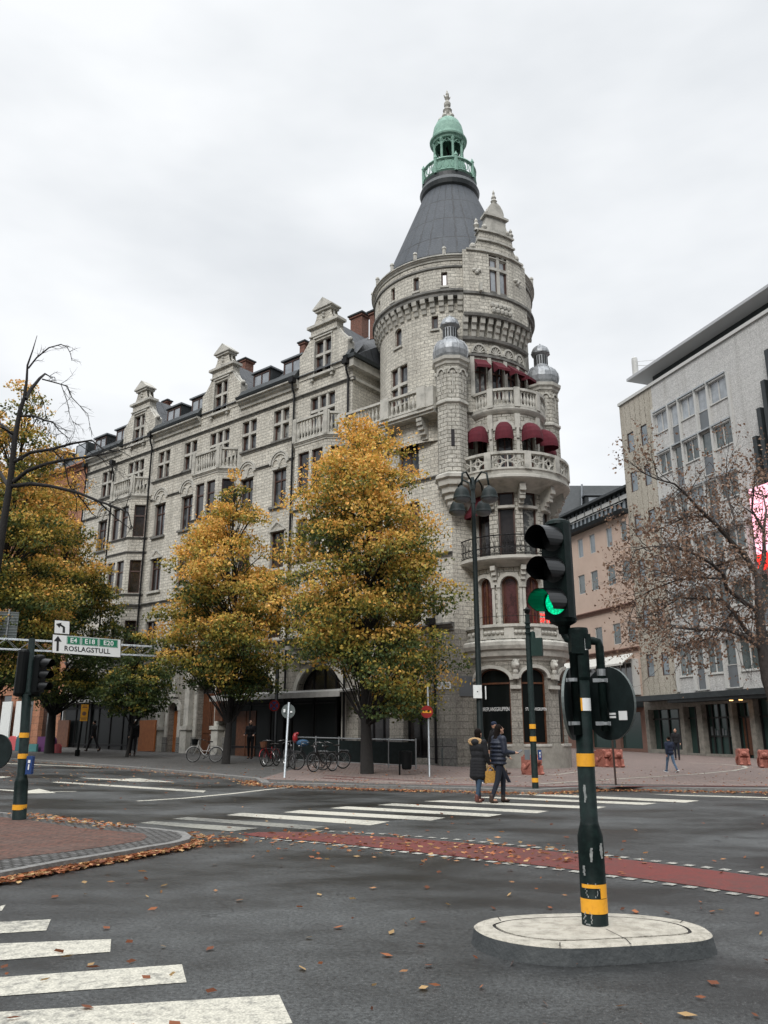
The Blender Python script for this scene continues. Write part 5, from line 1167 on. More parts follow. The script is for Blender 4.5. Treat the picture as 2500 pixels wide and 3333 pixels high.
w1=hoard(100/2.212,190/2.212,1950+735/2.212,1950+985/2.212,0,'white','painted_board','white board painted with red feathers on the left shopfront',False,.3,'board')
w2=hoard(0,68/2.212,1950+740/2.212,1950+985/2.212,0,'white','painted_board','plain white board at the far left shopfront edge',False,.3,'board')
def feather(x,y,l_,w):
    r_=ray(x,y); P_=P0+NV*.42; t=(NV.x*P_.x+NV.y*P_.y)/(NV.x*r_[0]+NV.y*r_[1]); p=Vector((r_[0]*t,r_[1]*t,HC+r_[2]*t)); s0=(p-P0).dot(DV); mb=MB()
    pts=[(0,0),(.25,.5),(.15,1),(.55,1.4),(.35,1.9),(0,2.3),(-.25,1.7),(-.1,1.2),(-.3,.6)]
    mb.face([F(s0+a*w-b*l_*.25,p.z+b*l_,.42) for a,b in pts]); mb.build('painted_feather',MAT['red'],w1)
feather(160/2.212,1950+895/2.212,.35,.45); feather(148/2.212,1950+945/2.212,.22,.25)
hoard(1000/2.212,1116/2.212,1950+872/2.212,1950+1090/2.212,0,'orangewood','plywood_panel','tall orange plywood panel standing against the pale facade',False,.5,'panel')
hoard(412/2.212,490/2.212,1950+872/2.212,1950+1060/2.212,0,'wood','plywood_panel','dull brown timber panel behind the yellow parking sign',False,.4,'panel')
hoard(1553/2.212,1610/2.212,1950+778/2.212,1950+905/2.212,0,'wood','menu_board','dark wooden notice board beside the tall arched door',False,.45,'notice board').location.z+=1.75
# ---------------------------------------------------------------- trees
def leaves(name,P,C,size,parent,jit=.35):
    n=len(P); P=np.asarray(P); C=np.asarray(C); q=rng.normal(size=(n,3)); q/=np.linalg.norm(q,axis=1)[:,None]; q[:,2]=q[:,2]*.8-.15
    a=rng.normal(size=(n,3)); a-=q*np.sum(a*q,1)[:,None]/np.sum(q*q,1)[:,None]; a/=np.linalg.norm(a,axis=1)[:,None]
    b=np.cross(q/np.linalg.norm(q,axis=1)[:,None],a); s=size*(1+jit*rng.uniform(-1,1,n))[:,None]
    V=np.stack([P-a*s*.55,P+b*s*.36-a*s*.08,P+a*s*.55,P-b*s*.36-a*s*.08],1).reshape(-1,3)
    me=bpy.data.meshes.new(name); me.vertices.add(4*n); me.vertices.foreach_set('co',V.ravel().astype(np.float32)); me.loops.add(4*n); me.loops.foreach_set('vertex_index',np.arange(4*n,dtype=np.int32)); me.polygons.add(n); me.polygons.foreach_set('loop_start',np.arange(0,4*n,4,dtype=np.int32)); me.polygons.foreach_set('loop_total',np.full(n,4,dtype=np.int32)); me.update(calc_edges=True)
    at=me.color_attributes.new('Col','FLOAT_COLOR','POINT'); cc=np.ones((n,4),dtype=np.float32); cc[:,:3]=C; at.data.foreach_set('color',np.repeat(cc,4,0).ravel()); me.materials.append(MAT['leaf'])
    o=bpy.data.objects.new(name,me); COL.objects.link(o); setpar(o,parent) if parent else None
    return o
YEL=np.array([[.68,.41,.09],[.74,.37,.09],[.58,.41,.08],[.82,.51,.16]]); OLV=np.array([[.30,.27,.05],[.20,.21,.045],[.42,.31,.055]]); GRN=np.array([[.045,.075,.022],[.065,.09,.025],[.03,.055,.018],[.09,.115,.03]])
def crown_tree(name,label,base,h,prof_,z_low,n_cl,n_leaf,size=.13,trunk=.22,lean=(0,0),yb=.5,seed=1,bark='bark',group=None,squash=1.0,cut=None,clr=(.45,.95)):
    """prof_: [(height fraction, centre dx, half width)]"""
    rg_=np.random.default_rng(seed); t=thing(name,label,'tree',base,0,group)
    hs=[p[0] for p in prof_]; dxs=[p[1] for p in prof_]; ws=[p[2]*.88 for p in prof_]
    f=lambda z,arr:np.interp(z,hs,arr)
    mb=MB(); B=Vector(base); top=h*.93
    tp=[B+Vector((f(z,dxs)*z*.6+lean[0]*z+.1*math.sin(z*7+seed),lean[1]*z+.1*math.cos(z*5+seed),z*h)) for z in np.linspace(0,.93,9)]
    tr=[trunk*1.25]+[trunk*(1-.88*z) for z in np.linspace(0,.93,9)[1:]]
    tb=MB(); tb.tube(tp,tr,9); tk=tb.build('trunk',MAT[bark],t,True)
    P=[];C=[]; 
    cl=[]
    while len(cl)<n_cl:
        zf=rg_.uniform(z_low,1); w=f(zf,ws)
        if rg_.uniform()>(w/max(ws))**1.2+.05: continue
        a=rg_.uniform(0,2*PI); lob=1+.16*math.sin(3*a+zf*13+seed)+.10*math.sin(5*a-zf*21+2*seed)
        if math.sin(4*a+zf*17+seed*1.7)*math.sin(zf*23+seed)>.62: continue
        rr=w*lob*math.sqrt(rg_.uniform(.2,1.0))
        if cut and not cut(math.cos(a)*rr+f(zf,dxs),math.sin(a)*rr,zf): continue
        cl.append((math.cos(a)*rr+f(zf,dxs),math.sin(a)*rr*squash,zf*h,a,rr/w,zf))
    lb=MB()
    for (x,y,z,a,q,zf) in cl:
        cen=np.array([B.x+x,B.y+y,B.z+z]); R_=rg_.uniform(*clr)*(1-.35*max(0,zf-.75)/.25)
        if len(lb.v)<12000 and rg_.uniform()<.6:
            st=tp[max(1,min(8,int(zf*9-1)))]; mid=Vector(((st.x+cen[0])/2,(st.y+cen[1])/2,(st.z+cen[2])/2+.12))
            lb.tube([st,mid,Vector(cen)],[.05*trunk/.2,.03,.01],4,cap=False)
        k=int(n_leaf/n_cl*(R_/np.mean(clr))**2); u=rg_.normal(size=(k,3)); u/=np.linalg.norm(u,axis=1)[:,None]; rad=R_*rg_.uniform(.25,1,k)**.45
        # sprays: drooping, flattened, stretched outwards
        out=np.array([math.cos(a),math.sin(a),0]); u2=u*rad[:,None]*np.array([1,1,.55]); along=u2@out; u2=u2+np.outer(along*.35,out); u2[:,2]-=np.abs(along)*.25*(along>0)
        # ragged lumps
        ph=rg_.uniform(0,6,3); lum=1+.28*np.sin(u[:,0]*5+ph[0])*np.sin(u[:,1]*5+ph[1])+.2*np.sin(u[:,2]*7+ph[2]); u2*=lum[:,None]
        pts=cen+u2
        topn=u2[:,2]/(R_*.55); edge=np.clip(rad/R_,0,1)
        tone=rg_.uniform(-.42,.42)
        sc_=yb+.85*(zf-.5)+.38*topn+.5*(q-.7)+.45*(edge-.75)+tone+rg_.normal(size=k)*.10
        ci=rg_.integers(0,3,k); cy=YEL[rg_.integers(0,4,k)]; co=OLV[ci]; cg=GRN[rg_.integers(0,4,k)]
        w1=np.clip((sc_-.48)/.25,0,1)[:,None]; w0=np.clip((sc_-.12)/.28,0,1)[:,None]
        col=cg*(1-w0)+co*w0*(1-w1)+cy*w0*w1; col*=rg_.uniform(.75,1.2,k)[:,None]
        P.append(pts); C.append(col)
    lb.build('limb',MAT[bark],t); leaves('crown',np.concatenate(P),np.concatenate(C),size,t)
    return t
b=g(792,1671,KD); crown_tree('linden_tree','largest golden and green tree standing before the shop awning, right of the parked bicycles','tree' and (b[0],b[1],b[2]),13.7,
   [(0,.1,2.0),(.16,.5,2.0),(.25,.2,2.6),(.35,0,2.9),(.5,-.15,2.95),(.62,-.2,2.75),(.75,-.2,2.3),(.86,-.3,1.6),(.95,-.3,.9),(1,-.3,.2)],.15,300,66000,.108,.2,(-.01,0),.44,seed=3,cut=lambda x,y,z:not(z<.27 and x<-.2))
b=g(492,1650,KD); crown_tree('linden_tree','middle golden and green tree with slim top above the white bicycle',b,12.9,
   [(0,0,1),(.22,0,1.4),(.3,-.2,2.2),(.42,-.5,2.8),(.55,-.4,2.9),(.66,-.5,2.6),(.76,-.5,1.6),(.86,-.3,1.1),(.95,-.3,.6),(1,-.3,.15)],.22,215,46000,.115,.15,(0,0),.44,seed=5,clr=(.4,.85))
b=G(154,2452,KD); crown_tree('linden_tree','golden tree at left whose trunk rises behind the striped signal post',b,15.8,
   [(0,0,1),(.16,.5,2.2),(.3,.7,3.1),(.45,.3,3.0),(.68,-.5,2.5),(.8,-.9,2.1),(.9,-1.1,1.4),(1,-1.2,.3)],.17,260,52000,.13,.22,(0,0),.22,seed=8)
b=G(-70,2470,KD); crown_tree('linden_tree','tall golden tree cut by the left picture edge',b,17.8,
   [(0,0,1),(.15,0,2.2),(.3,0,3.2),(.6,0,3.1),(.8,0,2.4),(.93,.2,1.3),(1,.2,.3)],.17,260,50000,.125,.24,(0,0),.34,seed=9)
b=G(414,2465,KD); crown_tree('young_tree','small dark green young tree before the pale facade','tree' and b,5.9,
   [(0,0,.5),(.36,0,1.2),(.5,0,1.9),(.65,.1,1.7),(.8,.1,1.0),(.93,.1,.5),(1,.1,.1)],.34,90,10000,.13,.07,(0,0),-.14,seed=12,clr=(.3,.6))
# bare tree traced at 30 m, with its limbs given depth
def twig(mb,p,d,l,r_,lev,rg_,droop=0,spread=.55,out=None):
    n=4; pts=[p]; q=Vector(d)
    for i in range(n):
        q=(q+Vector(rg_.normal(size=3))*.16+Vector((0,0,-droop))).normalized(); pts.append(pts[-1]+q*l/n)
    mb.tube(pts,[r_*(1-.7*i/n) for i in range(n+1)],5 if lev>1 else 3,cap=False)
    if out is not None and lev<=1: out.append((pts[-1],q.copy()))
    if lev>0:
        k=rg_.integers(3,5)
        for j in range(k):
            i=rg_.integers(1,n+1); dd=(q+Vector(rg_.normal(size=3))*spread).normalized(); twig(mb,pts[i],dd,l*rg_.uniform(.45,.75),r_*.5,lev-1,rg_,droop,spread,out)
rg_=np.random.default_rng(21)
bt=thing('bare_tree','tall leafless dark tree reaching over from the left edge','tree',(AY(-110,2500,29).x,29,.1))
def z7(x,y): return (x/2.01,1000+y/2.01)
mb=MB(); Yb=29.0
def ln(L_,r0,r1,dy=0,sub=True,lev=2,tl=1.2,droop=.05):
    pts=[AY(*z7(x,y),Yb+dy*i/(len(L_)-1)) for i,(x,y) in enumerate(L_)]; n=len(pts); mb.tube(pts,[r0+(r1-r0)*i/(n-1) for i in range(n)],7)
    if sub:
        for i in range(1,n):
            d=(pts[i]-pts[i-1]).normalized()
            for k in range(2): twig(mb,pts[i-1].lerp(pts[i],rg_.uniform(.2,1)),(d+Vector(rg_.normal(size=3))*.6).normalized(),rg_.uniform(.5,1)*tl,.013+.2*r1,lev,rg_,droop)
p0_=Vector((AY(-110,2500,29).x,29,.1)); mb.tube([p0_,AY(*z7(-110,2300),Yb),AY(*z7(-20,1700),Yb),AY(*z7(35,1350),Yb),AY(*z7(70,1120),Yb),AY(*z7(95,880),Yb),AY(*z7(130,680),Yb),AY(*z7(160,590),Yb),AY(*z7(175,480),Yb),AY(*z7(180,380),Yb),AY(*z7(215,280),Yb),AY(*z7(243,185),Yb)],[.24,.2,.15,.13,.12,.10,.085,.07,.05,.038,.025,.01],9)
ln([(165,600),(200,540),(260,465),(295,435)],.09,.04,1,False); ln([(295,435),(330,455),(360,458)],.03,.01,.5,True,1,.5); ln([(275,470),(350,490),(440,515),(470,590),(575,700),(590,790)],.03,.008,1,True,1,.8)
ln([(185,400),(240,330),(320,265),(400,243),(440,262),(460,300),(470,350)],.035,.008,-1,True,1,.5); ln([(400,505),(440,620),(455,700),(510,830)],.015,.006,1,True,1,.6)
ln([(140,712),(215,710),(300,742),(345,750),(390,810),(455,860)],.05,.012,-1,True,2,.9); ln([(95,1010),(200,950),(330,930),(480,890),(600,870),(680,930),(760,945)],.075,.012,-2,True,2,1.5)
ln([(90,1140),(180,1070),(300,1025),(420,1000),(560,980),(690,960),(800,930)],.09,.012,-1.5,True,2,1.6); ln([(80,1170),(200,1155),(330,1170),(500,1210),(650,1270),(800,1325),(840,1345),(862,1450)],.085,.015,-2,True,2,.8)
ln([(480,1190),(560,1290),(600,1350),(645,1378)],.03,.01,1,True,1,.5); ln([(650,1275),(760,1380),(880,1470)],.03,.01,1,True,1,.5); ln([(340,930),(420,1010),(450,1160),(500,1250),(505,1380)],.03,.01,1,True,1,.6)
ln([(90,860),(30,780),(-30,740)],.07,.03,1,True,2,1); ln([(85,830),(20,790),(-40,770)],.06,.02,-1,True,1,1); ln([(60,1180),(0,1080),(-50,1030)],.08,.04,1,True,2,1.0)
ln([(250,550),(290,640),(310,760),(340,850)],.015,.006,0,True,1,.5)
mb.build('branches',MAT['bark'],bt,True)
# horse chestnut at right, sparse brown leaves
rg_=np.random.default_rng(33); ct=thing('chestnut_tree','bushy chestnut tree with sparse brown leaves at the right edge','tree',(AY(2575,2560,27).x,27,.1)); mb=MB(); tips=[]; Yb=27.0
def z6(x,y): return (2000+x/2.458,1400+y/2.458)
def ln2(L_,r0,r1,dy=0,nb=4,lev=2,tl=1.5,droop=.02):
    pts=[AY(*z6(x,y),Yb+dy*i/(len(L_)-1)) for i,(x,y) in enumerate(L_)]; n=len(pts); mb.tube(pts,[r0+(r1-r0)*i/(n-1) for i in range(n)],7)
    for i in range(1,n):
        d=(pts[i]-pts[i-1]).normalized()
        for k in range(nb): twig(mb,pts[i-1].lerp(pts[i],rg_.uniform(.1,1)),(d+Vector(rg_.normal(size=3))*.75).normalized(),rg_.uniform(.5,1)*tl,.016+.12*r1,lev,rg_,droop,.6,tips)
    tips.append((pts[-1],d))
bp=AY(2575,2560,27); bp=Vector((bp.x,27,.1)); mb.tube([bp,AY(*z6(1300,2200),Yb),AY(*z6(1225,1990),Yb),AY(*z6(1185,1750),Yb),AY(*z6(1160,1450),Yb),AY(*z6(1150,1180),Yb)],[.26,.23,.20,.17,.15,.11],9)
ln2([(1150,1180),(1050,1010),(930,890),(820,760),(740,690),(650,600),(560,500),(480,430),(330,390),(250,350)],.10,.015,-2,3); ln2([(1150,1180),(1200,1020),(1195,800),(1215,640),(1180,480)],.09,.02,2,3)
ln2([(1140,1450),(1040,1380),(900,1270),(870,1150),(780,1070),(600,970),(440,935),(300,930),(150,960)],.09,.013,-3,4); ln2([(1165,1700),(1050,1600),(950,1450),(860,1360),(700,1350),(520,1340),(380,1430),(250,1480)],.09,.013,2,4)
ln2([(1170,1740),(1020,1640),(880,1590),(700,1600),(500,1580),(380,1530)],.10,.012,-3,5); ln2([(1190,1440),(1300,1250),(1350,1000)],.08,.02,1,3); ln2([(930,890),(960,700),(900,520),(870,380),(1000,330)],.05,.012,2,4); ln2([(870,1190),(700,1180),(500,1200),(300,1280),(120,1380)],.05,.012,3,5,2)
ln2([(1050,1010),(900,1060),(700,1120),(450,1150),(250,1100)],.04,.012,1,4); ln2([(1190,800),(1100,640),(1120,420),(1190,340)],.05,.012,-1,4); ln2([(740,690),(560,700),(430,760),(300,820)],.04,.012,-1,4)
ln2([(950,1450),(800,1650),(640,1700),(480,1740)],.04,.012,1,3); ln2([(1170,1740),(1300,1600),(1450,1500)],.1,.03,0,3)
mb.build('branches',MAT['bark_grey'],ct,True)
P=[];C=[]
for p,d in tips:
    if p.z<3.6 and rg_.uniform()<.7: continue
    for k in range(rg_.integers(2,6)):
        P.append([p.x+rg_.normal()*.14,p.y+rg_.normal()*.14,p.z+rg_.normal()*.12]); c=[[.20,.12,.08],[.26,.165,.115],[.12,.07,.045],[.30,.20,.14]][rg_.integers(0,4)]; C.append(c)
print('chestnut leaves',len(P)); leaves('leaf_clusters',P,C,.095,ct)
# fallen leaves: drifts along the kerbs and single leaves on the asphalt
FP=[];FC=[]; LC=np.array([[.36,.13,.055],[.26,.09,.04],[.44,.22,.10],[.20,.07,.035],[.46,.30,.14]])
def drift(L_,n,w,dz=.02,pile=.04):
    pts=[Vector(p) for p in L_]; ls=[(pts[i+1]-pts[i]).length for i in range(len(pts)-1)]; tot=sum(ls)
    for i in range(n):
        t=rng.uniform(0,tot); j=0
        while j<len(ls)-1 and t>ls[j]: t-=ls[j]; j+=1
        a=pts[j].lerp(pts[j+1],min(1,t/ls[j])); d=(pts[j+1]-pts[j]).normalized(); o_=abs(rng.normal())*w; x,y=a.x+d.y*o_+rng.normal()*.02,a.y-d.x*o_+rng.normal()*.02
        FP.append([x,y,gz(x,y)+dz+rng.uniform(0,pile)]); FC.append(LC[rng.integers(0,5)]*rng.uniform(.6,1.3))
drift(kl[6:],3400,.28); drift(kl[2:8],500,.22)
ek=[(p[0],p[1]-.02) for p in kc_src[:10]]
drift(ek,1700,.075,.015,.035); drift([G(*z_(x,y))[:2] for x,y in[(1150,590),(1300,610),(1500,640)]],160,.22); drift([G(*z_(x,y),.11)[:2] for x,y in[(150,462),(300,480),(450,500),(650,525),(850,545)]],300,.25,.12)
for i in range(620):
    y=rng.uniform(2560,3400); x=rng.uniform(-100,2600); p=G(x,y)
    if rng.uniform()>min(1,.12+.02*p[1]**1.1) : continue
    FP.append([p[0],p[1],p[2]+.012]); FC.append(LC[rng.integers(0,5)]*rng.uniform(.5,1.2))
rl=[g(x,y)[:2] for x,y in[(560,1803),(800,1818),(1050,1840),(1250,1860)]]
for i in range(420):
    t=rng.uniform(0,2.99); j=int(t); a=Vector(rl[j]).lerp(Vector(rl[j+1]),t-j); x,y=a.x+rng.normal()*.6,a.y+rng.normal()*.6; FP.append([x,y,.014]); FC.append(LC[rng.integers(0,5)]*rng.uniform(.6,1.4))
for i in range(900):
    x,y=g(rng.uniform(0,1659),rng.uniform(1655,1700),KD)[:2]; FP.append([x,y,gz(x,y)+KD+.012]); FC.append(LC[rng.integers(0,5)]*rng.uniform(.5,1.2))
fl=leaves('fallen_leaves',FP,FC,.085,None); tag(fl,'fallen brown and orange leaves drifted along the kerbs and over the asphalt','leaves',None,'stuff')
nrm=[[p[0],p[1]] for p in FP]
# flatten: leaves lie nearly level
me=fl.data; n=len(FP); co=np.empty(12*n,dtype=np.float32); me.vertices.foreach_get('co',co); co=co.reshape(n,4,3); c=np.array(FP)[:,None,:]; co[:,:,2]=c[:,:,2]+(co[:,:,2]-c[:,:,2])*.28+.006; me.vertices.foreach_set('co',co.ravel()); me.update()
# ---------------------------------------------------------------- street furniture
def V3(*a): return Vector(a)
def ring_band(mb,c,z0,z1,r_,mi,n=20,a0=0,a1=360): mb.lathe(c,[(r_,z0),(r_,z1)],n,mi,a0,a1)
def sig_head(par,c,fd,nl=3,lit=None,hh=.86,w=.27,vl=.24,vr=.115,name='signal_head'):
    """c = centre, fd = facing direction (degrees from -Y towards +X)"""
    a=R(fd); f=V3(math.sin(a),-math.cos(a),0); r_=V3(math.cos(a),math.sin(a),0); u=V3(0,0,1); c=Vector(c)
    mb=MB(); n=8; hw=w/2; 
    pr=[]   # rounded outline in r_/f plane, swept in z
    for k in range(n+1): t=PI*k/n; pr.append((hw*math.cos(t),-.02-.11*math.sin(t)))
    pr=[(hw,.06)]+pr[0:]+[(-hw,.06)]
    P=lambda x,y,z:c+r_*x+f*y+u*z
    for i in range(len(pr)):
        p,q=pr[i],pr[(i+1)%len(pr)]; mb.face([P(p[0],p[1],-hh/2),P(q[0],q[1],-hh/2),P(q[0],q[1],hh/2),P(p[0],p[1],hh/2)])
    for z,s_ in((hh/2,1),(-hh/2,-1)):
        mb.face([P(x,y,z) for x,y in pr]); 
        mb.lathe(P(0,-.03,z),[(hw*.98,0),(hw*.9,s_*.03),(hw*.5,s_*.055),(0,s_*.06)],14)
    hd=mb.build(name,MAT['signgreen'] if vl>.2 else MAT['black'],par)
    for i in range(nl):
        z=hh/2-hh/nl*(i+.5); vb=MB(); n=18
        rows=[]
        for j in range(6):
            y=.06+vl*j/5; ring=[]
            for k in range(n+1):
                t=R(-38+256*k/n); 
                yy=.06+(y-.06)*(1 if .0<math.sin(t) else 1+.55*math.sin(t))  # cut away underneath
                rr=vr*(1-.04*j/5); ring.append((rr*math.cos(t),yy,rr*math.sin(t)-.10*(yy-.06)*.9))
            rows.append(ring)
        for A_,B_ in zip(rows,rows[1:]):
            for k in range(n):
                q=[A_[k],A_[k+1],B_[k+1],B_[k]]; vb.face([P(x,y,z+zz) for x,y,zz in q]); vb.face([P(x*.965,y,z+zz*.965) for x,y,zz in q])
        vb.build('visor',MAT['visor'],hd)
        lb=MB(); base=P(0,.055,z); nr=16
        for j in range(4):
            r0,r1=vr*.9*j/4,vr*.9*(j+1)/4; b0_,b1_=.02*math.cos(PI/2*j/4),.02*math.cos(PI/2*(j+1)/4)
            for k in range(nr):
                t0,t1=2*PI*k/nr,2*PI*(k+1)/nr; lb.face([P(r0*math.cos(t0),.06+b0_,z+r0*math.sin(t0)),P(r1*math.cos(t0),.06+b1_,z+r1*math.sin(t0)),P(r1*math.cos(t1),.06+b1_,z+r1*math.sin(t1)),P(r0*math.cos(t1),.06+b0_,z+r0*math.sin(t1))])
        lb.build('lens',MAT['green_light'] if lit==i else MAT['darkin'],hd)
    return hd
def disc(par,c,nd,r_,mat,name='sign_disc',th=.012,rim='galv'):
    a=R(nd); f=V3(math.sin(a),-math.cos(a),0); M=frameM(c,V3(math.cos(a),math.sin(a),0),(0,0,1)); mb=MB(); n=40
    for z,mi in((-th/2,0),(th/2,1)): mb.face([M@V3(r_*math.cos(2*PI*k/n),r_*math.sin(2*PI*k/n),z) for k in range(n)],mi)
    for k in range(n): t0,t1=2*PI*k/n,2*PI*(k+1)/n; mb.face([M@V3(r_*math.cos(t0),r_*math.sin(t0),-th/2-.01),M@V3(r_*math.cos(t1),r_*math.sin(t1),-th/2-.01),M@V3(r_*math.cos(t1),r_*math.sin(t1),th/2),M@V3(r_*math.cos(t0),r_*math.sin(t0),th/2)],2)
    return mb.build(name,[MAT[mat[0]],MAT[mat[1]],MAT[rim]],par),M
# foreground signal
b=G(1940,3008,.122); Yp=b[1]; X0=b[0]
sgl=thing('traffic_signal','large dark green traffic signal showing green on the concrete island in the foreground','traffic signal',b)
zat=lambda y,Y=Yp,x=1910:AY(x,y,Y).z
zT=zat(2045); zb_=zat(2722); zc_=zat(2685)
ax=lambda z:V3(X0-.006+.012*(z/2.3),Yp,z)   # the post leans very slightly
mb=MB(); mb.tube([ax(.122),ax(.6),ax(zb_),ax(zc_),ax(zc_+.03)],[.098,.098,.097,.075,.068],28); mb.tube([ax(zc_+.03),ax(zT)],[.068,.066],28)
mb.build('pole',MAT['signgreen'],sgl,True)
mb=MB(); mb.tube([ax(zT-.42),ax(zT-.40),ax(zT-.10)],[.070,.077,.077],24); mb.build('pole_collar',MAT['signgreen'],sgl)
mb=MB(); mb.tube([ax(zT-.09),ax(zT-.02),ax(zT)],[.083,.083,.078],28); mb.build('pole_cap',MAT['signgreen'],sgl)
def band(y0,y1,r_,mi,a0=0,a1=360,Y=Yp):
    mb=MB(); mb.lathe((ax(zat(y0,Y)).x,Y),[(r_,zat(y1,Y)),(r_,zat(y0,Y))],28,0,a0,a1); mb.build('reflective_band',MAT['sign_white' if mi else 'yellow'],sgl)
band(2452,2494,.071,0); band(2273,2314,.070,0,-75,-12); band(2273,2314,.070,1,-12,60); band(2920,2968,.0995,0); band(2873,2918,.0992,0,18,70); band(2873,2885,.0992,0,-70,18)
mb=MB(); rg_=np.random.default_rng(4)
def patch(ang,z,w,h,r_,mi=0):
    n=9; 
    for i in range(n-1):
        z0,z1=z+h*i/(n-1),z+h*(i+1)/(n-1); w0=w*(.6+.4*math.sin(PI*i/(n-1)))*rg_.uniform(.7,1.1); c=ang+rg_.normal()*1.5
        mb.face([V3(ax(z0).x+r_*math.sin(R(c-w0)),Yp-r_*math.cos(R(c-w0)),z0),V3(ax(z0).x+r_*math.sin(R(c+w0)),Yp-r_*math.cos(R(c+w0)),z0),V3(ax(z1).x+r_*math.sin(R(c+w0)),Yp-r_*math.cos(R(c+w0)),z1),V3(ax(z1).x+r_*math.sin(R(c-w0)),Yp-r_*math.cos(R(c-w0)),z1)],mi)
patch(-14,zat(2800),6,.10,.1); patch(38,zat(2790),10,.11,.1); patch(-50,zat(2845),7,.07,.1); patch(-20,zat(2915),30,.10,.0996); patch(-45,zat(3005),24,.09,.1); patch(-30,zat(2610),10,.13,.0695)
mb.build('paint_chips',MAT['chipped'],sgl)
mb=MB(); mb.lathe((ax(2.1).x,Yp),[(.0785,zat(2118)),(.0785,zat(2072))],20,0,25,62); mb.build('sticker',MAT['sign_white'],sgl)
hc=AY(1817,1860,Yp); sig_head(sgl,hc,-47,3,2,hh=.80,w=.235)
mb=MB(); hb=V3(hc.x+.03,hc.y+.04,hc.z-.42); z1=zat(2085)
mb.tube([hb,hb+V3(0,0,-.10)],[.055,.045],14); mb.tube([hb+V3(0,0,-.08),V3(hb.x,hb.y,z1+.07),V3(hb.x+.02,hb.y-.01,z1+.02),V3(hb.x+.07,Yp,z1),V3(X0,Yp,z1)],[.036]*5,14)
xl=AY(1866,2200,Yp).x; xr=AY(1958,2200,Yp).x
mb.tube([V3(xl,Yp-.05,zat(2125)),V3(xl,Yp-.05,zat(2392))],.034,14); mb.tube([V3(X0,Yp,zat(2086)),V3(xr-.05,Yp,zat(2086)),V3(xr-.01,Yp,zat(2090)),V3(xr,Yp,zat(2105)),V3(xr,Yp,zat(2380))],[.034]*5,14)
mb.build('bracket_pipe',MAT['signgreen'],sgl,True)
mb=MB(); mb.box((xl+.03,Yp-.03,zat(2098)),(.10,.12,.16)); mb.box((X0+.06,Yp-.02,zat(2090)),(.06,.1,.12)); mb.build('clamp_box',MAT['signgreen'],sgl)
mb=MB()
for y in(2220,2360): mb.tube([V3(xl-.02,Yp-.05,zat(y,Yp)),V3(xl-.02,Yp-.05,zat(y-11,Yp))],.046,14); mb.box((xl-.0,Yp-.05,zat(y-5)),(.17,.02,.03)); mb.tube([V3(xr,Yp,zat(y)),V3(xr,Yp,zat(y-10))],.044,14); mb.box((xr-.02,Yp-.02,zat(y-5)),(.12,.02,.03))
mb.tube([V3(xr,Yp,zat(2200)),V3(xr,Yp,zat(2178))],.0355,14); mb.build('hose_clamp',MAT['galv'],sgl)
rd_,Mr_=disc(sgl,AY(1981,2289,Yp+.06),-62,.29,('sign_white','signback_dark'),rim='signback'); disc(sgl,AY(1866,2290,Yp+.12),62,.29,('sign_white','signback_dark'),rim='signback')
for sx_,sy_,hw_,hh_ in((.16,-.10,.045,.035),(.045,-.085,.035,.008),(.045,-.11,.035,.008)):
    mb=MB(); mb.prism([(sx_-hw_,sy_-hh_),(sx_+hw_,sy_-hh_),(sx_+hw_,sy_+hh_),(sx_-hw_,sy_+hh_)],.007,.010,0,Mr_); mb.build('sticker',MAT['sign_white'],rd_)
# left signal post on the brick corner
b=G(62,2668,.105); Yl=b[1]; Xl=b[0]; lf=thing('traffic_signal','dark striped signal post on the brick corner at left','traffic signal',b); zl=lambda y:AY(80,y,Yl).z
axl=lambda z:V3(Xl-.07*(z/3)*0+ .085*(z-.1)/3*-1*0,Yl,z)
xz=lambda z:Xl-.055*(z-.1)
mb=MB(); mb.tube([V3(Xl,Yl,.1),V3(xz(zl(2545)),Yl,zl(2545)),V3(xz(zl(2522)),Yl,zl(2522))],[.115,.112,.08],18); mb.tube([V3(xz(zl(2522)),Yl,zl(2522)),V3(xz(zl(2260)),Yl,zl(2260))],[.078,.078],18); mb.tube([V3(xz(zl(2260))+.03,Yl,zl(2260)),V3(xz(zl(2078))+.03,Yl,zl(2078))],[.058,.055],14); mb.build('pole',MAT['signgreen'],lf,True)
for y0,y1,r_ in((2385,2401,.0795),(2453,2469,.0795),(2618,2635,.114)): mb=MB(); mb.lathe((xz(zl(y0)),Yl),[(r_+.003,zl(y1)),(r_+.003,zl(y0))],20); mb.build('reflective_band',MAT['yellow'],lf)
def button(par,x,y,zc,rot=0,s=1):
    mb=MB(); mb.box((x,y,zc),(.10*s,.10*s,.30*s),rot); o=mb.build('push_button',MAT['bluebox'],par); mb=MB(); mb.box((x,y-.052*s,zc+.06*s),(.04*s,.004,.05*s),rot); mb.box((x,y-.052*s,zc-.03*s),(.02*s,.004,.09*s),rot); mb.build('pictogram',MAT['sign_white'],o)
button(lf,xz(.8)+.13,Yl-.02,zl(2490))
Xh=xz(2.5)
sig_head(lf,V3(Xh-.09,Yl,(zl(2125)+zl(2255))/2),150,3,None,hh=.72,w=.22,vl=.19,vr=.1); sig_head(lf,V3(Xh+.20,Yl,(zl(2150)+zl(2255))/2+.03),72,3,None,hh=.60,w=.2,vl=.19,vr=.09)
mb=MB(); mb.box((Xh+.02,Yl,zl(2258)),(.2,.12,.05)); mb.tube([V3(Xh-.1,Yl,zl(2262)),V3(Xh+.25,Yl,zl(2262))],.03,8); mb.build('bracket',MAT['signgreen'],lf)
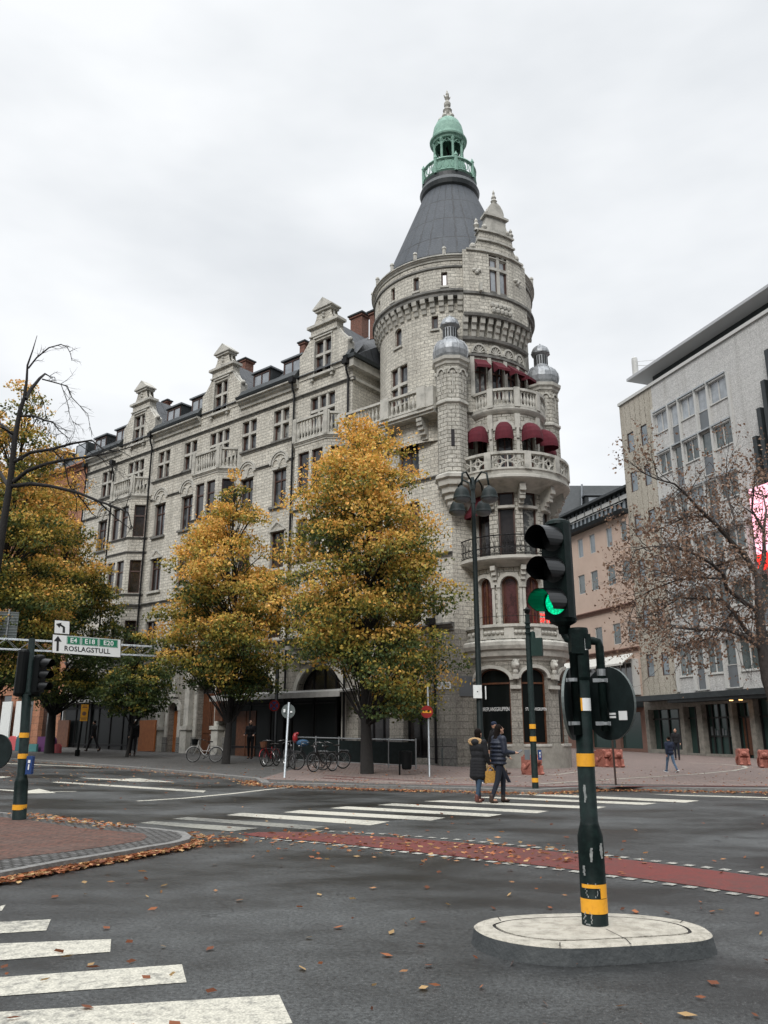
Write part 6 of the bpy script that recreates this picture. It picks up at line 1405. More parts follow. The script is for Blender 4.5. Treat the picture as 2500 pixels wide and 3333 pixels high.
# pedestrian signal in the middle
b=G(1743,2566,KD); Ym=b[1]; Xm=b[0]; ms=thing('traffic_signal','slim dark green signal post with yellow bands beside the red lion block','traffic signal',b); zm=lambda y:AY(1740,y,Ym).z
mb=MB(); mb.tube([V3(Xm,Ym,.1),V3(Xm,Ym,1.0)],.085,14); mb.tube([V3(Xm,Ym,1.0),V3(Xm,Ym,zm(2080))],.08,14); mb.tube([V3(Xm,Ym,zm(2080)),V3(Xm-.0,Ym,zm(2000))],[.07,.06],12)
for y in(2030,2045,2062): mb.tube([V3(Xm,Ym,zm(y)),V3(Xm,Ym,zm(y-5))],.085,12)
mb.build('pole',MAT['signgreen'],ms,True)
mb=MB(); mb.tube([V3(Xm+.09*math.cos(R(t)),Ym+.09*math.sin(R(t)),zm(1985)) for t in range(0,361,30)],.02,6); mb.ell(V3(Xm,Ym,zm(1985)),(.06,.06,.08)); mb.lathe((Xm,Ym),[(.05,zm(1998)),(.09,zm(1990)),(.0,zm(1985))],10); mb.build('post_top',MAT['black'],ms)
mb=MB(); mb.box((Xm+.22,Ym-.06,(zm(2078)+zm(2136))/2),(.30,.2,zm(2078)-zm(2136)),R(-20)); mb.lathe((Xm+.12,Ym-.05),[(.075,zm(2078)),(.065,zm(2058)),(.0,zm(2054))],10); mb.box((Xm+.05,Ym,zm(2105)),(.2,.08,.3)); mb.build('signal_box',MAT['boxgreen'],ms)
for y0,y1 in((2357,2372),(2397,2413),(2532,2546)): mb=MB(); mb.lathe((Xm,Ym),[(.087,zm(y1)),(.087,zm(y0))],18); mb.build('reflective_band',MAT['yellow'],ms)
0; button(ms,Xm+.15,Ym-.03,zm(2457),0,.85)
mb=MB(); mb.box((Xm-.16,Ym+.1,zm(2457)),(.14,.05,.26)); mb.build('notice_plate',MAT['greymetal'],ms)
# street lamp with four bell lanterns
Yq=27.0; xq=AY(1562,2333,Yq).x; lp=thing('street_lamp','tall dark street lamp with four hanging bell lanterns before the corner tower','street lamp',(xq,Yq,.12)); zt_=AY(1545,1585,Yq).z
mb=MB(); mb.tube([V3(xq,Yq,.1),V3(xq,Yq,1.4),V3(xq,Yq,1.45),V3(xq,Yq,zt_-1.1),V3(xq,Yq,zt_)],[.13,.13,.105,.075,.07],16); mb.tube([V3(xq,Yq,zt_-.6),V3(xq,Yq,zt_+.35)],[.085,.06],16); mb.build('pole',MAT['signback_dark'],lp,True)
for sx,dy in((-1,-.75),(1,-.75),(-1,.95),(1,.95)):
    e=V3(xq+sx*.47,Yq+dy,AY(1500,1590,Yq-.75).z); mb=MB(); st=V3(xq+sx*.05,Yq+dy*.1,zt_-.1); pk_=V3(xq+sx*.27,Yq+dy*.55,zt_+.42)
    mb.tube([st,V3(xq+sx*.08,Yq+dy*.2,zt_+.2),pk_,V3(xq+sx*.42,Yq+dy*.85,zt_+.3),V3(e.x,e.y,e.z+.08)],[.035]*5,8)
    arm=mb.build('lamp_arm',MAT['signback_dark'],lp,True)
    mb=MB(); mb.lathe(e,[(.05,.1),(.08,.06),(.18,.0),(.25,-.12),(.285,-.27),(.30,-.34),(.31,-.35),(.31,-.38)],22); mb.build('lamp_shade',MAT['signback_dark'],arm,True)
    mb=MB(); mb.lathe(e,[(.29,-.37),(.25,-.45),(.13,-.5),(0,-.51)],18); mb.build('diffuser',MAT['greymetal'],arm,True)
mb=MB(); zz=AY(1554,2252,Yq).z; mb.box((xq-.07,Yq-.13,zz),(.28,.1,.42)); mb.box((xq+.2,Yq-.1,zz-.03),(.03,.1,.42)); mb.box((xq-.07,Yq-.182,zz),(.04,.004,.03),0,1); mb.build('control_box',[MAT['white'],MAT['black']],lp)
# pole-mounted round signs
b=G(926,2532,KD); t=thing('traffic_sign','grey post with the blank back of a round sign near the parked bicycles','traffic sign',b); zz=AY(928,2315,b[1]).z; tx=b[0]+.07
mb=MB(); mb.tube([b,(tx,b[1],AY(928,2286,b[1]).z)],[.036,.036],10); mb.build('post',MAT['galv'],t,True)
disc(t,V3(b[0]+.05,b[1]+.05,zz),-10,.225,('sign_white','signback'))
mb=MB(); mb.box((b[0]-.07,b[1]-.0,zz+.02),(.06,.01,.1)); mb.box((b[0]+.15,b[1]+.0,zz-.02),(.07,.01,.05)); mb.build('sticker',MAT['sign_white'],t)
b=G(1398,2529,KD); t=thing('traffic_sign','round red no-entry sign on a thin grey post by the corner','traffic sign',b); zz=AY(1386,2317,b[1]).z
mb=MB(); mb.tube([b,(b[0]-.02,b[1],AY(1382,2235,b[1]).z)],[.03,.03],8); mb.build('post',MAT['galv'],t,True)
d_,M_=disc(t,V3(b[0]-.06,b[1]-.06,zz),4,.205,('red','red')); mb=MB(); mb.box((0,0,0),(.30,.075,.004),0,0); 
me=[M_@Vector(v)+(M_.to_3x3()@V3(0,0,.012)) for v in mb.v]; mb.v=[tuple(v) for v in me]; mb.build('white_bar',MAT['yellow'],d_)
yg=34.0; pb=AY(905,2478,yg); t=thing('sign_gantry','overhead truss gantry carrying the white road direction sign over the street','sign gantry',(pb.x,40,.4))
A0,A1=AY(-160,2078,33.0),AY(905,2128,40.0); A1.z=A0.z=5.35
mb=MB(); dxy=(A1-A0); tl=dxy.length; dx_=dxy.normalized(); up=V3(0,0,1); sd_=dx_.cross(up).normalized()
ch=[(0,0),(.42,0),(0,.42),(.42,.42)]
for a_,b_ in ch: mb.tube([A0+sd_*a_-up*b_,A1+sd_*a_-up*b_],.022,5)
n=28
for i in range(n):
    s0,s1=A0+dx_*tl*i/n,A0+dx_*tl*(i+1)/n
    for a_ in(0,.42): mb.tube([s0+sd_*a_-up*(.42 if i%2 else 0),s1+sd_*a_-up*(0 if i%2 else .42)],.013,4)
    mb.tube([s0,s0+sd_*.42],.012,4); mb.tube([s0-up*.42,s0+sd_*.42-up*.42],.012,4)
mb.build('truss',MAT['galv'],t); mb=MB(); mb.tube([V3(A1.x,A1.y,.4),V3(A1.x,A1.y,5.6)],.09,12); mb.build('post',MAT['black'],t,True)
TL,TR,BR,BL=AY(171,2063,33.6),AY(394,2082,34.6),AY(390,2140,34.6),AY(172,2126,33.6)
rt=((TR-TL)+(BR-BL)).normalized(); upv=((TL-BL)+(TR-BR)).normalized(); cc=(TL+TR+BR+BL)/4; sw=(TR-TL).length; shh=((TL-BL).length+(TR-BR).length)/2
M_=frameM(cc,rt,upv); 
def spanel(M_,x0,x1,y0,y1,z0,z1,mat,name,par):
    mb=MB(); mb.prism([(x0,y0),(x1,y0),(x1,y1),(x0,y1)],z0,z1,0,M_); return mb.build(name,MAT[mat],par)
bp_=spanel(M_,-sw/2,sw/2,-shh/2,shh/2,-.05,0,'sign_black','sign_panel',t); spanel(M_,-sw/2+.02,sw/2-.02,-shh/2+.02,shh/2-.02,0,.006,'sign_white','sign_face',bp_)
for x0,x1,s_ in((-.84,-.27,'E4'),(-.24,.47,'E18'),(.50,1.30,'E20')):
    x0,x1=x0*sw/2.86,x1*sw/2.86; spanel(M_,x0,x1,.02,.35,.006,.012,'sign_green','route_box',bp_); mb=MB()
    nx=int((x1-x0)/.055)
    for i in range(nx):
        xx=x0+(x1-x0)*(i+.5)/nx
        for yy in(.042,.328): mb.prism([(xx-.014,yy-.007),(xx+.014,yy-.007),(xx+.014,yy+.007),(xx-.014,yy+.007)],.012,.016,0,M_)
    for i in range(5):
        yy=.07+.22*(i+.5)/5
        for xx in(x0+.025,x1-.025): mb.prism([(xx-.01,yy-.014),(xx+.01,yy-.014),(xx+.01,yy+.014),(xx-.01,yy+.014)],.012,.016,0,M_)
    mb.build('dashed_border',MAT['sign_white'],bp_); text(s_,.27,M_@Matrix.Translation(((x0+x1)/2,.18,.014)),'lettering','sign_white',bp_,.003,bold=.005)
text('ROSLAGSTULL',.285,M_@Matrix.Translation((.02*sw/2.86,-.17,.01)),'lettering','sign_black',bp_,.003,bold=.006,sx=.95)
mb=MB(); mb.prism([(-1.20,-.30),(-1.11,-.30),(-1.11,.12),(-1.20,.12)],.006,.012,0,M_); mb.prism([(-1.31,.10),(-1.00,.10),(-1.155,.33)],.006,.012,0,M_); mb.build('arrow',MAT['sign_black'],bp_)
c2=AY(202,2040,33.8); M2=frameM(c2,rt,upv); p2=spanel(M2,-.31,.31,-.31,.27,-.05,0,'sign_black','sign_panel',t); spanel(M2,-.29,.29,-.29,.25,0,.006,'sign_white','sign_face',p2)
mb=MB(); mb.prism([(.03,-.25),(.12,-.25),(.12,.0),(.03,-.03)],.006,.012,0,M2); mb.prism([(.12,0),(.03,-.03),(-.08,.03),(-.04,.10)],.006,.012,0,M2); mb.prism([(-.02,.17),(-.1,-.06),(-.24,.10)],.006,.012,0,M2); mb.build('arrow',MAT['sign_black'],p2)
c3=AY(-20,2035,34.5); M3=frameM(c3,V3(1,.25,0),(0,0,1)); p3=spanel(M3,-1.2,.95,-.55,.6,-.05,0,'signback','sign_back_panel',t); mb=MB()
for x in(-.9,0,.55): mb.prism([(x-.03,-.7),(x+.03,-.7),(x+.03,.7),(x-.03,.7)],.0,.05,0,M3)
for y in np.arange(-.5,.6,.12): mb.prism([(-1.2,y-.008),(.95,y-.008),(.95,y+.008),(-1.2,y+.008)],.0,.02,0,M3)
mb.build('stiffener',MAT['galv'],p3)
bq=AY(893,2297,37.5); b=G(893,2486,KD); t=thing('traffic_sign','round red and blue no-stopping sign above the bicycles','traffic sign',(bq.x,37.5,gz(bq.x,37.5)+.12)); mb=MB(); mb.tube([V3(bq.x,37.55,gz(bq.x,37.5)+.1),V3(bq.x,37.55,bq.z+.3)],.035,8); mb.build('post',MAT['black'],t)
d_,M_=disc(t,V3(bq.x,37.45,bq.z),-12,.25,('red','red'),rim='red'); mb=MB()
mb.face([M_@V3(.185*math.cos(2*PI*k/28),.185*math.sin(2*PI*k/28),.012) for k in range(28)],0); 
for sg in(-1,1): 
    c,s_=math.cos(R(45*sg)),math.sin(R(45*sg)); mb.face([M_@V3(x*c-y*s_,x*s_+y*c,.017) for x,y in((-.19,-.03),(.19,-.03),(.19,.03),(-.19,.03))],1)
mb.build('symbol',[MAT['blue'],MAT['red']],d_)
b=G(251,2461,KD); zp=AY(266,2320,b[1]); t=thing('parking_sign','yellow notice sign on a dark post before the left shopfront','traffic sign',b); mb=MB(); mb.tube([b,(b[0]+.1,b[1],zp.z+.3)],[.06,.045],8); mb.tube([b,(b[0],b[1],b[2]+.3)],.12,8); mb.build('post',MAT['black'],t)
mb=MB(); mb.box((b[0]+.18,b[1]-.08,zp.z),(.36,.02,.80)); p=mb.build('sign_panel',MAT['yellow'],t); mb=MB(); mb.box((b[0]+.18,b[1]-.095,zp.z-.24),(.34,.004,.015)); 
for z,w in((.33,.2),(.25,.26),(-.30,.24)): mb.box((b[0]+.18,b[1]-.095,zp.z+z),(w,.004,.03))
mb.ell((b[0]+.18,b[1]-.095,zp.z-.04),(.1,.006,.1)); mb.build('symbol',MAT['pinkdark'],p)
# dark round sign back at the very left edge
p=AY(-12,2447,9.0); t=thing('traffic_sign','dark round sign back cut off by the left picture edge','traffic sign',(p.x,9,.1)); disc(t,p,170,.185,('signback_dark','signback_dark'),rim='signback_dark'); mb=MB(); mb.tube([V3(p.x-.1,9.04,0),V3(p.x-.1,9.04,p.z+.25)],.03,8); mb.build('post',MAT['signgreen'],t)
p=G(2005,2555,KD); t=thing('bare_post','thin rusty post standing on the kerb right of the foreground signal','post',p); mb=MB(); mb.tube([p,(p[0]-.02,p[1],p[2]+2.4)],.028,8); mb.build('post',MAT['boot'],t)
# litter bin
b=G(1301,2523,KD); t=thing('litter_bin','black litter bin hanging on a post beside the big tree','litter bin',b); mb=MB(); mb.tube([b,(b[0],b[1],b[2]+.78)],.03,8); mb.build('post',MAT['black'],t)
mb=MB(); mb.lathe((b[0]+.24,b[1],b[2]+.18),[(.14,0),(.17,.05),(.19,.5),(.2,.52),(.2,.58),(.14,.62),(0,.63)],14,sx=1,sy=.8); mb.build('bin',MAT['black'],t)
# terrace railing
e0,e1=G(957,2492,KD),G(1353,2500,KD); 
pA=V3(AY(957,2400,37.3).x,37.3,0); pB=V3(AY(1353,2400,32.8).x,32.8,0)
t=thing('terrace_railing','grey framed mesh railing enclosing the pavement terrace behind the big tree','railing',(pA.x,pA.y,gz(pA.x,pA.y)+.12)); mb=MB(); n=5
for i in range(n+1):
    p=pA.lerp(pB,i/n); z=gz(p.x,p.y)+.12; mb.tube([V3(p.x,p.y,z),V3(p.x,p.y,z+1.15)],.03,6)
for h_ in(.12,1.08): mb.tube([V3(pA.x,pA.y,gz(pA.x,pA.y)+.12+h_),V3(pB.x,pB.y,gz(pB.x,pB.y)+.12+h_)],.025 if h_>1 else .018,6)
mb.build('frame',MAT['galv'],t); mb=MB(); d=(pB-pA); nq=60
za,zb2=gz(pA.x,pA.y)+.12,gz(pB.x,pB.y)+.12
mb.face([V3(pA.x,pA.y,za+.15),V3(pB.x,pB.y,zb2+.15),V3(pB.x,pB.y,zb2+1.0),V3(pA.x,pA.y,za+1.0)]); mb.build('infill_panel',MAT['signback_dark'],t)
# wall-side low posts by the corner
for i,(x,y0,y1) in enumerate(((1440,2445,2494),(1481,2442,2492),(1527,2436,2494))):
    b=G(x,y1,KD); mb=MB(); mb.tube([b,(b[0],b[1],b[2]+.72)],.04,8); mb.lathe((b[0],b[1],b[2]+.72),[(.05,0),(.04,.03),(0,.04)],8); o=mb.build('bollard',MAT['signback']); tag(o,['short grey post at the corner wall, leftmost of three','short grey post at the corner wall, middle of three','short grey post at the corner wall, behind the couple'][i],'bollard','grey posts at the corner wall')
# red granite lion blocks
def lion_mb():
    mb=MB(); mb.box((0,.03,.31),(.44,.62,.62)); mb.box((0,-.30,.52),(.36,.14,.24)); mb.ell((0,-.36,.50),(.13,.10,.10),8); mb.box((0,-.02,.64),(.40,.5,.08))
    for sx in(-1,1): mb.ell((sx*.17,-.28,.62),(.07,.08,.08),7); mb.box((sx*.15,-.31,.16),(.12,.14,.32)); mb.ell((sx*.15,-.38,.06),(.08,.11,.06),7); mb.tube([(sx*.20,-.25,.45),(sx*.235,-.1,.35),(sx*.235,.1,.2),(sx*.20,.25,.1)],[.03,.05,.05,.03],6); mb.ell((sx*.22,.2,.2),(.06,.17,.19),8)
    return mb
L0=lion_mb().build('stone_lion',MAT['redgranite']); b=G(1733,2522,KD); L0.location=b; L0.rotation_euler=(0,0,R(25)); tag(L0,'red granite lion block right beside the slim signal post','bollard','red granite lion blocks')
for (x,y),r_,lb in(((1967,2496),20,'red granite lion block, left of the touching pair beyond the foreground signal'),((2001,2497),15,'red granite lion block, right of the touching pair beyond the foreground signal'),((2421,2491),-12,'red granite lion block on the plaza between the walking boy and the right edge'),((2492,2499),-20,'red granite lion block cut by the right picture edge')):
    b=G(x,y,KD); s_=dup(L0,b,R(r_),lb); s_.scale=(1.08,1.08,1.08)
# broom leaning at the corner
b=G(1853,2492,KD); t=thing('broom','black broom with white handle leaning at the foot of the corner tower','broom',b); mb=MB(); mb.tube([V3(b[0],b[1],b[2]+.12),V3(b[0]-.28,b[1]+.1,b[2]+.62)],.018,6); mb.build('handle',MAT['sign_white'],t); mb=MB(); mb.tube([V3(b[0]+.06,b[1],b[2]+.0),V3(b[0]+.02,b[1],b[2]+.14),V3(b[0]-.03,b[1],b[2]+.2)],[.12,.1,.03],8,flat=.4); mb.build('brush_head',MAT['black'],t)
# ---------------------------------------------------------------- bicycles
def bicycle(name,label,mat,basket=None,seatc='saddle',group='parked bicycles'):
    t=thing(name,label,'bicycle',(0,0,0),0,group)
    for x,nm in((-.53,0),(.53,1)):
        mb=MB(); mb.tube([(x+.325*math.cos(R(a)),0,.345+.325*math.sin(R(a))) for a in range(0,361,15)],.022,6,cap=False); w=lpart(mb,'wheel',MAT['tyre'],t,True)
        mb=MB(); mb.tube([(x+.30*math.cos(R(a)),0,.345+.30*math.sin(R(a))) for a in range(0,361,15)],.012,5,cap=False)
        for a in range(0,360,18): mb.tube([(x,0,.345),(x+.30*math.cos(R(a)),0,.345+.30*math.sin(R(a)))],.0028,3,cap=False)
        mb.tube([(x,-.05,.345),(x,.05,.345)],.025,6); lpart(mb,'rim',MAT['chrome'],w)
        mb=MB(); mb.tube([(x+.37*math.cos(R(a)),0,.345+.37*math.sin(R(a))) for a in (range(20,185,15) if x<0 else range(10,140,15))],.018,5); lpart(mb,'mudguard',MAT[mat],t,True)
    mb=MB(); hd=(.34,0,.88); bb=(-.05,0,.30); st=(-.20,0,.80)
    mb.tube([hd,(.2,0,.52),(.05,0,.36),bb],.020,7); mb.tube([(.32,0,.78),(.1,0,.50),(-.12,0,.52)],.017,7); mb.tube([bb,st],.018,7)
    for y in(-.035,.035): mb.tube([bb,(-.53,y,.345)],.010,5); mb.tube([(-.18,y*.5,.70),(-.53,y,.345)],.009,5); mb.tube([(.36,y*.6,.68),(.53,y,.345)],.012,5)
    mb.tube([(.355,0,.68),(.32,0,.98)],.018,7); lpart(mb,'frame',MAT[mat],t,True)
    mb=MB(); mb.tube([(.32,0,.98),(.30,0,1.06)],.012,6); mb.tube([(.10,-.27,1.0),(.22,-.25,1.04),(.31,-.1,1.07),(.31,.1,1.07),(.22,.25,1.04),(.10,.27,1.0)],.012,6); mb.ell((.42,0,.90),(.05,.045,.045),7); lpart(mb,'handlebar',MAT['chrome'],t,True)
    mb=MB(); mb.tube([(.13,-.27,1.01),(.06,-.28,.99)],.02,6); mb.tube([(.13,.27,1.01),(.06,.28,.99)],.02,6); lpart(mb,'grip',MAT['tyre'],t)
    mb=MB(); mb.ell((-.24,0,.92),(.13,.09,.035),9); mb.ell((-.13,0,.915),(.09,.04,.025),8); mb.tube([(-.20,0,.80),(-.215,0,.9)],.013,6); lpart(mb,'saddle',MAT[seatc],t,True)
    mb=MB(); mb.tube([(-.28,0,.72),(-.72,0,.72)],.01,5); 
    for y in(-.06,.06): mb.tube([(-.25,y,.72),(-.74,y,.72),(-.55,y,.36)],.007,4)
    lpart(mb,'luggage_rack',MAT['chrome'],t)
    mb=MB(); mb.tube([(bb[0]+.09*math.cos(R(a)),-.045,bb[2]+.09*math.sin(R(a))) for a in range(0,361,30)],.01,5); mb.tube([(bb[0],-.06,bb[2]),(bb[0]+.1,-.07,bb[2]-.13)],.009,5); mb.box((bb[0]+.1,-.11,bb[2]-.13),(.08,.08,.02)); mb.tube([(bb[0],.06,bb[2]),(bb[0]-.1,.07,bb[2]+.13)],.009,5); mb.box((bb[0]-.1,.11,bb[2]+.13),(.08,.08,.02)); lpart(mb,'crank',MAT['black'],t)
    if basket:
        mb=MB(); mb.lathe((.50,0,.78),[(.12,0),(.17,.24),(.18,.25),(.165,.24),(.115,.01),(0,.01)],10); lpart(mb,'basket',MAT[basket],t)
    return t
def putb(t,x,y,rz,sc_=1.0,lean=0): b=G(x,y,KD); t.location=b; t.rotation_euler=(lean,0,R(rz)); t.scale=(sc_,)*3
putb(bicycle('bicycle','white city bicycle with a dark front basket, parked alone near the middle tree','whitebike','black',group=None),664,2481,185-8,.93,R(4))
B1=bicycle('bicycle','red bicycle, leftmost of the parked row right of the middle tree','redbike','wood'); putb(B1,880,2494,-112,.93,R(5))
B2=bicycle('bicycle','black bicycle in the middle of the row, the one seen most from the side','blackbike'); putb(B2,1008,2507,168,.95,R(-6))
for (x,y),rz,lb,ln_ in(((905,2496),-30,'black bicycle between the red one and the grey sign post',-5),((945,2503),-70,'black bicycle just right of the grey sign post',6),((1052,2512),-128,'black bicycle with its front wheel nearest the kerb, right end of the row',5),((1078,2503),-150,'black bicycle at the far right end of the row, before the railing',-4)):
    q=dup(B2,G(x,y,KD),R(rz),lb); q.rotation_euler=(R(ln_),0,R(rz))
b=G(958,2500,KD); t=thing('child_seat','red child seat with blue cushion carried on the bicycle behind the sign post','child seat',(b[0],b[1],b[2]+.75)); 
mb=MB(); mb.ell((b[0],b[1],b[2]+1.12),(.11,.09,.20),8); mb.ell((b[0]+.08,b[1]-.03,b[2]+1.28),(.07,.07,.06),7); mb.build('backrest',MAT['redbike'],t,True); mb=MB(); mb.ell((b[0]+.30,b[1],b[2]+.93),(.26,.14,.14),9); mb.build('cushion',MAT['blueseat'],t,True)
# ---------------------------------------------------------------- people
def caps(bm,p,q,r0,r1,n=12):
    p,q=Vector(p),Vector(q); d=q-p; l_=d.length
    M=Matrix.Translation((p+q)/2)@d.to_track_quat('Z','Y').to_matrix().to_4x4()
    if l_>1e-6: bmesh.ops.create_cone(bm,cap_ends=True,segments=n,radius1=r0,radius2=r1,depth=l_,matrix=M)
    for c,r_ in((p,r0),(q,r1)): bmesh.ops.create_uvsphere(bm,u_segments=n,v_segments=8,radius=r_,matrix=Matrix.Translation(c))
def elp(bm,c,r_,rot=None,n=16):
    M=Matrix.Translation(c)@(rot.to_4x4() if rot else Matrix())@Matrix.Diagonal((*r_,1)); bmesh.ops.create_uvsphere(bm,u_segments=n,v_segments=10,radius=1,matrix=M)
def blob(name,prims,vox,mat,parent,smooth_it=3):
    bm=bmesh.new()
    for p in prims:
        if p[0]=='c': caps(bm,*p[1:])
        else: elp(bm,*p[1:])
    me=bpy.data.meshes.new(name); bm.to_mesh(me); bm.free(); o=bpy.data.objects.new(name,me); COL.objects.link(o)
    m=o.modifiers.new('r','REMESH'); m.mode='VOXEL'; m.voxel_size=vox; m.use_smooth_shade=True
    s_=o.modifiers.new('s','SMOOTH'); s_.iterations=smooth_it; s_.factor=.5
    bpy.context.view_layer.update(); e=bpy.data.meshes.new_from_object(o.evaluated_get(bpy.context.evaluated_depsgraph_get())); o.modifiers.clear(); o.data=e; bpy.data.meshes.remove(me)
    e.materials.clear(); e.materials.append(MAT[mat]); e.name=name; o.parent=parent; return o
def person(label,loc,face,H=1.75,legL=(0,0),legR=(0,0),armL=(0,5),armR=(0,5),top='cloth_dark',legs='jeans_dark',shoes='boot',hair='short',hairmat='hair_dark',coat_len=.0,head_yaw=0,vox=.014,bulk=1.0,name='person',hood=None,lean=0,headpitch=0):
    k=H/1.75; t=thing(name,label,'person',loc,R(face)+0)
    def leg(sx,a,b):
        hip=V3(sx*.095,0,.93); a_,b_=R(a),R(b); kn=hip+V3(0,math.sin(a_),-math.cos(a_))*.44; an=kn+V3(0,math.sin(a_-b_),-math.cos(a_-b_))*.42; return hip,kn,an,a_-b_
    LL,RR=leg(-1,*legL),leg(1,*legR); low=min(LL[2].z,RR[2].z); dz=.09-low
    LL=[v+V3(0,0,dz) if isinstance(v,Vector) else v for v in LL]; RR=[v+V3(0,0,dz) if isinstance(v,Vector) else v for v in RR]
    pz=.93+dz; ln_=R(lean); bz=lambda y,z,x=0:V3(x,y*math.cos(ln_)+(z-.93)*math.sin(ln_),pz+(z-.93)*math.cos(ln_)-y*math.sin(ln_))
    def arm(sx,a,e,ab=8,inw=0):
        s_=bz(0,1.42,sx*.185*bulk**.3); a_,e_=R(a),R(a+e); el=s_+V3(sx*math.sin(R(ab)),math.sin(a_),-math.cos(a_)).normalized()*.29; d2=V3(-sx*math.sin(R(inw)),math.sin(e_),-math.cos(e_)).normalized(); return s_,el,el+d2*.25,d2
    AL,AR=arm(-1,*armL),arm(1,*armR)
    hc_=bz(.02,1.635); Rz=Matrix.Rotation(R(head_yaw),3,'Z')@Matrix.Rotation(R(-headpitch),3,'X'); hp=lambda x,y,z:hc_+Rz@V3(x,y,z)
    B=[('e',hc_,(.074,.092,.108),Rz),('e',hp(0,.035,-.055),(.052,.055,.06),Rz),('c',bz(0,1.44),bz(.01,1.57),.058,.052),('e',hp(0,.10,-.012),(.013,.022,.022),Rz),('e',hp(.076,.0,-.01),(.012,.02,.032),Rz),('e',hp(-.076,0,-.01),(.012,.02,.032),Rz),('e',hp(0,.086,-.058),(.022,.012,.008),Rz),('e',hp(0,.075,-.09),(.022,.022,.02),Rz),
       ('e',bz(0,1.30),(.16,.10,.17)),('e',bz(0,1.12),(.135,.09,.16)),('e',bz(0,.96),(.155,.105,.12)),('c',bz(0,1.41,-.13),bz(0,1.41,.13),.055,.055)]
    for q in(LL,RR): B+=[('c',q[0],q[1],.08,.055),('c',q[1],q[2],.052,.034),('e',q[2]+V3(0,.05,-.04),(.036,.10,.032))]
    for q,sx in((AL,-1),(AR,1)):
        B+=[('c',q[0],q[1],.048,.038),('c',q[1],q[2],.036,.025)]
        d=q[3]; sidev=d.cross(V3(0,0,1)); sidev=(sidev if sidev.length>.2 else V3(1,0,0)).normalized(); 
        if abs(d.z)>.8: sidev=V3(0,1,0)
        pm=q[2]+d*.05; nrm=d.cross(sidev).normalized(); B+=[('c',q[2],pm,.024,.03),('c',pm-sidev*.022,pm+d*.03+sidev*.022,.02,.018)]
        for i,(o_,l_) in enumerate(((-.03,.058),(-.01,.07),(.01,.066),(.029,.05))):
            s0=pm+d*.03+sidev*o_; m_=s0+d*l_*.5; B+=[('c',s0,m_,.009,.0085),('c',m_,m_+(d+nrm*.9*(1 if sx<0 else -1)).normalized()*l_*.5,.0085,.0075)]
        B+=[('c',pm+sidev*.03*-1-d*.01,pm+sidev*-.055+d*.03,.010,.009),('c',pm+sidev*-.055+d*.03,pm+sidev*-.055+d*.055+nrm*.01,.009,.008)]
    body=blob('body',B,max(.0075,vox*.6),'skin',t,2)
    eb=MB()
    for sx in(-1,1): eb.ell(hp(sx*.028,.086,.012),(.009,.006,.006),6)
    lpart(eb,'eyes',MAT['black'],t)
    w=.028*bulk
    J=[('e',bz(0,1.30),(.185*bulk,.125*bulk,.18)),('e',bz(0,1.12),(.165*bulk,.12*bulk,.18)),('e',bz(0,.97),(.18*bulk,.13*bulk,.14)),('c',bz(0,1.41,-.13),bz(0,1.41,.13),.07*bulk,.07*bulk),('c',bz(0,1.44),bz(.0,1.50),.078,.07)]
    if coat_len>0: 
        for z in np.arange(.9,.9-coat_len,-.07): J.append(('e',bz(0,z),(.185*bulk+(.9-z)*.06,.135*bulk+(.9-z)*.05,.13)))
    for q in(AL,AR): J+=[('c',q[0],q[1],.065*bulk,.056*bulk),('c',q[1],q[2]-q[3]*.005,.055*bulk,.042)]
    if top=='puffer':
        for z in np.arange(.88,1.42,.09): J.append(('e',bz(0,z),(.197*bulk,.142*bulk,.05)))
        for q in(AL,AR):
            for f_ in(.15,.4,.65,.9): J.append(('e',q[0].lerp(q[1],f_),(.07,.07,.045))); J.append(('e',q[1].lerp(q[2],f_*.9),(.062,.062,.045)))
    blob('jacket',J,vox,top,t,1 if top=='puffer' else 3)
    T_=[('e',bz(0,.95),(.165,.118,.12)),('c',bz(0,.93,-.05),bz(0,.93,.05),.1,.1)]
    for q in(LL,RR): T_+=[('c',q[0],q[1],.094,.066),('c',q[1],q[2].lerp(q[1],.08),.064,.050)]
    blob('trousers',T_,vox,legs,t)
    for q in(LL,RR):
        fa=q[3]; fd_=V3(0,math.cos(fa*.75),math.sin(fa*.75)); s_=[('c',q[2]+V3(0,-.02,-.045),q[2]+fd_*.13+V3(0,0,-.05),.042,.036),('e',q[2]+fd_*.10+V3(0,0,-.045),(.048,.075,.036)),('c',q[2]+V3(0,0,.06 if shoes.startswith('boot') else .01),q[2]+V3(0,-.01,-.03),.052 if shoes.startswith('boot') else .045,.05)]
        sh=blob('shoe',s_,.009,shoes,t); sb=MB(); 
        if not shoes.startswith('boot'):
            M_=Matrix.Translation(q[2]+fd_*.045+V3(0,0,-.083))@Matrix.Rotation(fa*.75,4,'X'); sb.box((0,0,.008),(.11,.30,.035)); sb.v=[tuple(M_@Vector(v)) for v in sb.v]; sb.build('sole',MAT['sign_white'],None).parent=sh
    if hair=='long': Hh=[('e',hp(0,-.018,.02),(.086,.098,.107),Rz),('c',hp(0,-.05,0),bz(-.05,1.42),.075,.07),('c',bz(-.06,1.42,-.04),bz(-.07,1.30,-.03),.06,.04),('c',bz(-.06,1.42,.04),bz(-.07,1.30,.03),.06,.04)]
    elif hair=='bob': Hh=[('e',hp(0,-.02,.018),(.09,.10,.11),Rz),('e',hp(0,-.035,-.06),(.088,.07,.07),Rz)]
    elif hair=='cap': Hh=[('e',hp(0,-.008,.045),(.083,.10,.078),Rz),('c',hp(0,-.03,.02),hp(0,.05,.03),.07,.05)]
    else: Hh=[('e',hp(0,-.018,.025),(.080,.094,.095),Rz)]
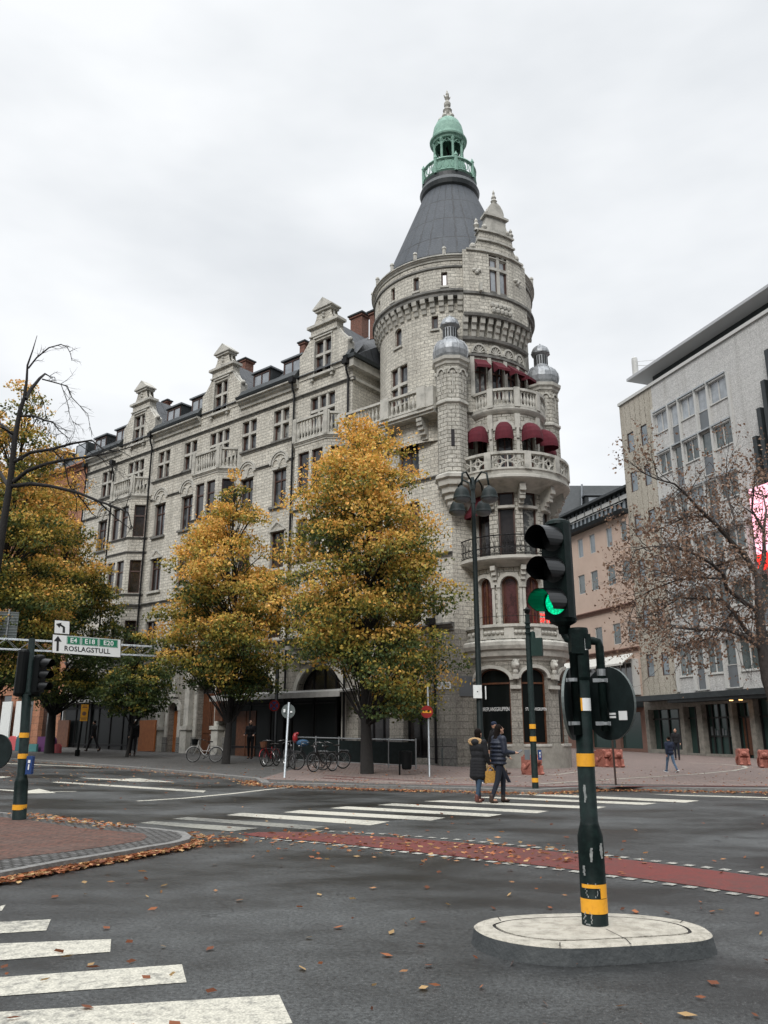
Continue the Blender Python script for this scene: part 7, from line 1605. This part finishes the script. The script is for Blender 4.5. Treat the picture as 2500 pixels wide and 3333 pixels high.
    blob('beanie' if hair=='cap' else 'hair',Hh,max(.009,vox*.7),hairmat,t)
    if hood: 
        P=[]
        for a in range(0,361,30): P.append(bz(-.10+.05*math.cos(R(a)),1.43+.06*math.sin(R(a)),.15*math.cos(R(a))))
        Hd=[('c',P[i],P[i+1],.045,.045) for i in range(12)]; blob('fur_hood',Hd,.012,hood,t,1)
        blob('hood',[('e',bz(-.10,1.42),(.13,.09,.09))],.014,top,t)
    t.scale=(k,k,k); t['_l']=1; del t['_l']
    return t,AL,AR,k
# faces: angle 0 looks away from the camera (+Y), -90 looks right (+X)
b=G(1560,2612); pw,AL,AR,k=person('woman in long black coat with fur hood and yellow bag, left of the crossing couple',b,-50,1.62,legL=(10,6),legR=(-8,8),armL=(12,35),armR=(6,18),top='coat_black',legs='jeans',shoes='boot_red',hair='bob',coat_len=.30,vox=.012,bulk=1.25,hood='fur',lean=2)
wb=Matrix.LocRotScale(Vector(b),Euler((0,0,R(-50))),Vector((k,k,k))); hnd=wb@(AR[2]+AR[3]*.09)
bag=thing('handbag','mustard yellow handbag hanging from the coated woman','handbag',hnd-V3(0,0,.35)); mb=MB(); mb.box(hnd+V3(.0,-.03,-.22),(.30,.13,.24),R(8)); mb.box(hnd+V3(.0,-.03,-.11),(.28,.11,.05),R(8)); bgo=mb.build('bag_body',MAT['mustard'],bag); bv=bgo.modifiers.new('b','BEVEL'); bv.width=.03; bv.segments=3
mb=MB(); 
for dy in(-.05,.03): mb.tube([hnd+V3(-.09,dy-.03,-.12),hnd+V3(-.05,dy-.03,-.03),hnd+V3(0,dy-.0,.01),hnd+V3(.05,dy-.03,-.03),hnd+V3(.09,dy-.03,-.12)],.011,6)
mb.build('strap',MAT['mustard'],bag,True)
b=G(1627,2613); pn,AL,AR,k=person('person in navy quilted jacket and dark jeans looking at a phone on the crossing',b,-68,1.74,legL=(22,24),legR=(-12,12),armL=(4,82),armR=(2,84),top='puffer',legs='jeans_dark',shoes='boot',hair='long',vox=.012,bulk=1.28,lean=3,headpitch=-12)
wb=Matrix.LocRotScale(Vector(b),Euler((0,0,R(-68))),Vector((k,k,k))); hnd=wb@(AR[2]+AR[3]*.11); 
ph=MB(); M_=Matrix.Translation(hnd+V3(.03,0,.03))@Euler((R(20),R(-30),R(20))).to_matrix().to_4x4(); ph.box((0,0,0),(.15,.075,.009)); ph.v=[tuple(M_@Vector(v)) for v in ph.v]; tag(ph.build('phone',MAT['phone']),'smartphone held out by the person in the navy jacket','phone')
b=G(1622,2562,KD*0); person('person in dark coat and blue sneakers mid-stride, mostly hidden behind the crossing couple',b,-80,1.70,legL=(30,2),legR=(-24,30),armL=(-20,10),armR=(25,20),top='cloth_dark',legs='jeans_dark',shoes='sneaker',vox=.016,head_yaw=0)
b=G(1612,2527,KD); person('man in dark beanie and khaki trousers walking behind the crossing couple',b,-75,1.90,legL=(30,4),legR=(-22,22),armL=(-15,15),armR=(18,20),top='cloth_dark',legs='khaki',shoes='boot',hair='cap',hairmat='cloth_navy',vox=.016)
b=G(813,2470,KD); person('dark clad person standing in the shop doorway under the long awning',b,172,1.80,legL=(4,4),legR=(-5,3),armL=(5,70),armR=(5,70),top='cloth_dark',legs='cloth_dark',vox=.018)
b=G(300,2446,KD); person('dark figure striding past the left shopfront, right of the yellow sign',b,75,1.75,legL=(24,6),legR=(-22,14),armL=(-18,20),armR=(18,25),top='cloth_dark',legs='cloth_dark',vox=.02)
b=G(430,2460,KD); person('dark clad person with a white cap walking behind the young tree',b,-160,1.78,legL=(14,6),legR=(-12,10),armL=(-12,20),armR=(12,25),top='cloth_dark',legs='cloth_dark',hair='cap',hairmat='sign_white',vox=.02)
b=G(2186,2514,KD); person('boy in navy hooded jacket and pale jeans walking away over the plaza',b,15,1.32,legL=(20,4),legR=(-16,18),armL=(-16,20),armR=(16,22),top='cloth_navy',legs='jeans_light',shoes='sneaker',hair='short',vox=.016,bulk=1.2)
b=G(2206,2474,KD); person('dark clad person standing close to the office building entrance',b,160,1.66,legL=(3,3),legR=(-3,3),armL=(4,30),armR=(4,40),top='cloth_dark',legs='jeans_dark',vox=.02)
